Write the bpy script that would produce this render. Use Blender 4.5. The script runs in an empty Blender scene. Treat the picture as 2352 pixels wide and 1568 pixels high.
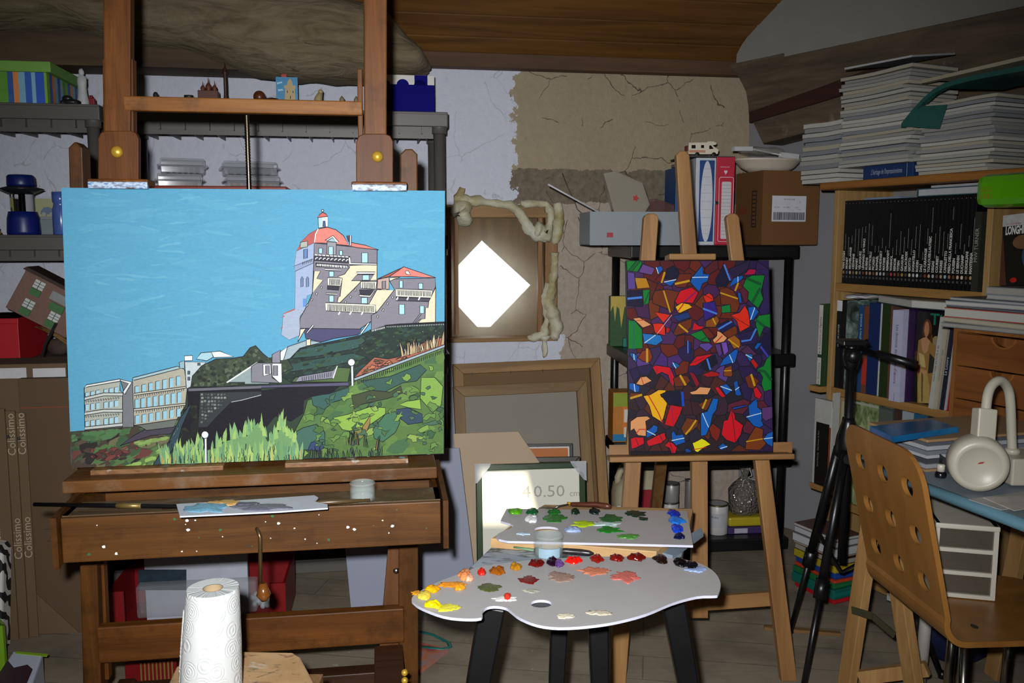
import bpy, bmesh, math, random
from math import sin, cos, tan, pi, radians, atan2, sqrt
from mathutils import Vector, Matrix, noise
V = Vector
random.seed(11)
SC = bpy.context.scene
COL = SC.collection
F, PITCH, CAM = 2000.0, radians(6.8), V((0, 0, 1.25))

# ---------- camera geometry: turn a photo measurement into a place in the room ----------
def ray(px, py):
    x, y = (px - 1176) / F, (784 - py) / F
    c, s = cos(PITCH), sin(PITCH)
    return V((x, c + y * s, -s + y * c))
def PY(px, py, Y):
    r = ray(px, py); return CAM + r * (Y / r.y)
def PZ(px, py, Z):
    r = ray(px, py); return CAM + r * ((Z - CAM.z) / r.z)
def PP(px, py, o, n):
    r = ray(px, py); return CAM + r * ((V(o) - CAM).dot(n) / r.dot(n))
def FR(o, rz=0.0, tilt=0.0, roll=0.0):
    """frame: x right, y away, z up; rz in degrees about up, tilt leans the top away, roll turns in its own plane"""
    return Matrix.Translation(V(o)) @ Matrix.Rotation(radians(rz), 4, 'Z') @ Matrix.Rotation(radians(-tilt), 4, 'X') @ Matrix.Rotation(radians(roll), 4, 'Y')
def tr(T, pts, d=0.0):
    """photo points -> (x, z) in frame T on its plane y = d"""
    R = T.to_3x3(); n = R @ V((0, 1, 0)); o = T @ V((0, d, 0)); Ti = T.inverted()
    out = []
    for a in pts:
        q = Ti @ PP(a[0], a[1], o, n)
        out.append((q.x, q.z))
    return out
def trz(T, pts, d=0.0):
    """photo points -> (x, y) in frame T on its plane z = d"""
    R = T.to_3x3(); n = R @ V((0, 0, 1)); o = T @ V((0, 0, d)); Ti = T.inverted()
    out = []
    for a in pts:
        q = Ti @ PP(a[0], a[1], o, n)
        out.append((q.x, q.y))
    return out

# ---------- mesh builder ----------
class MB:
    def __init__(s): s.bm = bmesh.new(); s.cl = None
    def _n(s, vs): return [s.bm.verts.new(v) for v in vs]
    def f(s, vs, m=0, sm=False, col=None):
        try: fc = s.bm.faces.new(vs)
        except ValueError: return None
        fc.material_index = m; fc.smooth = sm
        if col is not None:
            if s.cl is None: s.cl = s.bm.loops.layers.float_color.new('Col')
            for l in fc.loops: l[s.cl] = (col[0], col[1], col[2], 1)
        return fc
    def poly(s, pts, m=0, col=None): return s.f(s._n([V(p) for p in pts]), m, False, col)
    def box(s, x0, x1, y0, y1, z0, z1, m=0, bev=0.0, T=None, ms=None, taper=None):
        ps = [V((x, y, z)) for z in (z0, z1) for y in (y0, y1) for x in (x0, x1)]
        if taper:
            cx, cy = (x0 + x1) / 2, (y0 + y1) / 2
            for p in ps[4:]: p.x = cx + (p.x - cx) * taper; p.y = cy + (p.y - cy) * taper
        if T: ps = [T @ p for p in ps]
        v = s._n(ps)
        fs = [(0, 2, 3, 1), (4, 5, 7, 6), (0, 1, 5, 4), (2, 6, 7, 3), (0, 4, 6, 2), (1, 3, 7, 5)]  # bottom top front back left right
        fc = [s.f([v[i] for i in q], (ms[k] if ms else m)) for k, q in enumerate(fs)]
        if bev > 0:
            es = {e for q in fc for e in q.edges}
            bmesh.ops.bevel(s.bm, geom=list(es), offset=bev, segments=2, affect='EDGES', profile=0.5, clamp_overlap=True)
        return s
    def bar(s, p0, p1, w, d, m=0, up=(0, 0, 1), bev=0.0, w1=None, d1=None):
        """rectangular bar from p0 to p1: w across, d along 'up'"""
        p0, p1, up = V(p0), V(p1), V(up)
        z = (p1 - p0); L = z.length; z.normalize()
        x = up.cross(z)
        if x.length < 1e-5: x = V((1, 0, 0)).cross(z)
        x.normalize(); y = z.cross(x)
        w1 = w if w1 is None else w1; d1 = d if d1 is None else d1
        ps = []
        for (b, ww, dd) in ((p0, w, d), (p1, w1, d1)):
            for sy in (-1, 1):
                for sx in (-1, 1): ps.append(b + x * (sx * ww / 2) + y * (sy * dd / 2))
        v = s._n(ps)
        fs = [(0, 2, 3, 1), (4, 5, 7, 6), (0, 1, 5, 4), (2, 6, 7, 3), (0, 4, 6, 2), (1, 3, 7, 5)]
        fc = [s.f([v[i] for i in q], m) for q in fs]
        if bev > 0:
            bmesh.ops.bevel(s.bm, geom=list({e for q in fc for e in q.edges}), offset=bev, segments=2, affect='EDGES', profile=0.5, clamp_overlap=True)
        return s
    def rings(s, rings, m=0, cap=True, sm=True, closed=False):
        R = [s._n(r) for r in rings]; n = len(R[0])
        K = len(R)
        for i in range(K if closed else K - 1):
            a, b = R[i], R[(i + 1) % K]
            for j in range(n): s.f([a[j], a[(j + 1) % n], b[(j + 1) % n], b[j]], m, sm)
        if cap and not closed:
            s.f(R[0][::-1], m); s.f(R[-1], m)
        return s
    def tube(s, pts, r, n=8, m=0, cap=True, sm=True, flat=1.0):
        pts = [V(p) for p in pts]; K = len(pts)
        rs = r if isinstance(r, (list, tuple)) else [r] * K
        rg = []; px = None
        for i, p in enumerate(pts):
            t = (pts[min(i + 1, K - 1)] - pts[max(i - 1, 0)]).normalized()
            if px is None:
                a = V((0, 0, 1)) if abs(t.z) < .9 else V((1, 0, 0))
                px = a.cross(t).normalized()
            px = (px - t * px.dot(t)).normalized(); py = t.cross(px)
            rg.append([p + (px * cos(2 * pi * j / n) + py * sin(2 * pi * j / n) * flat) * rs[i] for j in range(n)])
        return s.rings(rg, m, cap, sm)
    def cyl(s, p0, p1, r0, r1=None, n=16, m=0, cap=True, sm=True):
        return s.tube([p0, p1], [r0, r0 if r1 is None else r1], n, m, cap, sm)
    def lathe(s, prof, c=(0, 0, 0), n=24, m=0, T=None, cap=True, sm=True, sx=1.0, sy=1.0, wob=0.0):
        c = V(c); rg = []
        for (r, z) in prof:
            q = [c + V((r * sx * cos(2 * pi * j / n), r * sy * sin(2 * pi * j / n), z)) for j in range(n)]
            if T: q = [T @ p for p in q]
            rg.append(q)
        return s.rings(rg, m, cap, sm)
    def prism(s, pts, y0, y1, m=0, T=None, plane='xz', mside=None, bev=0.0):
        """outline extruded along y ('xz') or along z ('xy')"""
        A, B = [], []
        for (a, b) in pts:
            if plane == 'xz': p, q = V((a, y0, b)), V((a, y1, b))
            else: p, q = V((a, b, y0)), V((a, b, y1))
            if T: p, q = T @ p, T @ q
            A.append(p); B.append(q)
        va, vb = s._n(A), s._n(B); n = len(pts)
        ms = m if mside is None else mside
        fc = [s.f(va, m), s.f(vb[::-1], m)]
        for i in range(n): fc.append(s.f([va[i], vb[i], vb[(i + 1) % n], va[(i + 1) % n]], ms))
        if bev > 0:
            es = {e for q in fc[:2] if q for e in q.edges}
            bmesh.ops.bevel(s.bm, geom=list(es), offset=bev, segments=2, affect='EDGES', profile=0.5, clamp_overlap=True)
        return s
    def sph(s, c, r, n=14, m=0, T=None):
        c = V(c); r = V(r) if not isinstance(r, (int, float)) else V((r, r, r))
        k = max(4, n // 2); rg = []
        for i in range(k + 1):
            a = -pi / 2 + pi * i / k; a = max(min(a, pi / 2 - .02), -pi / 2 + .02)
            q = [c + V((r.x * cos(a) * cos(2 * pi * j / n), r.y * cos(a) * sin(2 * pi * j / n), r.z * sin(a))) for j in range(n)]
            if T: q = [T @ p for p in q]
            rg.append(q)
        return s.rings(rg, m)
    def text(s, txt, size, T, m=0, align='LEFT', sx=1.0, bold=0.0, shear=0.0, fit=None, col=None):
        c = bpy.data.curves.new('lettering', 'FONT'); c.body = txt; c.size = size; c.align_x = align; c.align_y = 'CENTER'
        c.offset = bold; c.shear = shear; c.resolution_u = 2
        o = bpy.data.objects.new('lettering', c)
        me = bpy.data.meshes.new_from_object(o)
        xs = [v.co.x for v in me.vertices]
        k = sx
        if fit and xs: k = fit / max(max(xs) - min(xs), 1e-6)
        vs = s._n([T @ V((v.co.x * k, 0, v.co.y)) for v in me.vertices])
        for p in me.polygons: s.f([vs[i] for i in p.vertices], m, False, col)
        bpy.data.objects.remove(o); bpy.data.curves.remove(c); bpy.data.meshes.remove(me)
        return s
    def ribbon(s, pts, w, m=0, col=None, T=None, y=0.0, closed=False):
        """a drawn line of width w in the xz plane at depth y"""
        n = len(pts); L, R = [], []
        for i in range(n):
            if closed: a, b = V(pts[i - 1]), V(pts[(i + 1) % n])
            else: a, b = V(pts[max(i - 1, 0)]), V(pts[min(i + 1, n - 1)])
            t = b - a
            if t.length < 1e-9: t = V((1, 0))
            t.normalize(); q = V((-t.y, t.x)) * (w / 2); c = V(pts[i])
            L.append(V((c.x + q.x, y, c.y + q.y))); R.append(V((c.x - q.x, y, c.y - q.y)))
        if T: L = [T @ p for p in L]; R = [T @ p for p in R]
        l, r = s._n(L), s._n(R)
        for i in range(n if closed else n - 1):
            j = (i + 1) % n
            s.f([l[i], r[i], r[j], l[j]], m, False, col)
        return s
    def warp(s, fn):
        for v in s.bm.verts: v.co = fn(v.co.copy())
        return s
    def sub(s, cuts=1):
        bmesh.ops.subdivide_edges(s.bm, edges=s.bm.edges[:], cuts=cuts, use_grid_fill=True); return s
    def mesh(s, name, mats, fixn=True):
        if fixn: bmesh.ops.recalc_face_normals(s.bm, faces=s.bm.faces[:])
        me = bpy.data.meshes.new(name); s.bm.to_mesh(me); s.bm.free()
        for m in (mats if isinstance(mats, (list, tuple)) else [mats]): me.materials.append(m)
        return me

# ---------- naming / tagging ----------
def tag(o, label=None, cat=None, group=None, kind=None):
    if label: o['label'] = label
    if cat: o['category'] = cat
    if group: o['group'] = group
    if kind: o['kind'] = kind
    return o
def thing(name, label, cat, T=None, group=None):
    o = bpy.data.objects.new(name, None); COL.objects.link(o)
    o.empty_display_size = .02
    if T is not None: o.matrix_world = T if isinstance(T, Matrix) else Matrix.Translation(V(T))
    return tag(o, label, cat, group)
def part(name, mb, mats, parent, label=None, fixn=True, kind=None):
    o = bpy.data.objects.new(name, mb if isinstance(mb, bpy.types.Mesh) else mb.mesh(name, mats, fixn)); COL.objects.link(o)
    o.parent = parent
    if label: o['label'] = label
    if kind: o['kind'] = kind
    return o
def solo(name, mb, mats, label, cat, T=None, group=None, fixn=True, kind=None):
    o = bpy.data.objects.new(name, mb if isinstance(mb, bpy.types.Mesh) else mb.mesh(name, mats, fixn)); COL.objects.link(o)
    if T is not None: o.matrix_world = T if isinstance(T, Matrix) else Matrix.Translation(V(T))
    return tag(o, label, cat, group, kind)
def struct(name, mb, mats, label=None, parent=None, fixn=True):
    o = bpy.data.objects.new(name, mb.mesh(name, mats, fixn)); COL.objects.link(o)
    if parent: o.parent = parent
    else:
        o['kind'] = 'structure'
    if label: o['label'] = label
    return o
def dup(root, T, label=None, group=None):
    r = root.copy(); COL.objects.link(r); r.matrix_world = T
    if label: r['label'] = label
    if group: r['group'] = group
    for ch in root.children:
        c = ch.copy(); COL.objects.link(c); c.parent = r
        for g in ch.children:
            d = g.copy(); COL.objects.link(d); d.parent = c
    return r

# ---------- materials ----------
def C(h):
    if not isinstance(h, str): return tuple(h)[:3]
    h = h.lstrip('#'); q = [int(h[i:i + 2], 16) / 255 for i in (0, 2, 4)]
    return tuple(x / 12.92 if x <= .04045 else ((x + .055) / 1.055) ** 2.4 for x in q)
def C4(h): return C(h) + (1.0,)
class NT:
    """tiny node-tree writer"""
    def __init__(s, name):
        s.mat = bpy.data.materials.new(name); s.mat.use_nodes = True
        s.t = s.mat.node_tree; s.b = s.t.nodes['Principled BSDF']
    def n(s, ty, **kw):
        nd = s.t.nodes.new(ty)
        for k, v in kw.items():
            if k in nd.inputs: s.set(nd.inputs[k], v)
            else: setattr(nd, k, v)
        return nd
    def set(s, inp, v):
        if isinstance(v, bpy.types.NodeSocket): s.t.links.new(v, inp)
        elif isinstance(v, tuple) and len(v) == 3 and inp.type == 'RGBA': inp.default_value = v + (1,)
        else: inp.default_value = v
    def inp(s, k, v): s.set(s.b.inputs[k], v)
    def coord(s, sc=(1, 1, 1), rot=(0, 0, 0), which='Object'):
        tc = s.n('ShaderNodeTexCoord'); mp = s.n('ShaderNodeMapping')
        s.t.links.new(tc.outputs[which], mp.inputs['Vector'])
        mp.inputs['Scale'].default_value = sc; mp.inputs['Rotation'].default_value = rot
        return mp.outputs['Vector']
    def noise(s, vec, scale, detail=4, rough=.55, dist=0.0):
        nd = s.n('ShaderNodeTexNoise'); s.set(nd.inputs['Vector'], vec)
        nd.inputs['Scale'].default_value = scale; nd.inputs['Detail'].default_value = detail
        nd.inputs['Roughness'].default_value = rough; nd.inputs['Distortion'].default_value = dist
        return nd.outputs['Fac']
    def ramp(s, fac, stops, interp='LINEAR'):
        nd = s.n('ShaderNodeValToRGB'); s.set(nd.inputs['Fac'], fac); cr = nd.color_ramp; cr.interpolation = interp
        while len(cr.elements) < len(stops): cr.elements.new(.5)
        for e, (p, c) in zip(cr.elements, stops): e.position = p; e.color = C4(c) if not isinstance(c, (int, float)) else (c, c, c, 1)
        return nd.outputs['Color']
    def mix(s, fac, a, b, mode='MIX'):
        nd = s.n('ShaderNodeMix'); nd.data_type = 'RGBA'; nd.blend_type = mode
        s.set(nd.inputs[0], fac)
        s.set(nd.inputs[6], C(a) if isinstance(a, str) else a); s.set(nd.inputs[7], C(b) if isinstance(b, str) else b)
        return nd.outputs[2]
    def math(s, op, a, b=0.0, c=None, clamp=False):
        nd = s.n('ShaderNodeMath'); nd.operation = op; nd.use_clamp = clamp
        s.set(nd.inputs[0], a); s.set(nd.inputs[1], b)
        if c is not None: s.set(nd.inputs[2], c)
        return nd.outputs[0]
    def bump(s, h, strength=.3, dist=.01):
        nd = s.n('ShaderNodeBump'); s.set(nd.inputs['Height'], h)
        nd.inputs['Strength'].default_value = strength; nd.inputs['Distance'].default_value = dist
        s.t.links.new(nd.outputs['Normal'], s.b.inputs['Normal'])
    def sep(s, vec):
        nd = s.n('ShaderNodeSeparateXYZ'); s.set(nd.inputs[0], vec); return nd.outputs
_MC = {}
def pm(color, rough=.55, metal=0.0, var=.12, sc=30.0, bump=0.0, spec=.5, coat=0.0):
    """plain painted / moulded surface with a faint procedural mottle"""
    k = ('pm', color, rough, metal, var, sc, bump, spec, coat)
    if k in _MC: return _MC[k]
    t = NT('surface_' + str(len(_MC))); v = t.coord()
    n = t.noise(v, sc, 3)
    c = C(color); lo = tuple(x * (1 - var) for x in c); hi = tuple(min(1, x * (1 + var)) for x in c)
    t.inp('Base Color', t.mix(n, lo, hi)); t.inp('Roughness', rough); t.inp('Metallic', metal); t.inp('Specular IOR Level', spec)
    if coat: t.inp('Coat Weight', coat); t.inp('Coat Roughness', .1)
    if bump: t.bump(n, bump, .004)
    _MC[k] = t.mat; return t.mat
def wood(c1, c2, axis='z', sc=1.0, rough=.5, dirt=None, dirt_amt=.5, bump=.08, knots=False, spec=.4):
    k = ('w', c1, c2, axis, sc, rough, dirt, dirt_amt, knots, spec)
    if k in _MC: return _MC[k]
    t = NT('wood_' + str(len(_MC)))
    s = {'x': (.6, 9, 9), 'y': (9, .6, 9), 'z': (9, 9, .6)}[axis]
    v = t.coord(tuple(q * sc for q in s))
    n = t.noise(v, 3.0, 5, .6, .8)
    fine = t.noise(t.coord(tuple(q * sc * 6 for q in s)), 5.0, 3)
    col = t.ramp(n, [(.3, c1), (.7, c2)])
    col = t.mix(t.math('MULTIPLY', fine, .35), col, tuple(x * .55 for x in C(c1)))
    if knots:
        vo = t.n('ShaderNodeTexVoronoi'); ks = {'x': (.35, 1, 1), 'y': (1, .35, 1), 'z': (1, 1, .35)}[axis]
        t.set(vo.inputs['Vector'], t.coord(ks)); vo.inputs['Scale'].default_value = 5.5
        kn = t.ramp(vo.outputs['Distance'], [(.05, 1.0), (.13, 0.0)])
        col = t.mix(kn, col, tuple(x * .3 for x in C(c1)))
    if dirt:
        d = t.ramp(t.noise(t.coord(), 14.0, 6, .65), [(.5, 0.0), (.68, 1.0)])
        col = t.mix(t.math('MULTIPLY', d, dirt_amt), col, dirt)
    t.inp('Base Color', col); t.inp('Roughness', rough); t.inp('Specular IOR Level', spec)
    t.bump(fine, bump, .003)
    _MC[k] = t.mat; return t.mat
def vcol(name, rough=.5, bump=0.0, bsc=120, var=.15, spec=.5, sat=.88):
    """pigment colour stored per face, with brush texture"""
    k = ('v', name)
    if k in _MC: return _MC[k]
    t = NT(name); a = t.n('ShaderNodeAttribute'); a.attribute_name = 'Col'
    n = t.noise(t.coord((1, 1, 2.5)), bsc, 4)
    hs = t.n('ShaderNodeHueSaturation'); hs.inputs['Saturation'].default_value = sat; hs.inputs['Value'].default_value = .95; t.set(hs.inputs['Color'], a.outputs['Color'])
    t.inp('Base Color', t.mix(t.math('ADD', t.math('MULTIPLY', n, var), .15), hs.outputs[0], (0.02, 0.02, .03)))
    t.inp('Roughness', rough); t.inp('Specular IOR Level', spec)
    if bump: t.bump(n, bump, .002)
    _MC[k] = t.mat; return t.mat
def glass(color='#ffffff', rough=.02, ior=1.45, alpha=None):
    k = ('g', color, rough, ior, alpha)
    if k in _MC: return _MC[k]
    t = NT('glass_' + str(len(_MC)))
    t.inp('Base Color', C(color)); t.inp('Roughness', rough); t.inp('IOR', ior); t.inp('Transmission Weight', 1.0)
    if alpha is not None: t.inp('Alpha', alpha)
    _MC[k] = t.mat; return t.mat
def clear(color='#dfe3e6', alpha=.25, rough=.1):
    """thin clear plastic film"""
    k = ('c', color, alpha, rough)
    if k in _MC: return _MC[k]
    t = NT('film_' + str(len(_MC))); t.inp('Base Color', C(color)); t.inp('Roughness', rough); t.inp('Alpha', alpha); t.inp('Specular IOR Level', .8)
    _MC[k] = t.mat; return t.mat
M_WHITE = lambda: pm('#e6e6e2', .6)
M_BLACK = lambda: pm('#0c0c0e', .4)
# ======================= camera, light, sky =======================
cam = bpy.data.cameras.new('camera'); cam.sensor_width = 36; cam.lens = 36 * F / 2352; cam.clip_start = .02
camo = bpy.data.objects.new('camera', cam); COL.objects.link(camo)
camo.location = CAM; camo.rotation_euler = (pi / 2 - PITCH, 0, 0); SC.camera = camo
SC.view_settings.view_transform = 'Standard'; SC.view_settings.look = 'None'
SC.view_settings.gamma = 1; SC.view_settings.exposure = 0; SC.view_settings.use_curve_mapping = False
w = bpy.data.worlds.new('sky'); SC.world = w; w.use_nodes = True
w.node_tree.nodes['Background'].inputs[0].default_value = (.93, .97, 1, 1)
w.node_tree.nodes['Background'].inputs[1].default_value = 3.4
SC.cycles.max_bounces = 8; SC.cycles.diffuse_bounces = 4; SC.cycles.transparent_max_bounces = 16
SC.cycles.sample_clamp_indirect = 4.0; SC.cycles.caustics_reflective = False; SC.cycles.caustics_refractive = False
def lamp(name, ty, loc, tgt, energy, color=(1, 1, 1), **kw):
    l = bpy.data.lights.new(name, ty); l.energy = energy; l.color = color
    for k, v in kw.items(): setattr(l, k, v)
    o = bpy.data.objects.new(name, l); COL.objects.link(o); o.location = loc
    o.rotation_euler = (V(tgt) - V(loc)).to_track_quat('-Z', 'Y').to_euler(); return o
# the camera's own flash, left of and above the lens
lamp('camera_flash', 'SPOT', (-.045, -.02, 1.315), PY(1080, 900, 3), 290, (.97, .985, 1), spot_size=radians(92), spot_blend=1.0, shadow_soft_size=.018)

# ======================= frames of the room =======================
WT = FR((0, 3.70, 0), 9.0)                      # back wall: x along it, y outwards
RT = FR((1.03, 3.863, 0), -52.3)                # right wall
def plate(mb, outer, inner, y0, y1, m=0, T=None):
    rg = []
    for (pts, y) in ((outer, y0), (inner, y0), (inner, y1), (outer, y1)):
        q = [V((a, y, b)) for a, b in pts]
        rg.append([T @ p for p in q] if T else q)
    return mb.rings(rg, m, False, False, True)

# ---- floor ----
t = NT('floor_boards'); v = t.coord(); s = t.sep(v)
br = t.n('ShaderNodeTexBrick'); t.set(br.inputs['Vector'], t.coord((1, 1, 1), (0, 0, radians(9))))
br.inputs['Scale'].default_value = 1; br.inputs['Brick Width'].default_value = 2.3; br.inputs['Row Height'].default_value = .14
br.inputs['Mortar Size'].default_value = .0022; br.inputs['Color1'].default_value = C4('#7d715e'); br.inputs['Color2'].default_value = C4('#70665a'); br.inputs['Mortar'].default_value = C4('#40382e')
g = t.noise(t.coord((1.2, 14, 1), (0, 0, radians(9))), 4, 6, .6)
c = t.mix(t.math('MULTIPLY', g, .6), br.outputs['Color'], C('#9a8e7a'))
sp = t.ramp(t.noise(v, 26, 2), [(.70, 0.0), (.74, 1.0)])
c = t.mix(t.math('MULTIPLY', sp, .4), c, C('#b9b0a0'))
st = t.ramp(t.noise(v, 5, 5, .6), [(.45, 0.0), (.7, 1.0)])
c = t.mix(t.math('MULTIPLY', st, .55), c, C('#4a423a'))
t.inp('Base Color', c); t.inp('Roughness', .8); t.bump(g, .2, .004)
M_FLOOR = t.mat
mb = MB(); mb.box(-4, 6, -4, 5, -.06, 0); struct('floor', mb, M_FLOOR)

# ---- back wall ----
A = tr(WT, [(1180, 150), (1180, 395), (1176, 458), (1030, 465), (1292, 785), (1292, 840), (1036, 470), (1282, 470), (1280, 786), (1036, 786)])
xb, zt, zb, zlow = A[0][0], A[1][1], A[2][1], A[4][1]
t = NT('old_plaster'); v = t.coord(); s = t.sep(v)
nz = t.noise(v, 9, 6, .7); nf = t.noise(v, 38, 4, .6); nb = t.noise(v, 2.2, 4)
xx = t.math('ADD', s[0], t.math('MULTIPLY', t.math('SUBTRACT', nz, .5), .22))
zz = t.math('ADD', s[2], t.math('MULTIPLY', t.math('SUBTRACT', nz, .5), .09))
left = t.math('LESS_THAN', xx, xb); above = t.math('GREATER_THAN', zz, zb - .02)
low = t.math('LESS_THAN', zz, zlow + .03); belt = t.math('LESS_THAN', xx, A[4][0])
white = t.math('MAXIMUM', t.math('MULTIPLY', left, above), t.math('MULTIPLY', low, belt))
white = t.math('MAXIMUM', white, t.math('LESS_THAN', xx, A[3][0] + .01))
beige = t.mix(nb, C('#85775f'), C('#a3947a'))
pink = t.mix(nf, C('#8d7e72'), C('#b5a79b'))
base = t.mix(t.math('GREATER_THAN', zz, zb), pink, beige)
band = t.math('MULTIPLY', t.math('GREATER_THAN', zz, zb - .012), t.math('LESS_THAN', zz, zt + .012))
base = t.mix(band, base, t.mix(nf, C('#3a3128'), C('#6b5e4c')))
base = t.mix(t.math('MULTIPLY', nf, .3), base, C('#cfc1a6'))
wh = t.mix(t.math('MULTIPLY', nf, .5), C('#d6d8e4'), C('#b0b3c4'))
c = t.mix(white, base, wh)
vo = t.n('ShaderNodeTexVoronoi'); vo.feature = 'DISTANCE_TO_EDGE'; vo.inputs['Scale'].default_value = 5.5
di = t.n('ShaderNodeMix'); di.data_type = 'VECTOR'; t.set(di.inputs[0], .09); t.set(di.inputs[4], v)
nn = t.n('ShaderNodeTexNoise'); t.set(nn.inputs['Vector'], v); nn.inputs['Scale'].default_value = 7; nn.inputs['Detail'].default_value = 5
t.set(di.inputs[5], nn.outputs['Color']); t.set(vo.inputs['Vector'], di.outputs[1])
crack = t.math('LESS_THAN', vo.outputs['Distance'], .006)
crack = t.math('MULTIPLY', crack, t.math('GREATER_THAN', t.noise(v, 4.5, 3), .5))
crack = t.math('MULTIPLY', crack, t.math('SUBTRACT', 1.0, t.math('MULTIPLY', white, .7)))
pit = t.math('GREATER_THAN', t.noise(v, 55, 3, .7), .70)
dark = t.math('MAXIMUM', crack, t.math('MULTIPLY', pit, .6))
c = t.mix(t.math('MULTIPLY', dark, .75), c, C('#2c261f'))
t.inp('Base Color', c); t.inp('Roughness', .9)
t.bump(t.math('SUBTRACT', t.math('ADD', nz, t.math('MULTIPLY', nf, .5)), t.math('MULTIPLY', dark, .6)), .55, .02)
M_PLASTER = t.mat
wx0, wx1, wz0, wz1 = A[6][0], A[7][0], A[9][1], A[6][1]
WX0 = A[6][0] - .02
mb = MB()
for (x0, x1, z0, z1) in ((-4, WX0, 0, 3.4), (wx1, 2.2, 0, 3.4), (WX0, wx1, 0, wz0), (WX0, wx1, wz1, 3.4)): mb.box(x0, x1, 0, .3, z0, z1)
struct('wall_back', mb, M_PLASTER, 'cracked beige plaster wall, part painted white').matrix_world = WT

# ---- window with the diamond shutter ----
win = thing('window_1', None, None, WT); win['kind'] = 'structure'; win['label'] = 'small window with diamond-shaped hole in its shutter'
MW = wood('#7a5a34', '#a98352', 'x', 1.0, .6); MWz = wood('#7a5230', '#a0764a', 'z', 1.0, .6)
q = tr(WT, [(1046, 470), (1270, 500), (1250, 770), (1276, 786)])
mb = MB(); yf0, yf1 = .0, .07
mb.box(WX0 - .01, wx1, yf0, yf1, q[1][1], wz1, 0, .004); mb.box(WX0 - .01, wx1, yf0 - .02, yf1, wz0, q[2][1] - .005, 0, .004)
mb.box(q[2][0] + .005, wx1, yf0 + .004, yf1, wz0, wz1, 1, .004); mb.box(WX0 - .01, WX0 + .02, yf0 + .004, yf1, wz0, wz1, 1, .004)
q2 = tr(WT, [(1063, 500), (1238, 755)], .03)
# thin inner sash
mb.box(q2[0][0] - .035, q2[0][0] - .02, .03, .06, wz0 + .03, wz1 - .05, 1); mb.box(q2[1][0] - .005, q2[1][0] + .012, .03, .06, wz0 + .03, wz1 - .05, 1)
part('window_frame', mb, [MW, MWz], win)
t = NT('dusty_glass'); n = t.noise(t.coord(), 6, 5)
tr_ = t.n('ShaderNodeBsdfTransparent'); tl = t.n('ShaderNodeBsdfTranslucent'); tl.inputs[0].default_value = C4('#e8e0cc'); df = t.n('ShaderNodeBsdfDiffuse'); df.inputs[0].default_value = C4('#b8ae98'); m1 = t.n('ShaderNodeMixShader'); m1.inputs[0].default_value = .75; m2 = t.n('ShaderNodeMixShader')
for a, b in ((df.outputs[0], m1.inputs[1]), (tl.outputs[0], m1.inputs[2]), (tr_.outputs[0], m2.inputs[1]), (m1.outputs[0], m2.inputs[2]), (m2.outputs[0], t.t.nodes['Material Output'].inputs[0])): t.t.links.new(a, b)
t.set(m2.inputs[0], t.ramp(n, [(.3, .14), (.75, .34)]))
mb = MB(); mb.box(WX0, wx1 - .02, .050, .054, wz0 + .02, wz1 - .03); part('window_pane', mb, t.mat, win)
dm = tr(WT, [(1107, 552), (1219, 655), (1127, 751), (1097, 751), (1047, 697), (1047, 615)], .16)
ou = [(dm[0][0], wz1 + .08), (wx1 + .1, wz1 + .08), (wx1 + .1, wz0 - .06), (dm[3][0], wz0 - .06), (WX0 - .12, wz0 - .06), (WX0 - .12, wz1 + .08)]
mb = MB(); plate(mb, ou, dm, .16, .175)
part('shutter', mb, wood('#6f5534', '#9a7a4e', 'z', .8, .75, '#4a4030', .4), win)
# chicken wire across the opening
mb = MB(); hx = .028
for i in range(13):
    for j in range(13):
        cx = dm[5][0] + i * hx * 1.5; cz = dm[3][1] + (j + (.5 if i % 2 else 0)) * hx * 1.732 * .75
        for k in range(3):
            a0, a1 = k * pi / 3, (k + 1) * pi / 3
            p0, p1 = V((cx + cos(a0) * hx, .19, cz + sin(a0) * hx * .87)), V((cx + cos(a1) * hx, .19, cz + sin(a1) * hx * .87))
            if cz > dm[0][1] + .02: continue
            mb.tube([p0, p1], .0006, 3, 0, False)
part('wire_mesh', mb, pm('#8a8474', .5, .6), win)
# expanding foam round the frame
MF = None
t = NT('foam'); n = t.noise(t.coord(), 25, 5, .6)
t.inp('Base Color', t.ramp(t.noise(t.coord(), 7, 3), [(.32, '#a08a4a'), (.45, '#bdb798'), (.7, '#d2d0be')])); t.inp('Roughness', .7); t.bump(n, .5, .02)
MF = t.mat
def foam(pts, rs, y=-.012, seed=0, n=10):
    P = tr(WT, pts, y); mb = MB()
    Q, R = [], []
    for i in range(len(P) - 1):
        for k in range(5):
            u = k / 5; Q.append(V((P[i][0] * (1 - u) + P[i + 1][0] * u, y, P[i][1] * (1 - u) + P[i + 1][1] * u)))
            r = rs[i] * (1 - u) + rs[i + 1] * u; R.append(r * FK * (.9 + .45 * noise.noise(Q[-1] * 40 + V((seed, 0, 0)))))
    Q.append(V((P[-1][0], y, P[-1][1]))); R.append(rs[-1] * .6)
    mb.tube(Q, R, n, 0, True, True, .7)
    mb.warp(lambda c: c + noise.noise_vector(c * 35) * .006)
    part('foam_sealant', mb, MF, win)
FK = 1.9
foam([(1062, 432), (1052, 460), (1100, 462), (1170, 470), (1195, 490), (1215, 525), (1235, 545), (1255, 555)], [.008, .02, .018, .014, .014, .02, .016, .004])
foam([(1195, 468), (1255, 468), (1266, 490), (1262, 515), (1252, 540), (1240, 530), (1225, 525)], [.012, .017, .012, .014, .028, .03, .018], seed=3)
foam([(1040, 470), (1060, 480), (1065, 500), (1052, 515)], [.028, .04, .035, .008], seed=5)
foam([(1280, 465), (1284, 500), (1280, 535), (1272, 560)], [.014, .02, .017, .012], seed=8)
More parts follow.
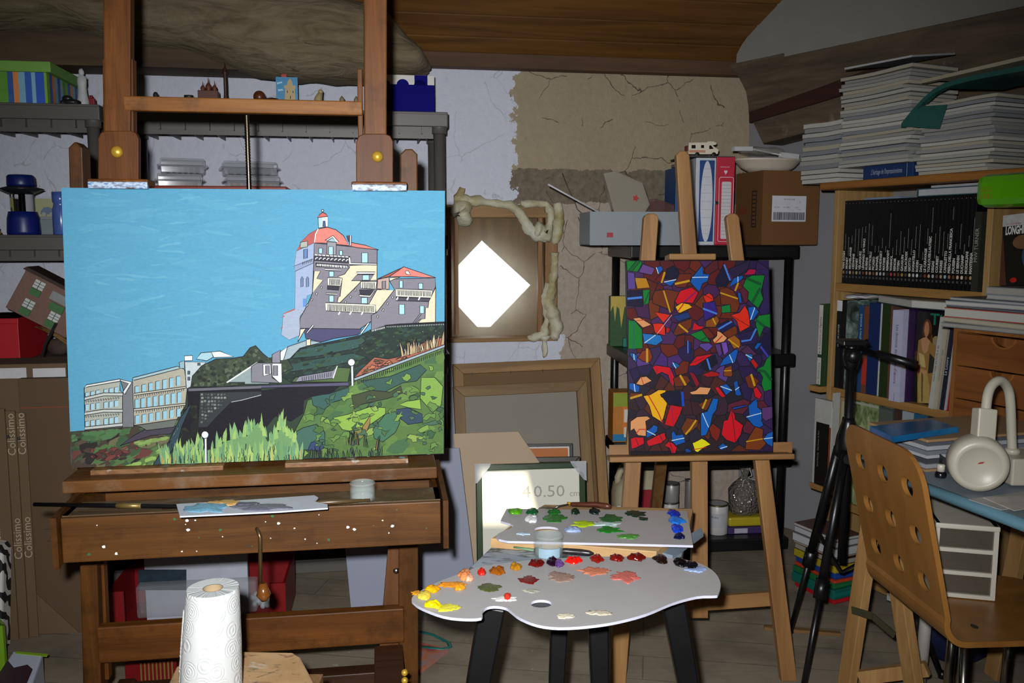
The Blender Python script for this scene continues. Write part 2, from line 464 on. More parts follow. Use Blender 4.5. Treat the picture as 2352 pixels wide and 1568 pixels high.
foam([(1275, 580), (1272, 625), (1266, 665), (1258, 690), (1268, 720), (1278, 750), (1272, 780)], [.014, .012, .018, .026, .024, .026, .018], seed=9)
foam([(1258, 650), (1250, 680), (1256, 730), (1250, 765), (1222, 778), (1212, 776)], [.008, .01, .01, .016, .014, .006], seed=12)
foam([(1250, 770), (1252, 795), (1250, 822)], [.022, .01, .005], seed=15)

# ---- right wall, upper plaster panel, beams ----
t = NT('grey_panel'); n = t.noise(t.coord(), 3, 4); t.inp('Base Color', t.mix(n, C('#77757a'), C('#8b898a'))); t.inp('Roughness', .8)
M_GREY = t.mat
mb = MB(); mb.box(0, 2.0, 0, .2, 0, 3.4)
struct('wall_right', mb, M_GREY, 'plain grey board wall beside the bookcase').matrix_world = RT
e = RT @ V((2.0, 0, 0))
mb = MB(); mb.box(e.x - .1, e.x + .1, -3.0, e.y + .02, 0, 3.4); struct('wall_side', mb, M_GREY)
mb = MB(); mb.box(-2.9, -2.7, -3.2, 4, 0, 3.4); struct('wall_left', mb, pm('#a89c88', .9))
mb = MB(); mb.box(-2.9, 4.2, -3.2, -3.0, 0, 3.4); struct('wall_front', mb, pm('#a89c88', .9))
P = tr(RT, [(1691, 145), (1692, 125), (1703, 104), (1720, 80), (1738, 57), (1757, 35), (1772, 18), (1790, 0), (1850, -70), (2480, -70), (2480, -12), (2352, 14), (1802, 130), (1801, 122)], -.15)
t = NT('upper_plaster'); n = t.noise(t.coord(), 12, 5); t.inp('Base Color', t.mix(n, C('#7d7c76'), C('#8b8a84'))); t.inp('Roughness', .85); t.bump(n, .1, .01)
mb = MB(); mb.prism(P, -.15, -.12); struct('trim_1', mb, t.mat, 'pale plaster panel curving up to the ceiling').matrix_world = RT
t = NT('old_beam'); v = t.coord((.8, 6, 6)); n = t.noise(v, 4, 6, .65, .5); d = t.ramp(t.noise(t.coord(), 9, 5, .6), [(.62, 0.0), (.7, 1.0)])
t.inp('Base Color', t.mix(t.math('MULTIPLY', d, .45), t.ramp(n, [(.3, '#41362a'), (.7, '#655542')]), C('#94897a'))); t.inp('Roughness', .85); t.bump(n, .5, .01)
M_BEAM = t.mat
P = tr(RT, [(1672, 148), (1691, 146), (1793, 122), (1801, 130), (1950, 98), (2100, 65), (2250, 34), (2352, 14), (2480, -12), (2480, 215), (2352, 240), (1975, 286), (1870, 300), (1755, 330), (1742, 300), (1722, 262), (1720, 210), (1700, 170)], -.13)
mb = MB(); mb.prism(P, -.14, .0, bev=.006); struct('trim_2', mb, M_BEAM, 'old slanting timber beam on the right wall').matrix_world = RT
P = tr(RT, [(1724, 258), (1880, 203), (2037, 145), (2046, 152), (1955, 214), (1724, 282)], -.145)
mb = MB(); mb.prism(P, -.155, -.14); struct('trim_3', mb, wood('#2a130b', '#3e1f12', 'x', 1, .7), 'dark red-brown strip standing in for the shaded wedge gap in the beam').matrix_world = RT  # raised strip, coloured dark to stand in for the beam's shaded gap

# ---- ceiling: pine boards falling to a wall plate over the back wall ----
M_PINE = wood('#55361a', '#7d5628', 'x', .7, .45, None, .5, .05, True)
zc0 = tr(WT, [(1176, 131)], -.04)[0][1]; sl = tan(radians(38))
mb = MB(); bw = .105
for i in range(15):
    y0, y1 = -.02 - i * bw * .79, -.02 - (i + 1) * bw * .79
    z0, z1 = zc0 + (-.04 - y0) * -sl * -1, zc0 + (-.04 - y1) * sl
    z0 = zc0 + (-.04 - y0) * sl
    mb.bar((-3.2, (y0 + y1) / 2, (z0 + z1) / 2 + .02), (2.4, (y0 + y1) / 2, (z0 + z1) / 2 + .02), bw - .002, .03, 0, up=(0, sin(radians(38)), cos(radians(38))), bev=.004)
yE = -.02 - 15 * bw * .79; zE = zc0 + (-.04 - yE) * sl
# sunlit patch on the framed board, carried back along the sun to a roof light
SUN_TO = V((.26, -1.0, .98)).normalized()
FRT = FR(PY(1110, 1290, 2.96), 6.0, 9.0)       # frame of the green picture frame (used again below)
nrm = FRT.to_3x3() @ V((0, 1, 0)); WTi = WT.inverted()
hole = []
for (a, b) in [(1101, 1088), (1209, 1092), (1243, 1226), (1106, 1228)]:
    p = PP(a, b, FRT.translation, nrm); q = WTi @ (p + SUN_TO * ((zE - p.z) / SUN_TO.z)); hole.append((q.x, q.y))
ctr = (sum(h[0] for h in hole) / 4, sum(h[1] for h in hole) / 4)
hole.sort(key=lambda h: atan2(h[1] - ctr[1], h[0] - ctr[0]))
outer = [(-3.2, -8), (3.5, -8), (3.5, yE), (-3.2, yE)]
hs = hole[:]
rg = []
for (pts, z) in ((outer, zE + .02), (hs, zE + .02), (hs, zE + .05), (outer, zE + .05)): rg.append([V((a, b, z)) for a, b in pts])
mb.rings(rg, 0, False, False, True)
struct('ceiling', mb, M_PINE, 'varnished knotty pine boards').matrix_world = WT
sun = lamp('sun', 'SUN', SUN_TO * 8, (0, 0, 0), 8.0, (1, .9, .68), angle=radians(.53))
zp = tr(WT, [(1340, 128), (1340, 162)], -.06)
mb = MB(); mb.box(-.7, 1.2, -.06, 0, zp[1][1], zp[0][1], 0, .004)
struct('trim_4', mb, wood('#4a3220', '#66472c', 'x', .7, .7), 'brown wall plate under the pine ceiling').matrix_world = WT

# ---- rough log beam over the shelf ----
t = NT('rough_log'); v = t.coord((1.2, 5, 5)); n = t.noise(v, 3.5, 7, .65, 1.2); n2 = t.noise(t.coord(), 30, 4)
cr = t.math('GREATER_THAN', t.noise(t.coord((1.6, 14, 14)), 3.0, 3, .5, 1.5), .69)
t.inp('Base Color', t.mix(t.math('MULTIPLY', cr, .6), t.mix(t.math('MULTIPLY', n2, .4), t.ramp(n, [(.3, '#57492f'), (.5, '#7d6f55'), (.72, '#8e8168')]), C('#5c5343')), C('#241c12')))
t.inp('Roughness', .95); t.bump(n, .6, .03)
M_LOG = t.mat
yl = -.33
top = tr(WT, [(-500, -250), (0, -200), (300, -130), (600, -70), (780, -30), (875, 0), (935, 66), (975, 104), (993, 132)], yl)
bot = tr(WT, [(-500, 70), (0, 55), (130, 50), (240, 80), (420, 106), (560, 150), (640, 166), (760, 176), (860, 175), (940, 168), (993, 146)], yl)
def lerp(L, x):
    for a, b in zip(L, L[1:]):
        if a[0] <= x <= b[0]: return a[1] + (b[1] - a[1]) * (x - a[0]) / (b[0] - a[0])
    return L[0][1] if x < L[0][0] else L[-1][1]
rg = []; X0, X1 = top[0][0], top[-1][0]; K = 70; NN = 26
for i in range(K + 1):
    x = X0 + (X1 - X0) * (1 - (1 - i / K) ** 1.25); zt_, zb_ = lerp(top, x), lerp(bot, x); cz, h = (zt_ + zb_) / 2, (zt_ - zb_) / 2
    ring = []
    for j in range(NN):
        a = 2 * pi * j / NN; ca, sa = cos(a), sin(a)
        p = V((x, yl + .17 + ca * .20 * min(1, h / .05), cz + h * (abs(sa) ** .75) * (1 if sa > 0 else -1)))
        ring.append(p + noise.noise_vector(p * 5) * .016 + noise.noise_vector(p * 17) * .007)
    rg.append(ring)
mb = MB(); mb.rings(rg); struct('trim_5', mb, M_LOG, 'rough hewn grey-brown log beam').matrix_world = WT
P = tr(WT, [(-500, 40), (700, 40), (700, 168), (560, 160), (300, 152), (0, 146), (-500, 146)], -.2)
mb = MB(); mb.prism(P, -.2, -.02); struct('trim_6', mb, wood('#46372a', '#65523c', 'x', .7, .8), 'dark plank below the log beam').matrix_world = WT
# ======================= the two paintings =======================
M_PAINT = vcol('oil_paint', .62, .2, 90, .22, .12)
M_PAINT2 = vcol('acrylic_paint', .5, .2, 90, .15, .12, 1.08)
M_CANVAS = pm('#cfc8b8', .9); M_EDGE = pm('#17161c', .6)
PT = FR((-.958, 1.845, .752), 8.7, 1.4)
PTi = PT.inverted()
def clip(poly, ax, ay, nx, ny):
    out = []
    for i in range(len(poly)):
        p_, q_ = poly[i - 1], poly[i]; dp = (p_[0] - ax) * nx + (p_[1] - ay) * ny; dq = (q_[0] - ax) * nx + (q_[1] - ay) * ny
        if (dp < 0) != (dq < 0): u = dp / (dp - dq); out.append((p_[0] + (q_[0] - p_[0]) * u, p_[1] + (q_[1] - p_[1]) * u))
        if dq < 0: out.append(q_)
    return out
class Pic:
    """pigment shapes laid on a canvas; pts are measured on the photo, in zoomed windows (ox, oy, scale)"""
    def __init__(s, T): s.T = T; s.mb = MB(); s.k = 1; s.z = (0, 0, 1); s.lw = .0016
    def cv(s, pts):
        ox, oy, k = s.z; return tr(s.T, [(ox + a * k, oy + b * k) for a, b in pts])
    cyc = None
    def y(s):
        if s.cyc: s.cyc[1] += 1; return -.0002 - (s.cyc[0] + s.cyc[1] % s.cyc[2]) * 1.6e-6
        s.k += 1; return -.0002 - s.k * 1.6e-6
    def start(s, n): s.cyc = [s.k + 1, 0, n]
    def stop(s): s.k += s.cyc[2] + 1; s.cyc = None
    def p(s, col, pts, line='#0d0d14', lw=None, loc=False):
        q = s.crop(pts if loc else s.cv(pts)); y = s.y()
        if len(q) < 3: return
        s.mb.poly([(a, y, b) for a, b in q], 0, C(col))
        if line: s.ln(line, q, lw, True, True)
    def ln(s, col, pts, lw=None, closed=False, loc=False):
        q = pts if loc else s.cv(pts)
        X = [a for a, b in s.corn]; Z = [b for a, b in s.corn]; e = .0008
        q = [(min(max(a, min(X) + e), max(X) - e), min(max(b, min(Z[2], Z[3]) + e), max(Z) - e)) for a, b in q]
        s.mb.ribbon(q, lw or s.lw, 0, C(col), None, s.y(), closed)
    def r(s, col, x0, y0, x1, y1, sk=0, line='#0d0d14', lw=None): s.p(col, [(x0, y0), (x1, y0 + sk), (x1, y1 + sk), (x0, y1)], line, lw)
    def crop(s, q):
        n = len(s.corn)
        for i in range(n):
            (ax, ay), (bx, by) = s.corn[i], s.corn[(i + 1) % n]
            q = clip(q, ax, ay, -(by - ay), bx - ax)
            if len(q) < 3: return []
        return q
    def disc(s, col, cx, cy, rad, n=14, line='#0d0d14'): s.p(col, [(cx + rad * cos(2 * pi * i / n), cy + rad * sin(2 * pi * i / n)) for i in range(n)], line)
    def bars(s, x0, y0, x1, y1, n, h, col='#15131a', wd=None):
        s.start(2)
        for i in range(n):
            u = (i + .5) / n; x = x0 + (x1 - x0) * u; yy = y0 + (y1 - y0) * u
            s.ln(col, [(x, yy), (x + random.uniform(-4, 4), yy + h)], wd)
        s.stop()
    def blobs(s, region, n, size, cols, line=None, asp=1.0, rot=0.0, lw=None, rag=.35):
        R = s.cv(region); k = s.z[2] * .00091
        xs = [a for a, b in R]; ys = [b for a, b in R]
        def inside(x, y):
            c = False; j = len(R) - 1
            for i in range(len(R)):
                if (R[i][1] > y) != (R[j][1] > y) and x < (R[j][0] - R[i][0]) * (y - R[i][1]) / (R[j][1] - R[i][1]) + R[i][0]: c = not c
                j = i
            return c
        d = 0; g = 0; s.start(n)
        while d < n and g < n * 30:
            g += 1; x, y = random.uniform(min(xs), max(xs)), random.uniform(min(ys), max(ys))
            if not inside(x, y): continue
            d += 1; sz = size * k * random.uniform(.5, 1.4); m = random.choice((6, 7, 8, 9)); pts = []
            ph = random.uniform(0, 6); rr = rot + random.uniform(-.3, .3)
            for i in range(m):
                a = ph + 2 * pi * i / m; q = sz * random.uniform(1 - rag, 1 + rag)
                u, v = q * cos(a), q * sin(a) * asp
                px_, py_ = x + u * cos(rr) - v * sin(rr), y + u * sin(rr) + v * cos(rr)
                pts.append((px_, py_) if inside(px_, py_) else (x + (px_ - x) * .2, y + (py_ - y) * .2))
            s.p(random.choice(cols), pts, line, lw, True)
        s.stop()
    def blades(s, base, n, h, wd, cols, line=None, lean=.2):
        B = s.cv(base); k = s.z[2] * .00091
        s.start(n)
        for i in range(n):
            j = random.randrange(len(B) - 1); u = random.random()
            x, y = B[j][0] + (B[j + 1][0] - B[j][0]) * u, B[j][1] + (B[j + 1][1] - B[j][1]) * u
            hh = h * k * random.uniform(.5, 1.2); ww = wd * k * random.uniform(.6, 1.3); lx = hh * random.uniform(-lean, lean)
            s.p(random.choice(cols), [(x - ww, y), (x - ww * .7 + lx * .5, y + hh * .6), (x + lx, y + hh), (x + ww * .8 + lx * .5, y + hh * .5), (x + ww, y)], line, None, True)
        s.stop()

pw, ph = .801, .602
pic = Pic(PT)
CORN = tr(PT, [(141, 431), (1022, 438), (1020, 1042), (164, 1074)])
pic.corn = CORN
pic.mb.poly([(a, -.0002, b) for a, b in CORN], 0, C('#3ba2c8'))
pic.z = (0, 0, 1)
SKY = [(143, 433), (1020, 440), (1018, 620), (880, 600), (700, 470), (660, 700), (440, 800), (190, 870)]
pic.blobs(SKY, 143, 60, ['#3ba2c8', '#39a0c6', '#3fa4ca', '#43a7cb', '#3da2c8'], None, .12, .03, rag=.5)
pic.blobs([(143, 433), (660, 440), (600, 720), (250, 760)], 60, 26, ['#43a7ca', '#4aaacc', '#46a8cb', '#52aecd'], None, .10, .03, rag=.6)
G, CR, CO, LB, WH, BK = '#85818c', '#e6dab4', '#e26f5c', '#a6dcec', '#eef0ee', '#0d0d14'
pic.z = (0, 0, 1)
pic.p('#2a4026', [(164, 1074), (1020, 1043), (1020, 760), (690, 810), (560, 830), (440, 880), (300, 990), (164, 1000)], None)
# --- hillside behind and below the house
pic.z = (580, 740, .2104)
HILL = [(250, 470), (330, 420), (420, 390), (520, 280), (900, 200), (1180, 140), (1290, 80), (1500, 30), (2098, 10), (2098, 240), (1120, 620), (1000, 650), (430, 660), (330, 600)]
pic.p('#1f3226', HILL)
pic.p('#2c564d', [(430, 392), (530, 292), (1200, 165), (1230, 200), (1150, 280), (700, 370)])
pic.p('#2b5147', [(380, 470), (560, 420), (1100, 335), (1250, 385), (900, 470), (420, 540)])
pic.blobs(HILL, 190, 34, ['#1a2a1c', '#22402f', '#2e4a24', '#27463f', '#17221a', '#32522b'], None, .4, .25)
pic.blobs(HILL, 60, 5, ['#7f968f', '#5f7a70'], None, .6)
pic.p('#a9522a', [(1110, 605), (1200, 500), (1330, 380), (1480, 400), (1620, 370), (1700, 330), (1900, 200), (2098, 160), (2098, 250)])
pic.blobs([(1150, 590), (1340, 400), (1500, 410), (1720, 340), (1720, 390), (1150, 600)], 22, 42, ['#b5592c', '#8c4a26', '#6b5a30', '#c0672f'], BK, .6)
pic.blades([(1640, 370), (1800, 330), (2090, 240)], 34, 170, 16, ['#c8ac78', '#b89560', '#d9c79a', '#a27c4a'], BK, .25)
# --- field on the right
FIELD = [(1120, 640), (2093, 275), (2088, 1432), (430, 1498), (420, 1260), (560, 1000), (600, 850), (850, 765), (1050, 700)]
pic.p('#527829', FIELD)
pic.blobs(FIELD, 120, 95, ['#4c7328', '#5b822c', '#4f7a35', '#628c2e', '#3f6a3c', '#47702a'], None, .6, .3)
pic.p('#315a4c', [(1180, 640), (1500, 590), (1830, 460), (1900, 520), (1790, 640), (1640, 660), (1400, 780), (1300, 740)])
pic.p('#3f4a28', [(1080, 800), (1300, 740), (1500, 760), (1620, 690), (1640, 770), (1480, 830), (1200, 890), (1110, 950)])
pic.p('#79a827', [(1840, 600), (1990, 600), (2080, 700), (2060, 900), (1980, 1000), (1830, 830)])
pic.p('#2f6055', [(640, 800), (830, 780), (1050, 710), (1060, 820), (880, 870), (760, 970), (660, 900)])
pic.p('#86b41c', [(880, 1040), (1050, 1000), (1280, 920), (1450, 930), (1450, 1000), (1300, 1105), (1200, 1150), (1060, 1185), (980, 1170)])
pic.p('#86b41c', [(1600, 900), (1680, 860), (1760, 850), (1830, 840), (1840, 950), (1700, 930)])
pic.p('#9a7a2a', [(1200, 1140), (1290, 1010), (1280, 1110), (1230, 1230), (1215, 1220)])
pic.p('#3a7350', [(1310, 1170), (1450, 1000), (1560, 970), (1610, 1090), (1560, 1200), (1420, 1305), (1330, 1265)])
pic.p('#28465a', [(1570, 950), (1700, 930), (1850, 1000), (1860, 1090), (1700, 1115), (1590, 1030)])
pic.p('#3a6b58', [(550, 1150), (700, 1110), (790, 1200), (790, 1340), (620, 1420), (450, 1370), (430, 1220)])
pic.p('#25406a', [(640, 1310), (750, 1280), (780, 1370), (690, 1420), (600, 1400)])
pic.p('#7a7d2c', [(1110, 1150), (1180, 1140), (1215, 1240), (1120, 1330)])
pic.p('#2c4626', [(440, 1400), (560, 1390), (760, 1400), (760, 1480), (430, 1495)])
pic.blobs(FIELD, 90, 46, ['#44702c', '#5f8c2a', '#76a02a', '#35603c', '#3f6b4c', '#86a832'], BK, .7, .3, .0012, .8)
pic.blades([(430, 1470), (900, 1480), (1400, 1450)], 30, 120, 12, ['#3f6a3c', '#5b8434', '#2f5a44'], BK)
pic.blades([(1000, 1340), (1120, 1330), (1400, 1400)], 22, 150, 9, ['#5b7a2c', '#8a6a2c'], BK)
# --- road and railing
pic.p('#9db0b8', [(1105, 610), (2096, 243), (2096, 272), (1120, 636)])
pic.bars(1140, 640, 2090, 290, 44, 42, BK, .0016)
pic.p('#565170', [(-20, 690), (270, 680), (1045, 652), (1045, 692), (-20, 718)])
pic.p('#4c6a2c', [(430, 650), (470, 600), (900, 520), (920, 490), (1070, 500), (1040, 650)])
pic.p('#8b8a98', [(470, 650), (510, 590), (880, 525), (920, 480), (880, 610)]); pic.bars(530, 600, 870, 540, 14, 50, '#3a3848')
pic.ln('#dfe3e2', [(880, 610), (925, 475)], .0022)
DARK = [(-20, 760), (200, 735), (300, 712), (950, 700), (850, 770), (640, 810), (560, 850), (550, 990), (420, 1080), (250, 1020), (100, 1200), (-20, 1180)]
pic.p('#121117', DARK)
# --- lower left cliffs
pic.z = (140, 780, .1977)
GR = [(108, 1065), (280, 1050), (850, 1000), (1350, 925), (1490, 760), (1300, 1150), (1100, 1475), (128, 1502)]
pic.p('#473d2c', GR, None)
pic.blobs(GR, 130, 90, ['#4a3a2a', '#6a3226', '#35502c', '#4f7438', '#5a4a38', '#2c2620', '#6d6a44', '#3a5a30'], None, .5, .4)
pic.blobs([(110, 1070), (300, 1060), (840, 1010), (840, 1080), (500, 1180), (120, 1180)], 30, 70, ['#3f6a34', '#4a7a40', '#56704a'], None, .5, .2)
pic.blobs([(820, 1180), (1280, 1110), (1260, 1160), (900, 1260)], 20, 60, ['#7a9a3a', '#6a8c34', '#86a648'], None, .4, .3)
pic.blobs([(700, 1480), (1080, 1310), (1240, 1180), (1080, 1470)], 34, 55, ['#7fa63c', '#8fb445', '#567a34'], None, .5, .5)
pic.blobs([(340, 1250), (950, 1230), (760, 1400), (340, 1420)], 26, 50, ['#7a3020', '#5a2a1e', '#8a4028', '#3f2a22'], BK, .5, .2, .0008)
pic.p('#463f4c', [(850, 1110), (980, 1040), (1340, 1000), (1280, 1090), (1050, 1110), (690, 1230)])
pic.p('#121117', [(1470, 600), (2330, 560), (2330, 1010), (2200, 1120), (2000, 1190), (1880, 1210), (1750, 1300), (1580, 1230), (1500, 1345), (1190, 1400), (1300, 1150), (1400, 1000), (1480, 760)])
pic.blobs([(1420, 800), (1600, 620), (1600, 1200), (1300, 1330)], 16, 80, ['#1c1f16', '#2a3018', '#16181c'], None)
pic.p('#343837', [(1620, 612), (1900, 610), (2330, 600), (2330, 650), (1980, 720), (1800, 900), (1700, 1010), (1600, 1015)], None)
for i in range(9):
    for j in range(8 - i // 2):
        x = 1625 + j * 38 + random.uniform(-6, 6); y = 622 + i * 40 + random.uniform(-5, 5)
        if x > 2000 - i * 45: continue
        pic.p(random.choice(['#7b837c', '#5f6a64', '#8d928a', '#4d544f', '#3f4646']), [(x, y), (x + 30, y - 4), (x + 34, y + 22), (x + 4, y + 28)], BK, .0008)
pic.ln('#c9cdca', [(1980, 722), (2100, 700), (2327, 640)], .0012)
pic.p('#6a6a73', [(1480, 562), (2330, 528), (2330, 566), (1490, 600)])
pic.p('#2d4851', [(1490, 765), (1525, 735), (1405, 1010), (1360, 1190), (1160, 1462), (1065, 1462), (1250, 1190), (1380, 920)])
pic.blobs([(1250, 1190), (1480, 780), (1380, 1010), (1130, 1440)], 12, 40, ['#4a6a70', '#203640', '#56787a'], BK, .4, 1.1, .0009)
# light grass along the foot
LG = [(1168, 1442), (1190, 1400), (1360, 1340), (1500, 1350), (1590, 1240), (1640, 1300), (1850, 1240), (1900, 1180), (2020, 1150), (2160, 1120), (2290, 960), (2400, 1180), (2500, 1150), (2560, 980), (2610, 1100), (2700, 1160), (2780, 1400), (2790, 1420)]
pic.p('#6c9e58', LG, None)
for L, n, h, cs in ((LG[1:-1], 80, 190, ['#7bb06a', '#8fbc5a', '#6aa066', '#a0c455']), ([(1180, 1436), (2000, 1420), (2780, 1410)], 110, 260, ['#79ac62', '#90bd58', '#5f9662', '#a9c95c', '#6ba070'])): pic.blades(L, n, h, 22, cs, None)
pic.blades([(1180, 1436), (2780, 1410)], 40, 150, 7, ['#2f5a44', '#24432f', '#c0a030'], None)
for i in range(60):
    x = random.uniform(1200, 2780); y = random.uniform(1200, 1420); pic.ln(BK, [(x, y), (x + random.uniform(-14, 14), y + 40), (x + random.uniform(-14, 14), y + 70)], .0011)
# town
A_ = '#b1b5a6'
pic.p(A_, [(275, 558), (310, 520), (690, 455), (690, 590), (720, 610), (720, 1010), (282, 1052)])
pic.p('#e3e8e4', [(275, 560), (300, 522), (690, 452), (690, 480), (320, 545)])
pic.p('#787b7e', [(690, 458), (830, 490), (848, 505), (850, 1010), (720, 1012), (720, 610), (745, 630)])
pic.p('#e6e8e6', [(690, 458), (830, 490), (745, 635), (725, 600), (790, 505), (700, 480)])
for (y0, y1) in ((620, 560), (760, 715), (955, 905)):
    for i in range(6):
        x = 285 + i * 62 + (30 if i > 2 else 0); yy = y0 + (y1 - y0) * i / 5; pic.r('#a3d4e4', x, yy - 8, x + 44, yy + 62, -8, None); pic.ln(BK, [(x, yy - 8), (x, yy + 62)], .0014); pic.ln(BK, [(x, yy - 8), (x + 44, yy - 16)], .0008)
for (y0, y1, y2) in ((690, 640, 610), (865, 830, 800)):
    pic.p('#c9cec6', [(280, y0 - 25), (500, y1 - 25), (720, y2 + 5), (720, y2 + 40), (500, y1 + 10), (280, y0 + 10)])
    for i in range(14): x = 290 + i * 29; yy = y0 + 12 + (y2 + 45 - y0 - 12) * i / 14; pic.ln(BK, [(x, yy), (x + 8, yy + 28), (x + 18, yy + 8)], .0013)
pic.p('#c6cbc4', [(280, 1010), (720, 965), (720, 1000), (282, 1045)])
pic.p('#b3ae98', [(835, 452), (1370, 310), (1440, 345), (1470, 560), (1450, 760), (1350, 920), (852, 992)])
pic.p('#9fc2ca', [(835, 440), (1360, 305), (1380, 335), (850, 470)])
for (xa, ya, yb, n, hh) in ((862, 540, 425, 7, 110), (862, 690, 610, 8, 120), (865, 880, 800, 7, 95)):
    for i in range(n):
        x = xa + i * (530 / n) * 1.06; yy = ya + (yb - ya) * i / (n - 1); pic.r('#8ccade', x, yy, x + 46, yy + hh, -8, None); pic.ln(BK, [(x, yy), (x, yy + hh)], .0014); pic.ln(BK, [(x, yy), (x + 46, yy - 8)], .0009)
for (ya, yb) in ((640, 550), (820, 745)):
    pic.p('#c9c6b0', [(850, ya - 20), (1450, yb - 10), (1450, yb + 12), (850, ya + 5)]); pic.bars(870, ya + 8, 1440, yb + 14, 22, 24, BK, .0012)
pic.p('#6d7168', [(850, 995), (1350, 920), (1320, 1010), (1000, 1050), (930, 1010)])
pic.p('#c2d0d2', [(1440, 255), (1690, 258), (1540, 420), (1510, 545), (1460, 565)]); pic.p('#eceeec', [(1436, 186), (1530, 180), (1532, 240), (1440, 242)])
pic.p('#8fb6c6', [(1375, 260), (1438, 240), (1440, 330), (1385, 330)])
for q in ((1478, 360, 1500, 400), (1478, 430, 1500, 470), (1592, 268, 1620, 296)): pic.r('#4a6a78', *q)
TREE = [(1508, 545), (1530, 420), (1640, 300), (1800, 222), (2000, 212), (2120, 192), (2200, 90), (2262, 66), (2350, 160), (2450, 240), (2540, 130), (2620, 200), (2700, 330), (2500, 420), (2320, 300), (1960, 492), (2140, 512), (1900, 545)]
pic.p('#35432f', TREE); pic.blobs(TREE, 150, 22, ['#2a3626', '#46563a', '#56654a', '#20291c', '#3f5030'], None)
pic.p('#a6d0dc', [(1575, 222), (1630, 150), (1750, 140), (1772, 200), (1700, 242)]); pic.p('#e6e8e4', [(1750, 140), (1850, 130), (2012, 196), (1780, 206)])
pic.p('#92a4a2', [(1930, 492), (2285, 262), (2420, 258), (2420, 510), (2140, 514), (2140, 492)]); pic.ln('#eef0ee', [(1930, 494), (2285, 262)], .003)
pic.z = (580, 740, .2104)
pic.p('#83838c', [(-10, 480), (50, 440), (215, 440), (215, 600), (300, 660), (-10, 650)])
pic.p('#e9ece9', [(215, 446), (320, 448), (325, 650), (295, 660), (218, 590)]); pic.r('#83838c', 230, 470, 275, 580)
pic.p('#e9ece9', [(115, 455), (200, 455), (205, 560), (120, 585)]); pic.r('#83838c', 145, 470, 185, 560)
pic.p('#8b8a98', [(215, 350), (305, 300), (305, 440), (215, 440)]); pic.p('#e3e6e2', [(305, 320), (385, 265), (340, 410), (305, 412)])
pic.p('#9db4bb', [(385, 265), (590, 195), (760, 215), (520, 280), (410, 395), (340, 410)])
# lamps
for (zz, x, y, r_, yb) in (((140, 780, .1977), 1677, 1100, 43, 1440), ((580, 740, .2104), 1080, 435, 40, 690)):
    pic.z = zz; pic.ln('#e3e6ea', [(x + 8, y + 40), (x + 14, yb)], .0042); pic.ln(BK, [(x + 22, y + 50), (x + 26, yb)], .0018); pic.disc('#eef0f2', x, y, r_)
# --- the domed house
pic.z = (630, 470, .1913)
pic.p('#a3b2c8', [(110, 1305), (250, 1245), (372, 1270), (312, 1330), (312, 1480), (300, 1570), (180, 1620), (85, 1560), (95, 1480)], '#55607a', .0009)
pic.p('#b84a40', [(105, 1305), (245, 1245), (250, 1262), (120, 1312)], None); pic.p('#b84a40', [(70, 1355), (130, 1325), (120, 1345)], None); pic.p('#b84a40', [(68, 1485), (105, 1460), (100, 1480)], None)
pic.p('#9db0d2', [(265, 560), (480, 460), (470, 790), (455, 1070), (395, 1090), (372, 1275), (250, 1250), (255, 800), (242, 740)], '#6a7690', .0009)
pic.p(G, [(480, 460), (900, 500), (1236, 540), (1230, 1270), (1175, 1390), (1010, 1502), (310, 1482), (310, 1362), (400, 1200), (460, 1060), (475, 700)])
pic.p('#bf453a', [(270, 552), (330, 440), (420, 350), (530, 288), (492, 340), (482, 456), (400, 490)], '#7a2a26', .0009)
pic.p(CO, [(490, 458), (500, 340), (540, 288), (640, 270), (740, 300), (830, 370), (902, 492), (620, 462)])
pic.ln('#eeeeee', [(485, 455), (497, 350), (530, 292)], .0022); pic.p(CO, [(900, 496), (930, 455), (1100, 488), (1255, 542), (1000, 516)])
pic.p('#b2d4e8', [(527, 152), (642, 145), (642, 265), (532, 278)]); pic.p(WH, [(575, 152), (642, 145), (642, 263), (575, 268)], None); pic.p('#3c5f9a', [(583, 264), (590, 195), (610, 195), (616, 264)])
pic.p('#d4503e', [(518, 155), (550, 115), (582, 92), (620, 110), (645, 142)]); pic.disc(WH, 581, 72, 14)
pic.p('#5e4348', [(870, 375), (905, 368), (905, 455), (890, 440)]); pic.p(WH, [(905, 370), (925, 370), (925, 495), (905, 480)])
pic.p('#9a9aa0', [(635, 445), (745, 450), (742, 602), (630, 592)]); pic.p(WH, [(610, 428), (705, 370), (778, 448), (742, 452), (700, 395), (640, 432)]); pic.p('#9cc4d0', [(640, 440), (700, 395), (745, 448)])
for q in ((652, 505, 708, 600), (535, 522, 580, 585), (783, 552, 820, 606), (1050, 578, 1124, 696), (660, 800, 716, 862), (660, 1090, 716, 1166), (1046, 1112, 1116, 1186)): pic.r(LB, *q)
pic.r('#4f7fc0', 355, 540, 398, 650, -12); pic.r('#4a8ad0', 345, 1125, 385, 1225, 0, None)
for x in (320, 385): pic.p('#6f86b6', [(x, 990), (x, 890), (x + 14, 862), (x + 28, 880), (x + 28, 980)], '#2a3448', .0013)
pic.p('#8a9cc0', [(242, 735), (470, 650), (470, 700), (250, 800)], '#3c475e', .0013); pic.bars(330, 690, 460, 645, 6, 34, '#3c475e'); pic.r(A_, 315, 450, 400, 520, -14)
pic.p('#3b3844', [(475, 596), (912, 622), (895, 700), (475, 668)])
for i in range(9): x = 485 + i * 46; y = 600 + i * 3; pic.ln(WH, [(x, y), (x + 36, y + 4)], .0024); pic.ln(WH, [(x + 8, y + 55), (x + 22, y + 36), (x + 40, y + 36)], .002)
pic.p('#1a1820', [(495, 700), (890, 725), (885, 758), (500, 742)]); pic.bars(510, 708, 880, 733, 19, 26, WH, .0022)
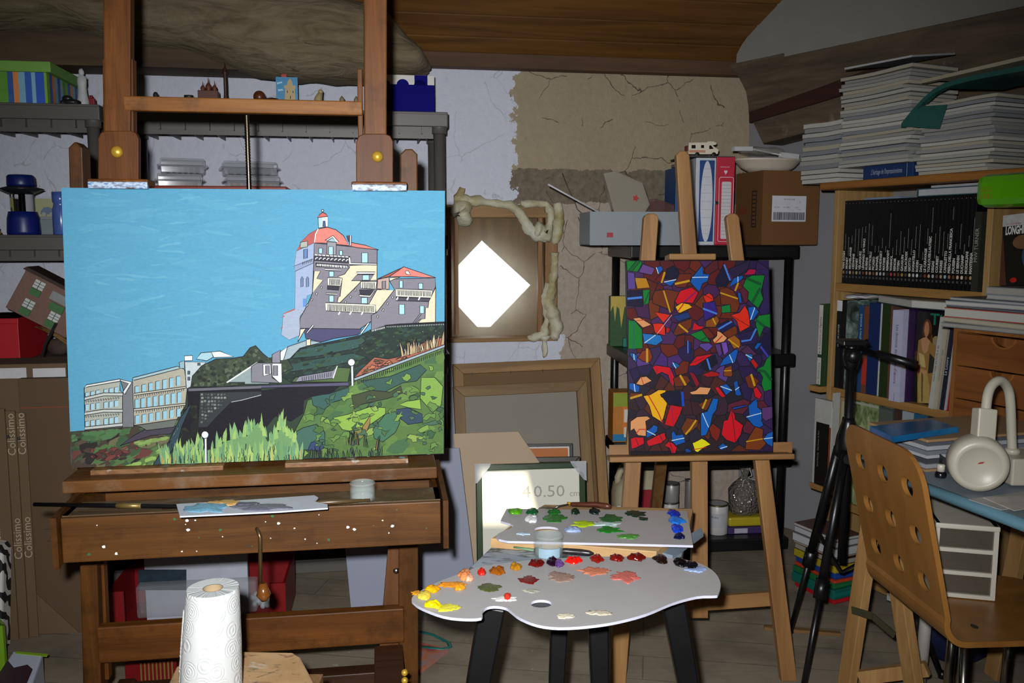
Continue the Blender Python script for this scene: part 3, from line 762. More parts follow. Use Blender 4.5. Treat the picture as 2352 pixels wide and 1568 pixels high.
pic.p(CR, [(905, 728), (1233, 716), (1231, 905), (1040, 918), (1030, 935), (790, 1176), (755, 1170), (770, 1105), (790, 1100), (817, 885), (762, 862), (845, 832), (905, 752)])
pic.p(WH, [(890, 635), (915, 632), (918, 695), (1230, 705), (1228, 724), (900, 718)])
pic.p(CR, [(480, 795), (556, 797), (512, 885), (588, 907), (460, 1058)]); pic.p(CR, [(1140, 1190), (1228, 1020), (1320, 1008), (1400, 1030), (1230, 1292), (1218, 1200)])
pic.p(G, [(925, 912), (1000, 836), (1196, 840), (1145, 912)]); pic.r(LB, 1060, 842, 1138, 906); pic.p(WH, [(985, 806), (1212, 806), (1206, 832), (1000, 832)]); pic.p(WH, [(605, 765), (802, 775), (800, 792), (610, 786)])
pic.p('#35323c', [(636, 976), (785, 984), (775, 1026), (636, 1014)]); pic.p('#f0ead6', [(640, 876), (818, 880), (797, 976), (640, 966)]); pic.bars(658, 888, 795, 892, 9, 72)
pic.p('#f0ead6', [(618, 1058), (762, 1064), (756, 1082), (625, 1074)])
pic.p('#35323c', [(1020, 1022), (1190, 1020), (1160, 1078), (1030, 1074)]); pic.p('#f0ead6', [(1040, 920), (1230, 922), (1216, 1012), (1040, 1002)]); pic.bars(1056, 930, 1212, 934, 9, 72); pic.p('#f0ead6', [(1012, 1078), (1150, 1090), (1200, 1020), (1205, 1035), (1155, 1110), (1030, 1102)])
pic.p('#f0ead6', [(614, 1175), (1218, 1196), (1210, 1302), (620, 1272)]); pic.bars(638, 1192, 1200, 1214, 34, 76)
for x in (780, 915, 1055): pic.ln(WH, [(x + 10, 1285), (x - 10, 1318)], .003)
for (x, y) in ((566, 992), (508, 1068), (452, 1138), (395, 1205), (972, 1022), (915, 1104), (856, 1165), (1240, 1340)): pic.p('#f0ead6', [(x - 14, y + 10), (x + 2, y - 18), (x + 14, y - 8), (x, y + 18)])
pic.z = (600, 420, .2807)
pic.p('#47446c', [(345, 1188), (822, 1194), (795, 1240), (600, 1270), (490, 1302), (365, 1270)]); pic.p(WH, [(805, 1235), (870, 1145), (892, 1140), (825, 1232)]); pic.p(WH, [(365, 1230), (420, 1160), (432, 1168), (380, 1228)])
pic.p(CR, [(320, 1195), (365, 1190), (300, 1300), (315, 1240)]); pic.r(CR, 370, 1280, 405, 1330, -4)
# right house
pic.z = (820, 580, .1595)
pic.p(G, [(462, 400), (480, 380), (1122, 362), (1130, 490), (1030, 722), (1125, 1002), (400, 1052), (205, 1112), (205, 900), (282, 862), (540, 532)])
pic.p('#c3a294', [(298, 386), (462, 352), (462, 526), (290, 520)]); pic.r('#83838c', 362, 412, 412, 520, -6)
pic.p(CO, [(466, 346), (672, 203), (1132, 360), (800, 345)]); pic.p('#a3463a', [(298, 378), (600, 238), (672, 203), (466, 346)]); pic.p(WH, [(690, 268), (738, 262), (768, 315), (710, 310)])
pic.p(CR, [(170, 742), (288, 532), (532, 540), (282, 862), (262, 752)]); pic.p(CR, [(1132, 500), (1127, 1002), (880, 1022), (910, 956), (978, 950), (985, 792), (1022, 792), (1032, 702)])
pic.p(CR, [(470, 360), (620, 352), (540, 378), (475, 410)])
for q in ((610, 405, 660, 506), (885, 440, 946, 522), (605, 745, 686, 886), (903, 765, 966, 872)): pic.r(LB, *q)
pic.p('#4c4954', [(558, 640), (1050, 656), (1030, 704), (560, 690)]); pic.p('#f0ead6', [(560, 520), (1082, 540), (1062, 652), (560, 632)]); pic.bars(582, 536, 1062, 556, 24, 76)
for x in (590, 740, 905): pic.ln(WH, [(x, 640), (x - 22, 682)], .003)
for (x, y) in ((512, 640), (440, 730), (375, 825), (296, 920)): pic.p('#f0ead6', [(x - 16, y + 12), (x + 2, y - 22), (x + 16, y - 8), (x, y + 22)])
for q in ([(790, 1030), (905, 882), (925, 885), (812, 1028)], [(835, 1026), (905, 955), (920, 960), (860, 1026)]): pic.p('#b9b9bd', q)
pic.ln(BK, [(400, 1050), (620, 1030), (1260, 1000)], .0035); pic.bars(210, 1110, 400, 1062, 10, 26, WH, .0012); pic.bars(420, 1058, 1255, 1020, 34, 18, '#c9cdd2', .0012)
# assemble the canvas
pr = thing('oil_painting', 'large wide oil painting of domed seaside house on a hill under blue sky', 'painting', PT)
mb = MB(); q = CORN
mb.prism(q, 0, .032, 1, None, 'xz', 0); part('stretched_canvas', mb, [M_EDGE, M_CANVAS], pr)
part('painted_scene', pic.mb, M_PAINT, pr, None, False)

# ======================= kite mosaic =======================
KT = FR((.328, 2.375, .649), 3.9, 7.7)
KC = tr(KT, [(1438, 598), (1766, 598), (1776, 1039), (1447, 1044)])
kp = Pic(KT); kp.lw = .0026
kp.corn = KC
kp.mb.poly([(a, -.0002, b) for a, b in KC], 0, C('#120a10'))
x0, x1 = min(a for a, b in KC), max(a for a, b in KC); z0, z1 = min(b for a, b in KC), max(b for a, b in KC)
rs = random.Random(5); seeds = []
while len(seeds) < 170:
    p_ = (rs.uniform(x0, x1), rs.uniform(z0, z1))
    if all((p_[0] - s_[0]) ** 2 + (p_[1] - s_[1]) ** 2 > .021 ** 2 for s_ in seeds): seeds.append(p_)
kp.start(2)
for i, s_ in enumerate(seeds):
    poly = [(x0 + .002, z0 + .012), (x1 - .002, z0 + .004), (x1 - .004, z1 - .002), (x0 + .002, z1 - .002)]
    for j, t_ in enumerate(seeds):
        if j == i: continue
        dx, dy = t_[0] - s_[0], t_[1] - s_[1]; L = sqrt(dx * dx + dy * dy)
        if L > .14: continue
        poly = clip(poly, (s_[0] + t_[0]) / 2 - dx / L * .0012, (s_[1] + t_[1]) / 2 - dy / L * .0012, dx / L, dy / L)
        if not poly: break
    if len(poly) < 3: continue
    u, v_ = (s_[0] - x0) / (x1 - x0), (s_[1] - z0) / (z1 - z0)
    if u > .78: cs = ['#35224f', '#2a1c46', '#4a2a4a', '#1e1838', '#2a1c30', '#5a2230']
    elif v_ > .55: cs = ['#5c1f1c', '#6a2a18', '#542022', '#4a2a58', '#6f3216', '#5a2418', '#44204a']
    elif v_ > .4: cs = ['#4a2f6e', '#5a4080', '#552020', '#38264e', '#281c44', '#6a2a1a']
    else: cs = ['#2c1c1e', '#1f1a22', '#4a241c', '#3a1c22', '#26202c', '#5a2a16', '#35202c']
    kp.p(rs.choice(cs), poly, None, None, True)
kp.stop()
GN, GD, BL, RD, OR, YL, PE, BR, NV, PU, MG = '#137a2a', '#0f5226', '#1f5cb0', '#cf1620', '#dd2f17', '#eeb012', '#e0a070', '#6b3014', '#15122e', '#4a3a86', '#b02a4a'
GO, LBL, LW = '#c89a2c', '#5a86d8', '#cfe4f4'
def K(col, pts, *lines):
    kp.p(col, pts)
    for l in lines: kp.ln(l[0], l[1], l[2] if len(l) > 2 else .0022)
kp.z = (1420, 580, .1616)
K(GN, [(118, 100), (325, 100), (340, 160), (275, 275), (125, 260)], (BK, [(140, 260), (260, 110)], .002), (GD, [(170, 260), (285, 115)], .004), (BK, [(200, 260), (315, 105)], .002))
K('#6a4a86', [(350, 160), (520, 220), (480, 320), (290, 280)]); K(BL, [(530, 215), (610, 185), (640, 240), (575, 305)], (LW, [(540, 210), (572, 300)]))
K('#b98434', [(230, 355), (400, 360), (450, 500), (270, 515)]); K('#5f4a8c', [(130, 280), (230, 290), (250, 520), (135, 520)])
K(NV, [(128, 540), (340, 530), (350, 770), (130, 760)], (LBL, [(130, 655), (340, 635)], .006)); K(GN, [(345, 535), (455, 525), (435, 720), (360, 745)], (GD, [(370, 730), (445, 540)], .004))
K(NV, [(690, 230), (780, 190), (850, 230), (880, 340), (830, 380), (670, 380)]); K(BL, [(645, 420), (825, 375), (760, 470), (730, 475)], (LW, [(650, 418), (825, 382)]))
K('#6a2016', [(530, 380), (640, 270), (690, 300), (620, 440)], (GO, [(660, 275), (615, 430)], .005)); K('#6a2a18', [(800, 440), (870, 300), (1040, 300), (1020, 400), (950, 500), (820, 490)], (GO, [(805, 445), (1015, 400)], .006))
K(BL, [(1190, 180), (1210, 300), (1300, 310), (1270, 410), (1200, 440), (1150, 560), (1020, 420), (1050, 350)], (LW, [(1050, 352), (1275, 348)]))
K(NV, [(1380, 390), (1500, 160), (1600, 400), (1540, 480), (1400, 490)], (LBL, [(1505, 170), (1590, 395)], .005)); K('#2a1e3e', [(1560, 240), (1880, 100), (1840, 240), (1640, 370)])
K(BL, [(1570, 490), (1640, 360), (1760, 320), (1780, 360), (1700, 430)], (LW, [(1700, 340), (1702, 420)])); K('#6a2a14', [(1640, 560), (1700, 440), (1770, 500)], (GO, [(1705, 430), (1660, 545)], .005))
K(MG, [(1790, 320), (1860, 230), (1960, 240), (1940, 310)]); K('#2f2450', [(1950, 250), (2140, 220), (2150, 850), (2060, 900), (2000, 830), (2060, 640), (2040, 420), (2085, 320)])
K(GN, [(1770, 480), (1810, 370), (1900, 320), (2085, 320), (2030, 560), (2065, 660), (1990, 790), (1920, 740), (1840, 660), (1850, 560)], (GD, [(1820, 365), (2030, 450)], .008), (GD, [(2020, 500), (1900, 720)], .008))
K(BR, [(485, 620), (520, 540), (700, 520), (870, 560), (800, 700), (790, 850), (700, 800), (490, 720)], (GO, [(645, 540), (740, 850)], .004))
K(RD, [(805, 690), (880, 540), (1040, 490), (1140, 570), (1060, 720), (930, 710), (840, 740)], ('#8a2a5a', [(940, 700), (1100, 560)], .005)); K(YL, [(810, 770), (900, 710), (1010, 730), (1050, 780), (880, 860), (850, 850)], ('#b8342a', [(845, 840), (935, 715)], .003))
K(OR, [(1205, 620), (1290, 570), (1340, 610), (1360, 680), (1250, 720)], (BK, [(1225, 600), (1355, 670)], .0015)); K(BR, [(1440, 520), (1540, 490), (1640, 540), (1700, 640), (1730, 740), (1690, 850), (1600, 850), (1590, 740), (1460, 740)], (GO, [(1450, 570), (1700, 655)], .004))
K('#167a34', [(1465, 760), (1590, 735), (1600, 850), (1470, 860)]); K('#3a2a7a', [(1200, 720), (1370, 690), (1410, 830), (1400, 880), (1225, 970)], (LBL, [(1205, 795), (1405, 870)], .005)); K('#1f58aa', [(1690, 570), (1740, 570), (1760, 700), (1720, 720)])
K(OR, [(1590, 890), (1720, 850), (1800, 750), (1860, 850), (1875, 1050), (1730, 1130), (1680, 970)], (BK, [(1600, 890), (1870, 1050)], .0015)); K(BL, [(1840, 780), (1930, 760), (2000, 840), (1920, 960), (1870, 950)], (LW, [(1940, 780), (1880, 955)]))
K(GN, [(1960, 940), (2000, 890), (2160, 870), (2165, 1070), (2080, 1040), (2005, 1210), (1950, 1020)], (GD, [(1945, 950), (2080, 1050)], .008))
K(OR, [(520, 845), (740, 880), (640, 1000)]); K(OR, [(490, 1010), (590, 1000), (640, 1010), (670, 1070), (665, 1180), (520, 1140)]); K('#c02a24', [(680, 1060), (740, 1080), (720, 1140), (680, 1140)]); kp.ln('#d8a0b0', [(760, 885), (640, 1040), (540, 1170)], .0018)
K(PE, [(210, 940), (300, 920), (470, 1020), (350, 1070)], ('#c8524a', [(240, 970), (370, 955)], .002)); K(GN, [(140, 960), (240, 970), (340, 1090), (350, 1360), (140, 1370)], ('#1a6a62', [(225, 970), (215, 1370)], .004)); K('#3a78b8', [(345, 1145), (600, 1170), (635, 1250), (540, 1320), (370, 1290)], (LW, [(370, 1285), (530, 1170)]))
K('#283a72', [(780, 900), (990, 840), (1030, 920), (850, 980)]); K('#6a3014', [(780, 1150), (850, 1000), (1050, 930), (1040, 1060), (960, 1140), (820, 1180)], (GO, [(860, 1020), (990, 1130)], .005)); K(RD, [(1050, 1110), (1075, 990), (1150, 1040), (1220, 1045), (1190, 1090)])
K(GN, [(1020, 1160), (1190, 1100), (1310, 1270), (1170, 1260)], (GD, [(1170, 1250), (1260, 1195)], .004)); K('#8a4a16', [(1245, 970), (1400, 900), (1440, 960), (1390, 1060), (1240, 1060)], (GO, [(1340, 930), (1385, 1020)], .004)); K('#1c1a4a', [(1390, 1040), (1560, 960), (1670, 1030), (1480, 1140)], (LBL, [(1420, 1090), (1610, 980)], .005))
K(PE, [(1340, 1240), (1400, 1180), (1405, 1110), (1460, 1130), (1550, 1210), (1500, 1270), (1370, 1295)], ('#b8342a', [(1370, 1290), (1480, 1180)], .003)); K('#9a5a1a', [(1560, 1220), (1650, 1170), (1730, 1240), (1740, 1330), (1640, 1370)], (GO, [(1560, 1230), (1715, 1345)], .004))
K('#281c44', [(1690, 1160), (1960, 1090), (1980, 1290), (1760, 1320)], (LBL, [(1750, 1260), (1880, 1240), (1960, 1080)], .005)); K('#1a1438', [(2000, 1250), (2160, 1090), (2170, 1430), (2100, 1480), (2020, 1330)], ('#4a4aa8', [(2020, 1330), (2130, 1480)], .006)); K(BL, [(1930, 1350), (1980, 1280), (2040, 1290), (1970, 1380)])
K('#5f4a92', [(1170, 1290), (1290, 1280), (1350, 1330), (1260, 1410), (1150, 1330)]); K('#5a3a7a', [(1370, 1310), (1450, 1290), (1480, 1440), (1430, 1480)]); K('#7a56b0', [(1460, 1280), (1540, 1270), (1570, 1400), (1500, 1460)]); K('#1c2a66', [(970, 1250), (1040, 1280), (1030, 1430), (980, 1430)], ('#6a86e0', [(990, 1250), (990, 1430)], .003))
kp.z = (1420, 800, .1658)
K('#84361a', [(270, 130), (330, 30), (440, 10), (475, 120), (440, 190), (350, 180)], (GO, [(400, 0), (400, 195)], .006)); K('#2f66a8', [(155, 80), (190, 55), (265, 100), (250, 190), (230, 185)], (LW, [(215, 75), (222, 160)]))
K(RD, [(470, 260), (520, 230), (720, 260), (780, 400), (770, 520), (720, 480), (690, 370), (600, 330), (530, 365)], ('#8a2a5a', [(530, 235), (530, 360)], .002), ('#8a2a5a', [(715, 270), (740, 500)], .002)); K('#2f66a8', [(735, 235), (770, 185), (860, 235), (800, 280)], (LW, [(755, 195), (800, 275)]))
K(RD, [(980, 225), (1080, 110), (1300, 70), (1290, 100), (1150, 190), (1080, 235), (1000, 245)], (BK, [(1000, 205), (1190, 130)], .0015)); K('#101022', [(1120, 270), (1230, 130), (1340, 90), (1380, 200), (1240, 310)], (LBL, [(1230, 140), (1275, 295)], .005)); K(BL, [(1405, 250), (1450, 150), (1540, 70), (1620, 10), (1665, 30), (1620, 190)], (LW, [(1540, 85), (1588, 200)]))
K('#2f6ab0', [(1765, 80), (1850, 75), (1865, 120), (1820, 190)], (LW, [(1765, 85), (1855, 135)])); K('#b8241c', [(1830, 180), (1870, 140), (1945, 230), (1900, 285)]); K(GN, [(1920, 285), (2010, 240), (2050, 150), (2115, 80), (2125, 560), (2020, 600), (1980, 490), (2000, 400), (1960, 330)], (GD, [(1930, 300), (2030, 320), (2120, 440)], .008))
K(PE, [(245, 490), (310, 395), (390, 385), (465, 450), (330, 515)], (RD, [(315, 390), (350, 500)], .002)); K('#6b3014', [(760, 420), (850, 365), (960, 380), (1000, 450), (930, 520), (790, 530)], (GO, [(855, 370), (935, 510)], .006)); K('#8a2430', [(980, 330), (1050, 340), (1130, 480), (1090, 540), (1060, 500)]); K('#a82420', [(1165, 360), (1290, 310), (1400, 340), (1390, 385), (1240, 400)]); K('#84421a', [(1455, 380), (1470, 270), (1570, 235), (1585, 370), (1560, 395)], (GO, [(1465, 310), (1565, 305)], .003)); K('#6b3014', [(1750, 400), (1840, 350), (1950, 450), (1880, 560), (1800, 540)], (GO, [(1840, 355), (1890, 520)], .006))
K(BL, [(150, 480), (210, 475), (300, 525), (290, 600), (240, 610), (150, 560)], (LW, [(220, 490), (232, 600)])); K('#6b3014', [(160, 610), (320, 620), (335, 650), (170, 700)], (GO, [(165, 690), (330, 640)], .006))
K(YL, [(345, 660), (440, 640), (560, 570), (660, 575), (650, 610), (580, 640), (600, 670), (660, 680), (680, 760), (630, 960), (600, 1020), (470, 940), (430, 800)], ('#c8442a', [(415, 645), (560, 900), (610, 1025)], .003)); K('#11102a', [(600, 660), (680, 590), (850, 590), (880, 700), (900, 790), (700, 780)], ('#3a5ac0', [(885, 600), (900, 800)], .007)); K(PE, [(985, 605), (1070, 580), (1130, 530), (1285, 545), (1240, 640), (1100, 640), (1020, 640)]); K(RD, [(1335, 545), (1390, 530), (1490, 660), (1440, 680), (1400, 650)]); K(BL, [(1410, 520), (1500, 485), (1580, 580), (1490, 650)], (LW, [(1415, 525), (1575, 580)])); K('#1f58a8', [(1595, 470), (1650, 440), (1670, 530), (1710, 640), (1660, 660), (1620, 640)], (LW, [(1620, 575), (1675, 535)])); K(RD, [(1870, 560), (1920, 530), (1990, 640), (1960, 705), (1890, 670)])
K('#cc2226', [(640, 1050), (720, 780), (890, 810), (850, 930), (770, 1085), (700, 1075)], ('#8a2a5a', [(735, 790), (770, 1080)], .002)); K('#6b3616', [(1110, 770), (1290, 680), (1270, 780), (1220, 860), (1160, 840)], (GO, [(1220, 705), (1165, 835)], .005)); K('#2262b4', [(1140, 900), (1230, 870), (1310, 690), (1390, 700), (1360, 850), (1310, 920), (1280, 1060), (1220, 1200), (1140, 1210)], (LW, [(1165, 895), (1250, 1090)]))
K(RD, [(1425, 1190), (1460, 1000), (1510, 990), (1560, 850), (1615, 910), (1620, 980), (1730, 1060), (1700, 1190), (1620, 1310), (1500, 1270)], (BK, [(1570, 870), (1600, 1080), (1625, 1310)], .0016)); K(BL, [(1770, 950), (1810, 920), (1800, 790), (1900, 700), (1930, 740), (1930, 810), (2015, 880), (1985, 1000), (2015, 1060), (1950, 1105), (1870, 1070)], (LW, [(1775, 950), (2015, 885)])); K('#3a5ac0', [(1570, 820), (1780, 780), (1785, 800), (1600, 845)]); K('#7a2a1c', [(1255, 1110), (1310, 1035), (1420, 1120), (1400, 1230), (1360, 1290), (1290, 1220)])
K('#6b3616', [(870, 1100), (950, 960), (1110, 990), (1100, 1080), (960, 1190), (900, 1180)], (GO, [(1080, 990), (1000, 1110), (930, 1190)], .005)); K(PE, [(168, 1010), (260, 945), (400, 935), (445, 970), (380, 1010), (390, 1080), (385, 1215), (270, 1205), (215, 1110), (165, 1140)], ('#c8524a', [(250, 1180), (290, 1120), (390, 1120)], .003)); K(BL, [(390, 1135), (440, 1110), (490, 1055), (550, 1080), (540, 1150), (480, 1200), (390, 1240)], (LW, [(395, 1140), (515, 1200)])); K(RD, [(170, 1250), (230, 1225), (350, 1230), (360, 1320), (240, 1380), (180, 1385)], (BK, [(240, 1240), (285, 1360)], .0016)); K(RD, [(390, 1280), (550, 1195), (640, 1165), (665, 1250), (600, 1310), (420, 1360)], (BK, [(570, 1190), (630, 1310)], .0016)); K(RD, [(640, 1345), (700, 1285), (760, 1310), (815, 1370), (790, 1450), (740, 1450), (710, 1380)], (BK, [(715, 1300), (760, 1440)], .0016))
K(BL, [(735, 1170), (770, 1140), (800, 1200), (900, 1185), (930, 1300), (800, 1345), (740, 1280)], (LW, [(740, 1275), (915, 1240)])); K('#e6dc14', [(1025, 1310), (1070, 1290), (1155, 1245), (1210, 1270), (1280, 1330), (1190, 1370), (1100, 1440), (1060, 1420)], (RD, [(1040, 1400), (1215, 1370)], .002)); K('#1f4c98', [(920, 1400), (960, 1380), (1015, 1415), (990, 1440), (940, 1440)]); K(BL, [(1380, 1360), (1450, 1310), (1520, 1365), (1430, 1410)], (LW, [(1410, 1385), (1510, 1355)]))
K('#7a3a14', [(1770, 1290), (1850, 1160), (1900, 1080), (2010, 1120), (2000, 1240), (2050, 1320), (1960, 1410), (1760, 1400)], (GO, [(1770, 1290), (2005, 1250)], .003)); K('#2262b4', [(2005, 1260), (2060, 1180), (2140, 1150), (2142, 1360), (2070, 1330)], (LW, [(2015, 1250), (2140, 1235)])); K('#5a3a6a', [(1985, 820), (2135, 800), (2138, 960), (2040, 1010), (1990, 960)])
kr = thing('mosaic_painting', 'upright painting of a dark mosaic of red, green, blue and yellow kite shapes', 'painting', KT)
mb = MB(); mb.prism(KC, 0, .018, 1, None, 'xz', 0); part('stretched_canvas', mb, [M_EDGE, M_CANVAS], kr)
part('painted_mosaic', kp.mb, M_PAINT2, kr, None, False)
# ======================= big studio easel and what stands on it =======================
def slab(mb, T, pts, y0, y1, m=0, bev=0.0, mside=None):
    return mb.prism(tr(T, pts, y0), y0, y1, m, None, 'xz', mside, bev)
def rect(T, d, tl, tr_, br, bl):
    q = tr(T, [tl, tr_, br, bl], d)
    return ((q[0][0] + q[3][0]) / 2, (q[1][0] + q[2][0]) / 2, (q[2][1] + q[3][1]) / 2, (q[0][1] + q[1][1]) / 2)
ET = FR((-.958, 1.845, 0), 8.7)
MH = wood('#4d2a0c', '#7f4a18', 'z', 1.0, .5, '#2a180c', .4, .1, False, .2); MHx = wood('#452509', '#6c3f16', 'x', 1.0, .5, '#251509', .5, .1, False, .2)
MDK = wood('#2c1709', '#472712', 'x', 1.0, .5); MDKz = wood('#3c220a', '#5e3812', 'z', 1.0, .5, '#1c0f06', .6, .1, False, .2)
t = NT('paint_stained_wood'); v = t.coord(); n = t.noise(t.coord((8, 8, 30)), 6, 5); c = t.ramp(n, [(.3, '#5a3a1e'), (.7, '#8a6038')])
for (sc, th, col) in ((19, .67, '#b9b9b0'), (27, .63, '#7f9fb0'), (23, .65, '#b0502c'), (16, .62, '#3d3327')):
    k = t.ramp(t.noise(t.coord((1, 1, 1), (0, 0, sc)), sc, 3), [(th, 0.0), (th + .05, 1.0)]); c = t.mix(t.math('MULTIPLY', k, .8), c, C(col))
t.inp('Base Color', c); t.inp('Roughness', .5); M_STAIN = t.mat
t = NT('blue_smeared_wood'); v = t.coord(); c = t.ramp(t.noise(t.coord((4, 4, 9)), 14, 4), [(.36, '#5f3c1e'), (.46, '#7f94ae'), (.56, '#b4c4d4'), (.66, '#4f74a8')])
t.inp('Base Color', c); t.inp('Roughness', .5); M_SMEAR = t.mat
BRASS = pm('#d6a93a', .32, .55, .05); STEEL = pm('#9a9690', .3, 1.0, .1); GLASS = clear('#b4c0bb', .2, .03)
ea = thing('studio_easel', 'large dark wooden studio easel holding the seaside house painting', 'easel', ET)
def down(T, a, b, d):     # a traced edge carried on to the floor
    (x0, z0), (x1, z1) = tr(T, [a, b], d); return x0 + (x1 - x0) * (z0 - 0) / (z0 - z1)
for (tl, tr_, br, bl) in (((156, 326), (188, 326), (232, 1568), (190, 1568)), ((919, 342), (959, 342), (961, 1568), (915, 1568))):
    q = tr(ET, [tl, tr_], .07); mb = MB(); c = .012
    fl, fr = down(ET, tl, bl, .07), down(ET, tr_, br, .07)
    mb.prism([(fl, 0), (fr, 0), (q[1][0], q[1][1] - c), (q[1][0] - c, q[1][1]), (q[0][0] + c, q[0][1]), (q[0][0], q[0][1] - c)], .07, .125, 0, None, 'xz', None, .003); part('upright', mb, MDKz, ea)
for (x0, x1, xb0, xb1, kx, kz, cl, R) in ((238, 298, 225, 318, 270, 349, [(200, 407), (340, 414), (340, 435), (200, 431)], (235, 305, 135)), (836, 887, 818, 903, 867, 360, [(806, 413), (935, 421), (936, 441), (808, 436)], (820, 886, 158))):
    mb = MB(); slab(mb, ET, [(x0 - 2, -120), (x1 + 2, -120), (x1 + 1, 430), (x0 + 1, 430)], .052, .085, 0, .003); part('mast', mb, MH, ea)
    mb = MB(); slab(mb, ET, [(R[0], R[2]), (R[0] + 12, R[2]), (R[0] + 16, 420), (R[0] + 4, 420)], .06, .09, 0, .002)
    if x0 < 500: slab(mb, ET, [(R[1] - 10, R[2]), (R[1], R[2]), (R[1] + 3, 420), (R[1] - 7, 420)], .06, .09, 0, .002)
    part('guide_rail', mb, MH, ea)
    yb = 300 if x0 < 500 else 307; mb = MB()
    slab(mb, ET, [(xb0, 425), (xb0, yb + 18), (xb0 + 6, yb + 5), (xb0 + 18, yb), (xb1 - 18, yb), (xb1 - 6, yb + 5), (xb1, yb + 18), (xb1, 425)], .03, .052, 0, .002); bl_ = part('slider_block', mb, MDKz if x0 < 0 else wood('#482508', '#663a12', 'z', 1, .5, None, .5, .1, False, .2), ea)
    kq = tr(ET, [(kx, kz)], .03)[0]; kt = Matrix.Translation((kq[0], .03, kq[1])) @ Matrix.Rotation(pi / 2, 4, 'X')
    mb = MB(); mb.lathe([(.006, 0), (.012, .003), (.0125, .007), (.009, .011), (.001, .013)], n=20, T=kt); part('brass_knob', mb, BRASS, bl_, 'brass knob')
    q = rect(ET, -.014, *cl); mb = MB(); mb.box(q[0], q[1], -.014, .05, q[2] + .006, q[3], 0, .003); cj = part('canvas_clamp', mb, MH, ea)
    mb = MB(); mb.box(q[0] + .001, q[1] - .001, -.016, .0, q[2], q[3] - .006, 0, .002); part('paint_smear', mb, M_SMEAR, cj, 'blue and white paint crust')
mb = MB(); q = rect(ET, .05, (305, 221), (822, 231), (822, 264), (305, 254)); mb.box(q[0] - .02, q[1] + .01, .05, .075, q[2], q[3], 0, .003); part('crossbar', mb, wood('#6f421a', '#9a6832', 'x', 1, .5, '#3a2818', .7, .1, False, .2), ea)
# threaded rod behind the canvas
q = tr(ET, [(566, 262), (566, 440)], .06); mb = MB(); pts = []; rr = []
zr = q[1][1] - .5
for i in range(220): z = q[0][1] - (q[0][1] - zr) * i / 219; pts.append((q[0][0], .062, z)); rr.append(.0062 if i % 2 else .0048)
mb.tube(pts, rr, 10); part('threaded_rod', mb, pm('#5a5248', .3, 1, .1), ea, 'steel screw thread')
# ledge, tray, back board, drawer
for quad in (((207, 1080), (513, 1069), (513, 1096), (207, 1106)), ((654, 1061), (938, 1050), (938, 1076), (654, 1086))):
    q = rect(ET, -.025, *quad); mb = MB(); mb.box(q[0], q[1], -.025, .06, q[2] - .01, .7525, 0, .002); part('canvas_ledge', mb, M_STAIN, ea, 'paint stained ledge')
q = rect(ET, -.07, (140, 1106), (1004, 1072), (1005, 1098), (143, 1135)); TRAY = q
mb = MB(); mb.box(q[0], q[1], -.07, .066, q[2], q[3], 0, .003); part('tray', mb, wood('#4f3014', '#744a22', 'x', 1, .5, '#8a8478', .25, .1, False, .2), ea)
mb = MB(); mb.box(q[0] + .06, q[1] - .035, .066, .075, q[2] - .1, q[3] + .05); part('back_board', mb, MDK, ea)
q = rect(ET, -.20, (140, 1191), (1004, 1147), (1021, 1243), (143, 1298)); DR = q; zt_ = q[3]
mb = MB(); x0, x1, z0, z1 = q
mb.box(x0, x1, -.20, -.188, z0, z1 - .002, 0, .002); mb.box(x0, x1, -.188, .06, z0, z0 + .01); mb.box(x0, x1, .05, .06, z0, z1); mb.box(x0, x0 + .01, -.188, .05, z0, z1); mb.box(x1 - .01, x1, -.188, .05, z0, z1); mb.box(x0, x1, -.189, -.10, z1 - .012, z1, 1)
rs = random.Random(4)
for i in range(46):
    x, z = rs.uniform(x0 + .02, x1 - .02), rs.uniform(z0 + .01, z1 - .01); r = rs.choice((.0012, .0016, .003))
    mb.poly([(x + r * cos(2 * pi * k / 7) * rs.uniform(.6, 1.6), -.2004, z + r * sin(2 * pi * k / 7)) for k in range(7)], rs.choice((2, 2, 3, 4, 4)))
dr = part('drawer_box', mb, [wood('#42270e', '#66401a', 'x', 1, .45, '#2e1b0e', .45, .1, False, .25), wood('#46341f', '#5f4930', 'x', 1, .5, '#8a8478', .4), pm('#dcdcd6', .5), pm('#2f5a34', .5), pm('#2a2018', .6)], ea)
for (xa, xb_) in ((x0 - .013, x0 - .002), (x1 + .004, x1 + .015)):
    mb = MB(); mb.prism([(-.215, z0 - .006), (-.215, z1 + .004), (.06, z1 + .02), (.06, z0 - .006)], xa, xb_, 0, Matrix(((0, 0, 1, 0), (1, 0, 0, 0), (0, 1, 0, 0), (0, 0, 0, 1))), 'xy'); part('end_panel', mb, MDKz, dr)
# brass hook and crank
a, b = tr(ET, [(594, 1216), (600, 1338)], -.205); mb = MB()
mb.tube([(a[0] - .004, -.2, a[1]), (a[0], -.214, a[1]), (a[0] + .004, -.216, a[1] - .012), (b[0], -.216, b[1])], .0042, 8); ck = part('crank', mb, pm('#6e5a3a', .35, .8), dr, 'worn brass crank rod')
kq = tr(ET, [(604, 1338), (606, 1364), (608, 1378)], -.215); mb = MB(); mb.tube([(kq[0][0], -.216, kq[0][1]), (kq[1][0], -.218, kq[1][1]), (kq[2][0], -.218, kq[2][1])], [.007, .0145, .006], 14); part('crank_handle', mb, pm('#6a3c14', .25, 0, .1, 30, 0, .5, .6), ck)
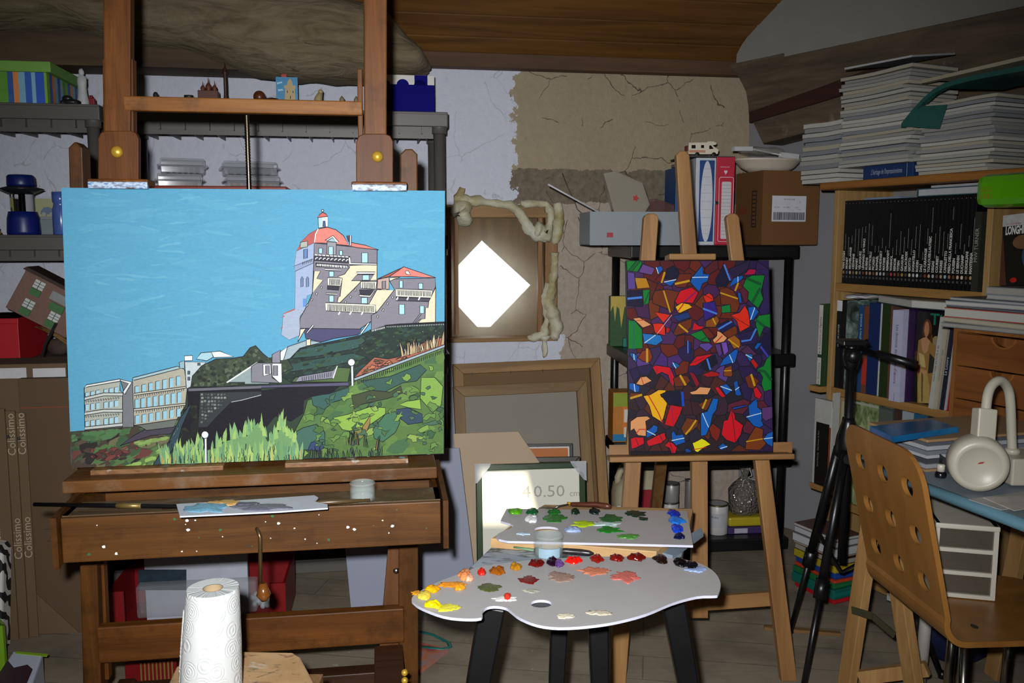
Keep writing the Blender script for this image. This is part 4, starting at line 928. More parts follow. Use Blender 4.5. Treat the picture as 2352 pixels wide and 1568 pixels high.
# lower part
q = rect(ET, .055, (222, 1443), (927, 1396), (929, 1472), (226, 1527)); mb = MB(); mb.box(q[0], q[1], .055, .085, q[2], q[3], 0, .003); part('lower_rail', mb, MHx, ea)
mb = MB(); slab(mb, ET, [(222, 1290), (238, 1290), (250, 1560), (232, 1560)], .10, .125); part('brace', mb, MH, ea)
mb = MB(); slab(mb, ET, [(893, 1240), (919, 1240), (914, 1530), (868, 1530)], .095, .115); bq = part('brace', mb, wood('#4a2a10', '#6a4018', 'z', 1, .5), ea)
kq = tr(ET, [(910, 1310)], .095)[0]; mb = MB(); mb.lathe([(.0, 0), (.008, .001), (.006, .006), (.001, .007)], n=12, T=Matrix.Translation((kq[0], .095, kq[1])) @ Matrix.Rotation(pi / 2, 4, 'X')); part('screw', mb, STEEL, bq)
q = tr(ET, [(860, 1500), (926, 1500)], .03)
for sx, xa, xb_ in ((0, down(ET, (156, 326), (190, 1568), .07), down(ET, (188, 326), (232, 1568), .07)), (1, q[0][0], q[1][0])):
    mb = MB(); mb.box(xa - .0, xb_ + .0, -.26, .07 if sx else .36, .02, .085 if not sx else q[0][1], 0, .004)
    if sx: mb.box(xa, xb_, .07, .36, .02, .085, 0, .004)
    ft = part('foot', mb, MDK, ea)
    if sx:
        for pp_ in ((921, 1542), (921, 1560)):
            kq = tr(ET, [pp_], -.26)[0]; mb = MB(); mb.sph((xb_ - .004, -.265, kq[1]), .007); part('brass_knob', mb, BRASS, ft, 'brass knob')
mb = MB(); mb.box(down(ET, (156, 326), (190, 1568), .07), xb_, .30, .35, .02, .08, 0, .003); part('rear_rail', mb, MDK, ea)

# things lying on the drawer and the tray
Zd = zt_
mb = MB(); a, b = PZ(78, 1158, Zd + .012), PZ(520, 1164, Zd + .008)
t = (b - a); mb.tube([a, a + t * .45, a + t * .9, b], [.0042, .005, .0045, .004], 10, 0)
br = thing('long_brush', 'long black paintbrush sticking out left of the easel drawer', 'brush'); part('handle', mb, pm('#0d0c0e', .25), br)
mb = MB(); u = t.normalized(); mb.tube([a + t * .43, a + t * .56], .0054, 10); part('gilt_band', mb, pm('#8a7442', .4, .6), br, 'dull gold lettering band')
mb = MB(); mb.tube([b, b + u * .05], [.005, .0045], 10); part('ferrule', mb, STEEL, br)
a, b = PZ(372, 1165, Zd + .006), PZ(408, 1163, Zd + .006); mb = MB(); mb.tube([a, b, b + (b - a) * 3], .004, 10)
solo('copper_ferrule_brush', mb, pm('#a8562c', .3, .9), 'copper tipped brush end just left of the small white palette', 'brush')
sp = thing('small_palette', 'small white palette with blue and orange paint on the easel drawer', 'palette')
q = [PZ(x, y, Zd + .02) for x, y in [(405, 1158), (560, 1149), (722, 1138), (731, 1143), (722, 1152), (752, 1159), (753, 1167), (640, 1175), (413, 1186)]]
mb = MB(); mb.prism([(p.x, p.y) for p in q], Zd + .018, Zd + .021, 0, None, 'xy'); part('board', mb, pm('#b9bac4', .4), sp)
def dab(cx, cy, rx, ry, h, Z, col, seed=0, rough=.2, flat=False, n=36, rot=0.0):
    """a squeezed or smeared dab of paint on a surface at height Z, centred on a photo point"""
    c = PZ(cx, cy, Z); e = PZ(cx + rx, cy, Z); f_ = PZ(cx, cy - ry, Z); ax = (e - c).length; ay = (f_ - c).length
    mb = MB(); K = 6; rg = []
    for k in range(K + 1):
        s = k / K; rr = cos(s * pi / 2) ** (.45 if flat else .7); rg.append([])
        for j in range(n):
            an = 2 * pi * j / n; w_ = 1 + (.55 if flat else .4) * noise.noise(V((cos(an) * 1.7 + seed * 7.3, sin(an) * 1.7, s))) + (.35 if flat else .1) * noise.noise(V((cos(an) * 6, sin(an) * 6, seed * 3.1)))
            x, y = ax * max(rr, .03) * w_ * cos(an), ay * max(rr, .03) * w_ * sin(an)
            z = h * sin(s * pi / 2) * (1 + .5 * noise.noise(V((x * 150 + seed, y * 150, 3))))
            rg[-1].append(V((c.x + x * cos(rot) - y * sin(rot), c.y + x * sin(rot) + y * cos(rot), Z + z)))
    mb.rings(rg, 0, True, True)
    return mb, pm(col, rough, 0, .25, 220, .35, .5)
for i, (x, y, rx, ry, cl) in enumerate([(480, 1166, 50, 9, '#6f9fb8'), (515, 1155, 32, 5, '#c99a5a'), (600, 1165, 60, 7, '#6d6a78'), (570, 1158, 26, 4, '#5a5468')]):
    mb, m_ = dab(x, y, rx, ry, .003, Zd + .021, cl, i, .35, True); part('paint_dab', mb, m_, sp)
mb = MB(); a, b = PZ(716, 1155, Zd + .012), PZ(850, 1148, Zd + .012); mb.tube([a, a + (b - a) * .15, b], [.001, .006, .003], 8)
solo('used_brush', mb, [pm('#4a3a22', .35)], 'worn brown brush lying between the small palette and the jar', 'brush')
def jar(cx, rx, ytop, ybot, Z, label, name='glass_jar', liquid='#c9cfcf', lab=None, neck=.93):
    c = PZ(cx, ybot, Z); e = PZ(cx + rx, ybot, Z); r = (e - c).x
    c = V((c.x, c.y + r * .8, Z)); T = FR((c.x, c.y, Z))
    h = tr(T, [(cx, ytop)], 0)[0][1]
    o = thing(name, label, 'jar', T); mb = MB()
    mb.lathe([(r * .2, .0), (r * .9, .001), (r, h * .1), (r, h * .62), (r * neck, h * .72), (r * neck, h * .9), (r * (neck + .05), h * .91), (r * (neck + .05), h * .95), (r * neck, h * .96), (r * neck, h * .99), (r * (neck - .03), h), (r * (neck - .08), h * .98), (r * (neck - .08), h * .7), (r * .92, h * .6), (r * .92, h * .1), (r * .2, h * .05)], n=32)
    part('glass_body', mb, GLASS, o)
    mb = MB(); mb.lathe([(r * .2, h * .06), (r * .9, h * .1), (r * .9, h * .35), (r * .2, h * .35)], n=28); part('cloudy_liquid', mb, clear(liquid, .3, .1), o)
    if lab:
        mb = MB(); R_ = r * 1.004; K = 12
        A0 = [V((R_ * cos(-2.3 + 1.5 * k / K), R_ * sin(-2.3 + 1.5 * k / K), h * .14)) for k in range(K + 1)]; A1 = [p + V((0, 0, h * .4)) for p in A0]
        va, vb = mb._n(A0), mb._n(A1)
        for k in range(K): mb.f([va[k], va[k + 1], vb[k + 1], vb[k]], 0, True)
        part('paper_label', mb, pm(lab, .5), o, 'pale blue label')
    return o
jar(829, 29, 1106, 1156, Zd + .0006, 'short glass jar of whitish liquid on the easel drawer', liquid='#bfc4c4', neck=.97)

# ---- paper roll on a paint-stained stool ----
Zs = .42
SQ = [PZ(x, y, Zs) for x, y in [(405, 1530), (450, 1505), (560, 1497), (672, 1497), (690, 1508), (740, 1600), (752, 1680), (380, 1690), (372, 1600)]]
st = thing('wooden_stool', 'low wooden seat smeared with paint in the foreground', 'stool', (SQ[0].x + .1, 1.5, 0)); so = V((SQ[0].x + .1, 1.5, 0))
t = NT('stained_seat'); c = t.ramp(t.noise(t.coord((1, 1, 1)), 9, 4), [(.3, '#a8835c'), (.7, '#c9a57a')])
for (sc, th, col) in ((11, .56, '#6b7a5a'), (17, .6, '#7f5040'), (13, .62, '#c8c2b4'), (21, .6, '#4a4438')): k = t.ramp(t.noise(t.coord((1, 2, 1), (0, 0, sc)), sc, 4, .6, 1.0), [(th, 0.0), (th + .08, 1.0)]); c = t.mix(t.math('MULTIPLY', k, .75), c, C(col))
t.inp('Base Color', c); t.inp('Roughness', .5)
mb = MB(); mb.prism([(p.x - so.x, p.y - so.y) for p in SQ], Zs - .03, Zs, 0, None, 'xy', None, .004); part('seat', mb, t.mat, st)
xs = [p.x - so.x for p in SQ]; ys = [p.y - so.y for p in SQ]
for lx, ly in ((min(xs) + .05, min(ys) + .05), (max(xs) - .05, min(ys) + .05), (min(xs) + .07, max(ys) - .05), (max(xs) - .08, max(ys) - .05)): mb = MB(); mb.bar((lx, ly, 0), (lx, ly, Zs - .03), .035, .035); part('leg', mb, wood('#7a5a3a', '#9a7650', 'z'), st)
rt = PZ(489, 1349, .628); RTop = .628
e = PZ(546, 1349, RTop); R1 = (e - rt).x
t = NT('embossed_paper'); v = t.coord()
vo = t.n('ShaderNodeTexVoronoi'); vo.feature = 'F1'; cy = t.n('ShaderNodeTexCoord'); mp = t.coord((1, 1, 1)); s = t.sep(mp)
an = t.n('ShaderNodeMath'); an.operation = 'ARCTAN2'; t.set(an.inputs[0], s[1]); t.set(an.inputs[1], s[0])
cb = t.n('ShaderNodeCombineXYZ'); t.set(cb.inputs[0], t.math('MULTIPLY', an.outputs[0], .056)); t.set(cb.inputs[1], s[2]); t.set(vo.inputs['Vector'], cb.outputs[0]); vo.inputs['Scale'].default_value = 29; vo.inputs['Randomness'].default_value = .55
rings_ = t.math('SINE', t.math('MULTIPLY', vo.outputs['Distance'], 46.0)); fade = t.math('LESS_THAN', vo.outputs['Distance'], .58)
t.inp('Base Color', C('#c6c8c6')); t.inp('Roughness', .85); t.bump(t.math('MULTIPLY', rings_, fade), .25, .003); M_PAPER = t.mat
pr_ = thing('paper_towel_roll', 'white embossed kitchen paper roll standing on the stained stool', 'paper roll', (rt.x, rt.y, Zs)); hR = RTop - Zs
mb = MB(); mb.lathe([(R1 * 1.24, 0), (R1 * 1.16, hR * .5), (R1 * 1.03, hR * .97), (R1, hR)], n=64, cap=False); mb.warp(lambda c: V((c.x - .012 * (1 - c.z / hR), c.y, c.z))); mb.lathe([(R1, hR), (R1 * .4, hR - .0008)], n=64, cap=False); mb.lathe([(R1 * .4, 0), (R1 * 1.2, 0)], n=64, cap=False)
mb.tube([(-R1 * 1.4, -.018, 0), (-R1 * 1.22, -.016, hR * .45), (-R1 * 1.05, -.012, hR * .82)], .004, 6); part('paper', mb, M_PAPER, pr_)
mb = MB(); mb.lathe([(R1 * .4, 0), (R1 * .4, hR - .001), (R1 * .36, hR - .001), (R1 * .36, 0)], n=32, cap=False); part('core', mb, pm('#a08a6a', .8), pr_, 'brown cardboard core')
# ======================= grey plastic shelving on the left =======================
ST = WT @ Matrix.Translation((0, -.44, 0))
PLS = pm('#5a5652', .45, 0, .06, 8)
zq = [tr(ST, [(1015, y)], .0)[0][1] for y in (257,)]; ZT = zq[0]; TZ = [ZT, ZT - .44, ZT - .88, ZT - 1.32, .055]
xr = tr(ST, [(1029, 300)], 0)[0][0]; xm = tr(ST, [(272, 300)], .2)[0][0]
def plastic_shelf(x0, x1, label):
    o = thing('plastic_shelf', label, 'shelf', ST @ Matrix.Translation((x0, 0, 0))); w_ = x1 - x0
    for z in TZ:
        mb = MB(); mb.box(0, w_, 0, .40, z - .012, z, 0, .003); h = .052
        mb.box(0, w_, 0, .008, z - h, z - .004, 0, .003); mb.box(0, w_, .392, .40, z - h, z - .004); mb.box(0, .008, .008, .392, z - h, z - .004); mb.box(w_ - .008, w_, .008, .392, z - h, z - .004)
        if z > .1:
            mb.box(.05, w_ - .05, .05, .058, z - .09, z - .012); n = int(w_ / .085)
            for i in range(n): x = .05 + (w_ - .1) * (i + .5) / n; mb.box(x - .002, x + .002, .03, .37, z - .075, z - .012)
            for cx in (.03, w_ - .03):
                for cy in (.03, .37): mb.cyl((cx, cy, z - .075), (cx, cy, z - .012), .026, None, 16)
        part('shelf_panel', mb, PLS, o)
    for cx in (.03, w_ - .03):
        for cy in (.03, .37):
            mb = MB(); mb.cyl((cx, cy, 0), (cx, cy, ZT - .012), .0205, None, 18); part('post', mb, PLS, o)
    return o
plastic_shelf(xm + .006, xr, 'grey plastic shelving behind the large easel, reaching the window')
plastic_shelf(xm - 1.22, xm - .006, 'grey plastic shelving at the left edge, beyond the left mast')
ZT += .0006
TZ = [z + .0006 for z in TZ]
def on(px, T, d, z):    # x on the shelf for a photo column
    q = tr(T, [(px, 600)], d)[0]; return q[0]
def sx(px, d=.1, py=230): return tr(ST, [(px, py)], d)[0][0]
def sz(py, d=.1, px=500): return tr(ST, [(px, py)], d)[0][1]

# ---- top shelf: striped box, figurines, postcard, blue box ----
x1 = sx(110, .02); x1l = sx(123, .02); xl = x1 - .36; zl = sz(165, .02, 60); zt2 = sz(141, .02, 60)
o = thing('striped_box', 'green lidded storage box with blue and orange stripes on top shelf', 'box', ST)
mb = MB(); fx = [xl, sx(20, .02), sx(33, .02), sx(45, .02), sx(60, .02), sx(75, .02), sx(84, .02), sx(104, .02), x1]
cols = ['#5f9a34', '#2f5aa0', '#e08a4a', '#7fb0c8', '#2f5fb8', '#86b8d0', '#2a58c0', '#7ab030']
for a, b, k in zip(fx, fx[1:], range(8)):
    mb.poly([(a, .02, ZT), (b, .02, ZT), (b, .02, zl), (a, .02, zl)], k)
yy = .02
for i in range(14): ya, yb = .02 + i * .026, .02 + (i + 1) * .026; mb.poly([(x1, ya, ZT), (x1, yb, ZT), (x1, yb, zl), (x1, ya, zl)], [7, 4, 2, 3, 1, 5, 0][i % 7])
mb.poly([(xl, .02, ZT), (xl, .384, ZT), (xl, .384, zl), (xl, .02, zl)], 0); mb.poly([(xl, .384, ZT), (x1, .384, ZT), (x1, .384, zl), (xl, .384, zl)], 0); mb.poly([(xl, .02, ZT + .001), (x1, .02, ZT + .001), (x1, .384, ZT + .001), (xl, .384, ZT + .001)], 0)
part('box_body', mb, [pm(c, .5) for c in cols], o, None, False)
mb = MB(); mb.box(xl - .012, x1l, .008, .396, zl - .001, zt2, 0, .003); part('lid', mb, pm('#74a848', .6), o)
def fig(name, px, prof, label, cat, col, py=230, d=.12, sxk=1.0, syk=.8, n=16, rough=.5, warp=None, parts=()):
    """a turned or modelled figure standing on the top shelf: prof is (half width px, photo row)"""
    x = sx(px, d, py); k = (sx(px + 10, d, py) - x) / 10; T = ST @ Matrix.Translation((x, d, ZT)); mb = MB()
    P = [(max(r * k, .0004), sz(y, d, px) - ZT) for r, y in prof]; P[0] = (P[0][0], 0)
    mb.lathe(P, n=n, sx=sxk, sy=syk)
    if warp: mb.warp(warp)
    if not parts: return solo(name, mb, pm(col, rough), label, cat, T)
    o = thing(name, label, cat, T); part('body', mb, pm(col, rough), o)
    for (pn, pmb, pc) in parts: part(pn, pmb, pm(pc, rough), o)
    return o
fig('statuette', 190, [(13, 245), (14, 236), (11, 215), (10, 200), (12, 190), (11, 178), (4, 174), (6, 168), (6.5, 163), (3, 158)], 'pale grey robed statuette beside the striped box', 'figurine', '#b9bcbc', d=.10, warp=lambda c: c + noise.noise_vector(c * 60) * .003)
mb = MB(); mb.sph((0, 0, .012), (.035, .02, .012)); mb.sph((-.01, 0, .024), (.018, .014, .012)); mb.cyl((-.02, -.018, .006), (-.02, -.012, .006), .006); mb.cyl((.02, -.018, .006), (.02, -.012, .006), .006)
solo('toy_car', mb, pm('#1a191c', .4), 'small black toy in front of the pale statuette', 'toy', ST @ Matrix.Translation((sx(160, .05), .06, ZT)))
mb = MB(); mb.box(-.012, .012, -.012, .012, 0, .04, 0, .002); mb.cyl((0, 0, .04), (0, 0, .05), .006)
solo('red_tin', mb, pm('#8a1c22', .4), 'small dark red pot right of the pale statuette', 'tin', ST @ Matrix.Translation((sx(210, .15), .15, ZT)))
fig('dark_ball_ornament', 358, [(7, 250), (6, 226), (6, 217), (4, 212), (1, 211)], 'tiny dark round ornament above the crossbar', 'ornament', '#2a2426')
fig('dark_dish', 434, [(9, 250), (11, 222), (11, 219), (3, 218)], 'flat dark ornament left of the brown triple-spired model', 'ornament', '#231d1c')
x = sx(480, .12); k = (sx(490, .12) - x) / 10; mb = MB(); z0 = sz(226, .12, 480) - ZT
mb.box(-23 * k, 23 * k, -.02, .02, 0, z0 + 17 * k, 0, .002); o = thing('spired_model', 'brown model of a temple with three pointed spires', 'model building', ST @ Matrix.Translation((x, .12, ZT))); part('base', mb, pm('#5a2e1c', .5), o)
for (dx, top, r) in ((-13, 187, 5.5), (0, 177, 7), (14, 185, 5.5)):
    zt3 = sz(top, .12, 480) - ZT; b0 = z0 + 16 * k; h = zt3 - b0; mb = MB(); mb.lathe([(r * k, b0 - .004), (r * k * .8, b0 + h * .12), (r * k * 1.05, b0 + h * .32), (r * k * .7, b0 + h * .5), (r * k * .2, b0 + h * .62), (.0005, b0 + h)], c=(dx * k, 0, 0)); part('spire', mb, pm('#643420', .5), o)
fig('tower_model', 519, [(5.5, 250), (5, 224), (4.2, 215), (4, 172), (6.5, 169), (6.5, 165), (4, 163), (4, 158), (2, 155), (.8, 150), (.4, 143)], 'slender dark brown minaret model', 'model building', '#3a2018', syk=1, parts=())
mb = MB(); mb.sph((0, 0, .055), (.022, .02, .022)); mb.sph((.045, .0, .028), (.04, .02, .026)); mb.box(-.01, .075, -.014, .014, 0, .022, 0, .006)
o = thing('animal_figurine', 'reddish brown wooden animal figurine left of the tower postcard', 'figurine', ST @ Matrix.Translation((sx(596, .12), .12, ZT))); part('body', mb, pm('#5a2c18', .35), o)
# postcard
q = rect(ST, .16, (632, 177), (682, 177), (686, 236), (636, 236)); o = thing('postcard', 'blue postcard of a stone tower propped on the top shelf', 'postcard', ST)
mb = MB(); mb.box(q[0], q[1], .16, .165, ZT, q[3]); c1, c2, c3 = pm('#2f86b4', .4), pm('#b8a070', .5), pm('#4a5c34', .6)
W, H = q[1] - q[0], q[3] - ZT
f_ = lambda pts, m, y=.1595: mb.poly([(q[0] + W * a, y, ZT + H * b) for a, b in pts], m)
f_([(0, 0), (1, 0), (1, .32), (.8, .36), (.6, .3), (.3, .42), (0, .36)], 2, .1598); f_([(.36, .05), (.9, .05), (.86, .7), (.42, .7)], 1, .1596); f_([(.38, .7), (.9, .7), (.9, .78), (.38, .78)], 1, .1596); f_([(.5, .78), (.78, .78), (.75, .88), (.66, .98), (.54, .88)], 1, .1596); f_([(.63, .42), (.67, .42), (.67, .5), (.63, .5)], 3); f_([(.5, .58), (.54, .58), (.54, .64), (.5, .64)], 3); f_([(.76, .58), (.8, .58), (.8, .64), (.76, .64)], 3)
f_([(.05, .8), (.3, .84), (.28, .88), (.04, .85)], 4, .1597); f_([(.1, .62), (.35, .64), (.3, .68), (.08, .67)], 4, .1597)
part('card', mb, [c1, c2, c3, pm('#3a3020', .6), pm('#a8cfe0', .5)], o, None, False)
mb = MB(); mb.box(q[0] + W * .25, q[0] + W * .5, .166, .172, ZT, q[3] + .012, 0, .001); solo('red_block', mb, pm('#a82a22', .5), 'red edge peeping up behind the tower postcard', 'block', ST)
mb = MB(); mb.tube([(-.012, 0, .0), (-.012, 0, .03), (-.008, 0, .055), (0, 0, .075)], [.016, .018, .014, .008], 12); mb.sph((.0, 0, .078), (.009, .009, .009)); mb.tube([(-.005, 0, .02), (.025, 0, .016), (.05, 0, .003)], [.016, .012, .003], 10)
solo('bird_figurine', mb, pm('#a8986a', .5), 'pale greenish bird figurine right of the postcard', 'figurine', ST @ Matrix.Translation((sx(737, .12), .12, ZT)))
mb = MB(); mb.box(-.03, .03, -.008, .008, 0, .036, 0, .002)
for dx in (-.026, .026): mb.lathe([(.007, .0), (.007, .045), (.009, .047), (.009, .055), (.001, .066)], c=(dx, 0, 0), n=10)
solo('castle_model', mb, pm('#8a7a58', .6), 'tiny tan twin-towered model beside the right mast', 'model building', ST @ Matrix.Translation((sx(802, .12), .12, ZT)))
q = rect(ST, .1, (872, 172), (998, 172), (998, 252), (872, 252)); o = thing('blue_box', 'deep blue box with white scalloped edge at the shelf corner', 'box', ST)
mb = MB(); zsc = q[3] - (q[3] - ZT) * .24; mb.box(q[0], q[1], .1, .24, ZT, zsc, 0, .001); part('box_body', mb, pm('#14126e', .9, 0, .1, 30, 0, .1), o)
mb = MB(); mb.box(q[0], q[1], .1012, .239, zsc, q[3], 0, .001); part('cream_inset', mb, pm('#d6d2cc', .6), o, 'cream upper band')
W = q[1] - q[0]; k = W / 126
for (c, r) in ((12, 12), (53, 14), (92, 13)):
    mb = MB(); x = q[0] + c * k; R_ = r * k; mb.prism([(x + R_ * cos(a * pi / 10), zsc - .001 + R_ * .9 * sin(a * pi / 10)) for a in range(11)], .098, .1012); part('scallop', mb, pm('#14126e', .9, 0, .1, 30, 0, .1), o)
mb = MB(); mb.box(q[0] + 80 * k, q[0] + 110 * k, .098, .1012, zsc - .001, q[3] - .001); part('scallop', mb, pm('#14126e', .9, 0, .1, 30, 0, .1), o)

# ---- second shelf ----
Z2 = TZ[1]
def sx2(px, d=.1): return tr(ST, [(px, 480)], d)[0][0]
def sz2(py, d=.1, px=60): return tr(ST, [(px, py)], d)[0][1]
k = (sx2(60, .12) - sx2(50, .12)) / 10; T = ST @ Matrix.Translation((sx2(52, .12), .12, Z2)); o = thing('camping_lantern', 'blue camping lantern with clear chimney at the left edge', 'lantern', T)
H = [sz2(y, .12) - Z2 for y in (537, 486, 446, 434, 428, 402)]
mb = MB(); mb.lathe([(37 * k, 0), (38 * k, .01), (36 * k, H[1] * .7), (32 * k, H[1])], n=28); part('tank', mb, pm('#0f1f6a', .4), o)
mb = MB(); mb.lathe([(27 * k, H[1]), (27 * k, H[2])], n=28, cap=False); part('chimney', mb, glass('#f2f2f0', .03), o)
mb = MB(); mb.lathe([(27 * k, H[2]), (50 * k, H[3] - .002), (51 * k, H[3]), (30 * k, H[4])], n=28); part('hood', mb, pm('#3a3c42', .3, .6), o)
mb = MB(); mb.lathe([(31 * k, H[4]), (32 * k, H[4] + .006), (31 * k, H[5] - .006), (27 * k, H[5])], n=28); part('cap', mb, pm('#101f60', .4), o)
mb = MB(); mb.cyl((0, 0, H[1] - .01), (0, 0, H[2]), 5 * k); part('mantle', mb, pm('#c9c4b8', .8), o)
q = rect(ST, .2, (60, 452), (123, 452), (123, 499), (60, 499)); zz = q[2]
o = thing('toy_car_pack', 'clear pack with a blue toy car on yellow card, behind lantern', 'package', ST)
mb = MB(); mb.box(q[0], q[1], .2, .26, zz, q[3], 0, .003); part('clear_case', mb, clear('#dfe6ea', .22, .05), o)
mb = MB(); mb.box(q[0] + .004, q[1] - .004, .25, .256, zz + .004, q[3] - .004); part('card', mb, pm('#a8a84a', .6), o)
mb = MB(); w_ = q[1] - q[0]; xa = q[0] + w_ * .45; mb.prism([(xa, zz + .012), (xa + .05, zz + .012), (xa + .05, zz + .024), (xa + .036, zz + .028), (xa + .026, zz + .038), (xa + .012, zz + .036), (xa + .004, zz + .026), (xa, zz + .022)], .215, .24, 0, None, 'xz', None, .002); tc = part('toy_car', mb, pm('#1f4a7a', .3), o)
for dx in (.012, .038): mb = MB(); mb.cyl((xa + dx, .213, zz + .012), (xa + dx, .225, zz + .012), .007, None, 14); part('wheel', mb, pm('#9a9a9a', .4), tc)
q = rect(ST, .19, (60, 502), (126, 502), (126, 540), (60, 540)); mb = MB(); mb.box(q[0], q[1], .19, .3, Z2, q[2] + (q[3] - q[2]), 0, .004); mb.box(q[0] + .02, q[1] - .03, .188, .19, Z2 + .012, Z2 + .04)
solo('grey_case', mb, pm('#7e8a8c', .4), 'grey case under the toy car pack', 'case', ST)
mb = MB(); mb.lathe([(.026, 0), (.028, .004), (.028, .09), (.024, .10), (.022, .11), (.026, .115), (.026, .15), (.001, .152)], n=20)
solo('blue_bottle', mb, pm('#4a62a8', .25, 0, .1, 20, 0, .5, .5), 'blue bottle half hidden by the big painting edge', 'bottle', ST @ Matrix.Translation((sx2(139, .12), .12, Z2)))
mb = MB(); mb.sph((0, 0, .02), (.03, .02, .02)); mb.box(-.03, .03, -.015, .015, .0, .014, 0, .004); mb.sph((-.01, 0, .05), (.016, .012, .012))
solo('yellow_toy', mb, pm('#b89a1c', .4), 'yellow toy at the photo edge, left of lantern', 'toy', ST @ Matrix.Translation((sx2(-12, .1), .05, Z2)))
q = rect(ST, .14, (350, 428), (660, 432), (660, 500), (350, 500)); mb = MB(); ztub = q[3]; mb.box(q[0], q[1], .06, .34, Z2, ztub - .012, 0, .006); mb.box(q[0] - .008, q[1] + .008, .05, .35, ztub - .02, ztub, 0, .004)
solo('red_tub', mb, pm('#8a2c1c', .45), 'red lidded tub carrying the clear containers', 'tub', ST)
CP = clear('#b9bdc4', .42, .08)
def container(x0, x1, y0, y1, lab, filling, contents):
    q = rect(ST, .11, (x0, y0), (x1, y0), (x1, y1), (x0, y1)); W, H = q[1] - q[0], q[3] - q[2]
    return q[0], W, H, lab, filling, contents
zz = {0: ztub, 1: ztub}
for (col, x0, x1, y0, y1, lab, fc) in ((0, 358, 466, 396, 428, 'lower clear container of the left pair above the painting', '#8a4a32'), (0, 364, 472, 359, 395, 'upper clear container of the left pair above the painting', '#3a3634'), (1, 518, 646, 402, 432, 'lower clear container beside the screw rod, right pair', '#c08a60'), (1, 511, 640, 369, 401, 'upper clear container beside the screw rod, right pair', '#55606e')):
    x, W, H, lab, fc, _ = container(x0, x1, y0, y1, lab, fc, 0); T = ST @ Matrix.Translation((x, .11, zz[col])) @ Matrix.Rotation(radians(13), 4, 'Z'); H = H * .96; zz[col] += H + .0015
    o = thing('clear_container', lab, 'container', T, 'clear hinged containers on the second shelf')
    mb = MB(); mb.box(.006, W - .006, .002, .128, 0, H * .5, 0, .004, None, None, 1.02); mb.box(-.006, W + .006, -.006, .136, H * .44, H * .5, 0, .001); part('tray', mb, CP, o)
    mb = MB(); mb.box(.004, W - .004, 0, .13, H * .52, H, 0, .004, None, None, .98); mb.box(-.006, W + .006, -.006, .136, H * .52, H * .56, 0, .001); part('lid', mb, CP, o)
    for i in range(6): mb = MB(); px_ = .02 + (W - .04) * (i + .5) / 6; mb.sph((px_, .06, H * .26), ((W - .04) / 13, .045, H * .2)); part('content', mb, pm(fc, .4, 0, .4, 90), o)

# ---- third shelf: red box, tilted brick house, dried plants ----
Z3 = TZ[2]
q = rect(ST, .03, (-20, 731), (43, 731), (44, 826), (-20, 826)); mb = MB(); mb.box(q[0] - .1, q[1], .03, .3, Z3, q[3], 0, .002); mb.box(q[0] - .102, q[1] + .002, .028, .302, q[3] - .02, q[3], 0, .002)
solo('red_box', mb, pm('#b01420', .5), 'bright red box on the third shelf at the left edge', 'box', ST)
P = [(62, 622), (148, 660), (150, 800), (118, 762), (12, 708)]
hq = tr(ST, [(12, 706), (119, 760), (62, 620)], .02)
import math as _m
ang = atan2(hq[1][1] - hq[0][1], hq[1][0] - hq[0][0]); Wd = sqrt((hq[1][0] - hq[0][0]) ** 2 + (hq[1][1] - hq[0][1]) ** 2); Hh = sqrt((hq[2][0] - hq[0][0]) ** 2 + (hq[2][1] - hq[0][1]) ** 2)
T = ST @ Matrix.Translation((hq[0][0], .02, hq[0][1])) @ Matrix.Rotation(-ang, 4, 'Y'); Wd *= 1.3
t = NT('tiny_bricks'); b_ = t.n('ShaderNodeTexBrick'); mp = t.n('ShaderNodeMapping'); tc_ = t.n('ShaderNodeTexCoord'); t.t.links.new(tc_.outputs['Object'], mp.inputs[0]); mp.inputs['Rotation'].default_value = (-pi / 2, 0, 0); t.set(b_.inputs['Vector'], mp.outputs[0])
b_.inputs['Scale'].default_value = 120; b_.inputs['Color1'].default_value = C4('#7a5c50'); b_.inputs['Color2'].default_value = C4('#6a4c42'); b_.inputs['Mortar'].default_value = C4('#8f7668'); t.inp('Base Color', b_.outputs['Color']); t.inp('Roughness', .8)
o = thing('brick_house_model', 'tilted brown brick model house with green shutters', 'model house', T)
mb = MB(); mb.box(0, Wd, 0, .09, 0, Hh, 0, .002); part('brick_walls', mb, t.mat, o)
mb = MB(); mb.prism([(-.008, Hh), (Wd + .008, Hh), (Wd, Hh + .012), (.0, Hh + .012)], -.01, .1); part('roof', mb, pm('#3a2a22', .7), o)
for (cx, cz) in ((.2, .72), (.2, .22), (.62, .22)):
    mb = MB(); w_, h_ = Wd * .16, Hh * .2; x, z = Wd * cx, Hh * cz
    mb.box(x, x + w_, -.003, 0, z, z + h_); wf = part('window', mb, pm('#c9cec9', .4), o)
    mb = MB()
    for i in (1,): mb.box(x + w_ * .47, x + w_ * .53, -.004, -.003, z, z + h_)
    for i in (1, 2): mb.box(x, x + w_, -.0042, -.003, z + h_ * i / 3 - .0008, z + h_ * i / 3 + .0008)
    part('glazing_bars', mb, pm('#3a4a44', .6), wf); mb = MB(); mb.box(x, x + w_, -.005, 0, z - h_ * .85, z - .002); part('shutter', mb, pm('#3f7040', .6), o, 'green shutter')
mb = MB(); mb.box(Wd * .5, Wd * .78, -.006, 0, Hh * .66, Hh * .86); part('door_panel', mb, pm('#d6dcdc', .12, .6), o, 'shiny corrugated panel')
mb = MB(); mb.box(Wd * .56, Wd * .78, -.006, 0, Hh * .44, Hh * .62); part('shutter', mb, pm('#3f7040', .6), o, 'green shutter')
mb = MB(); rs = random.Random(8)
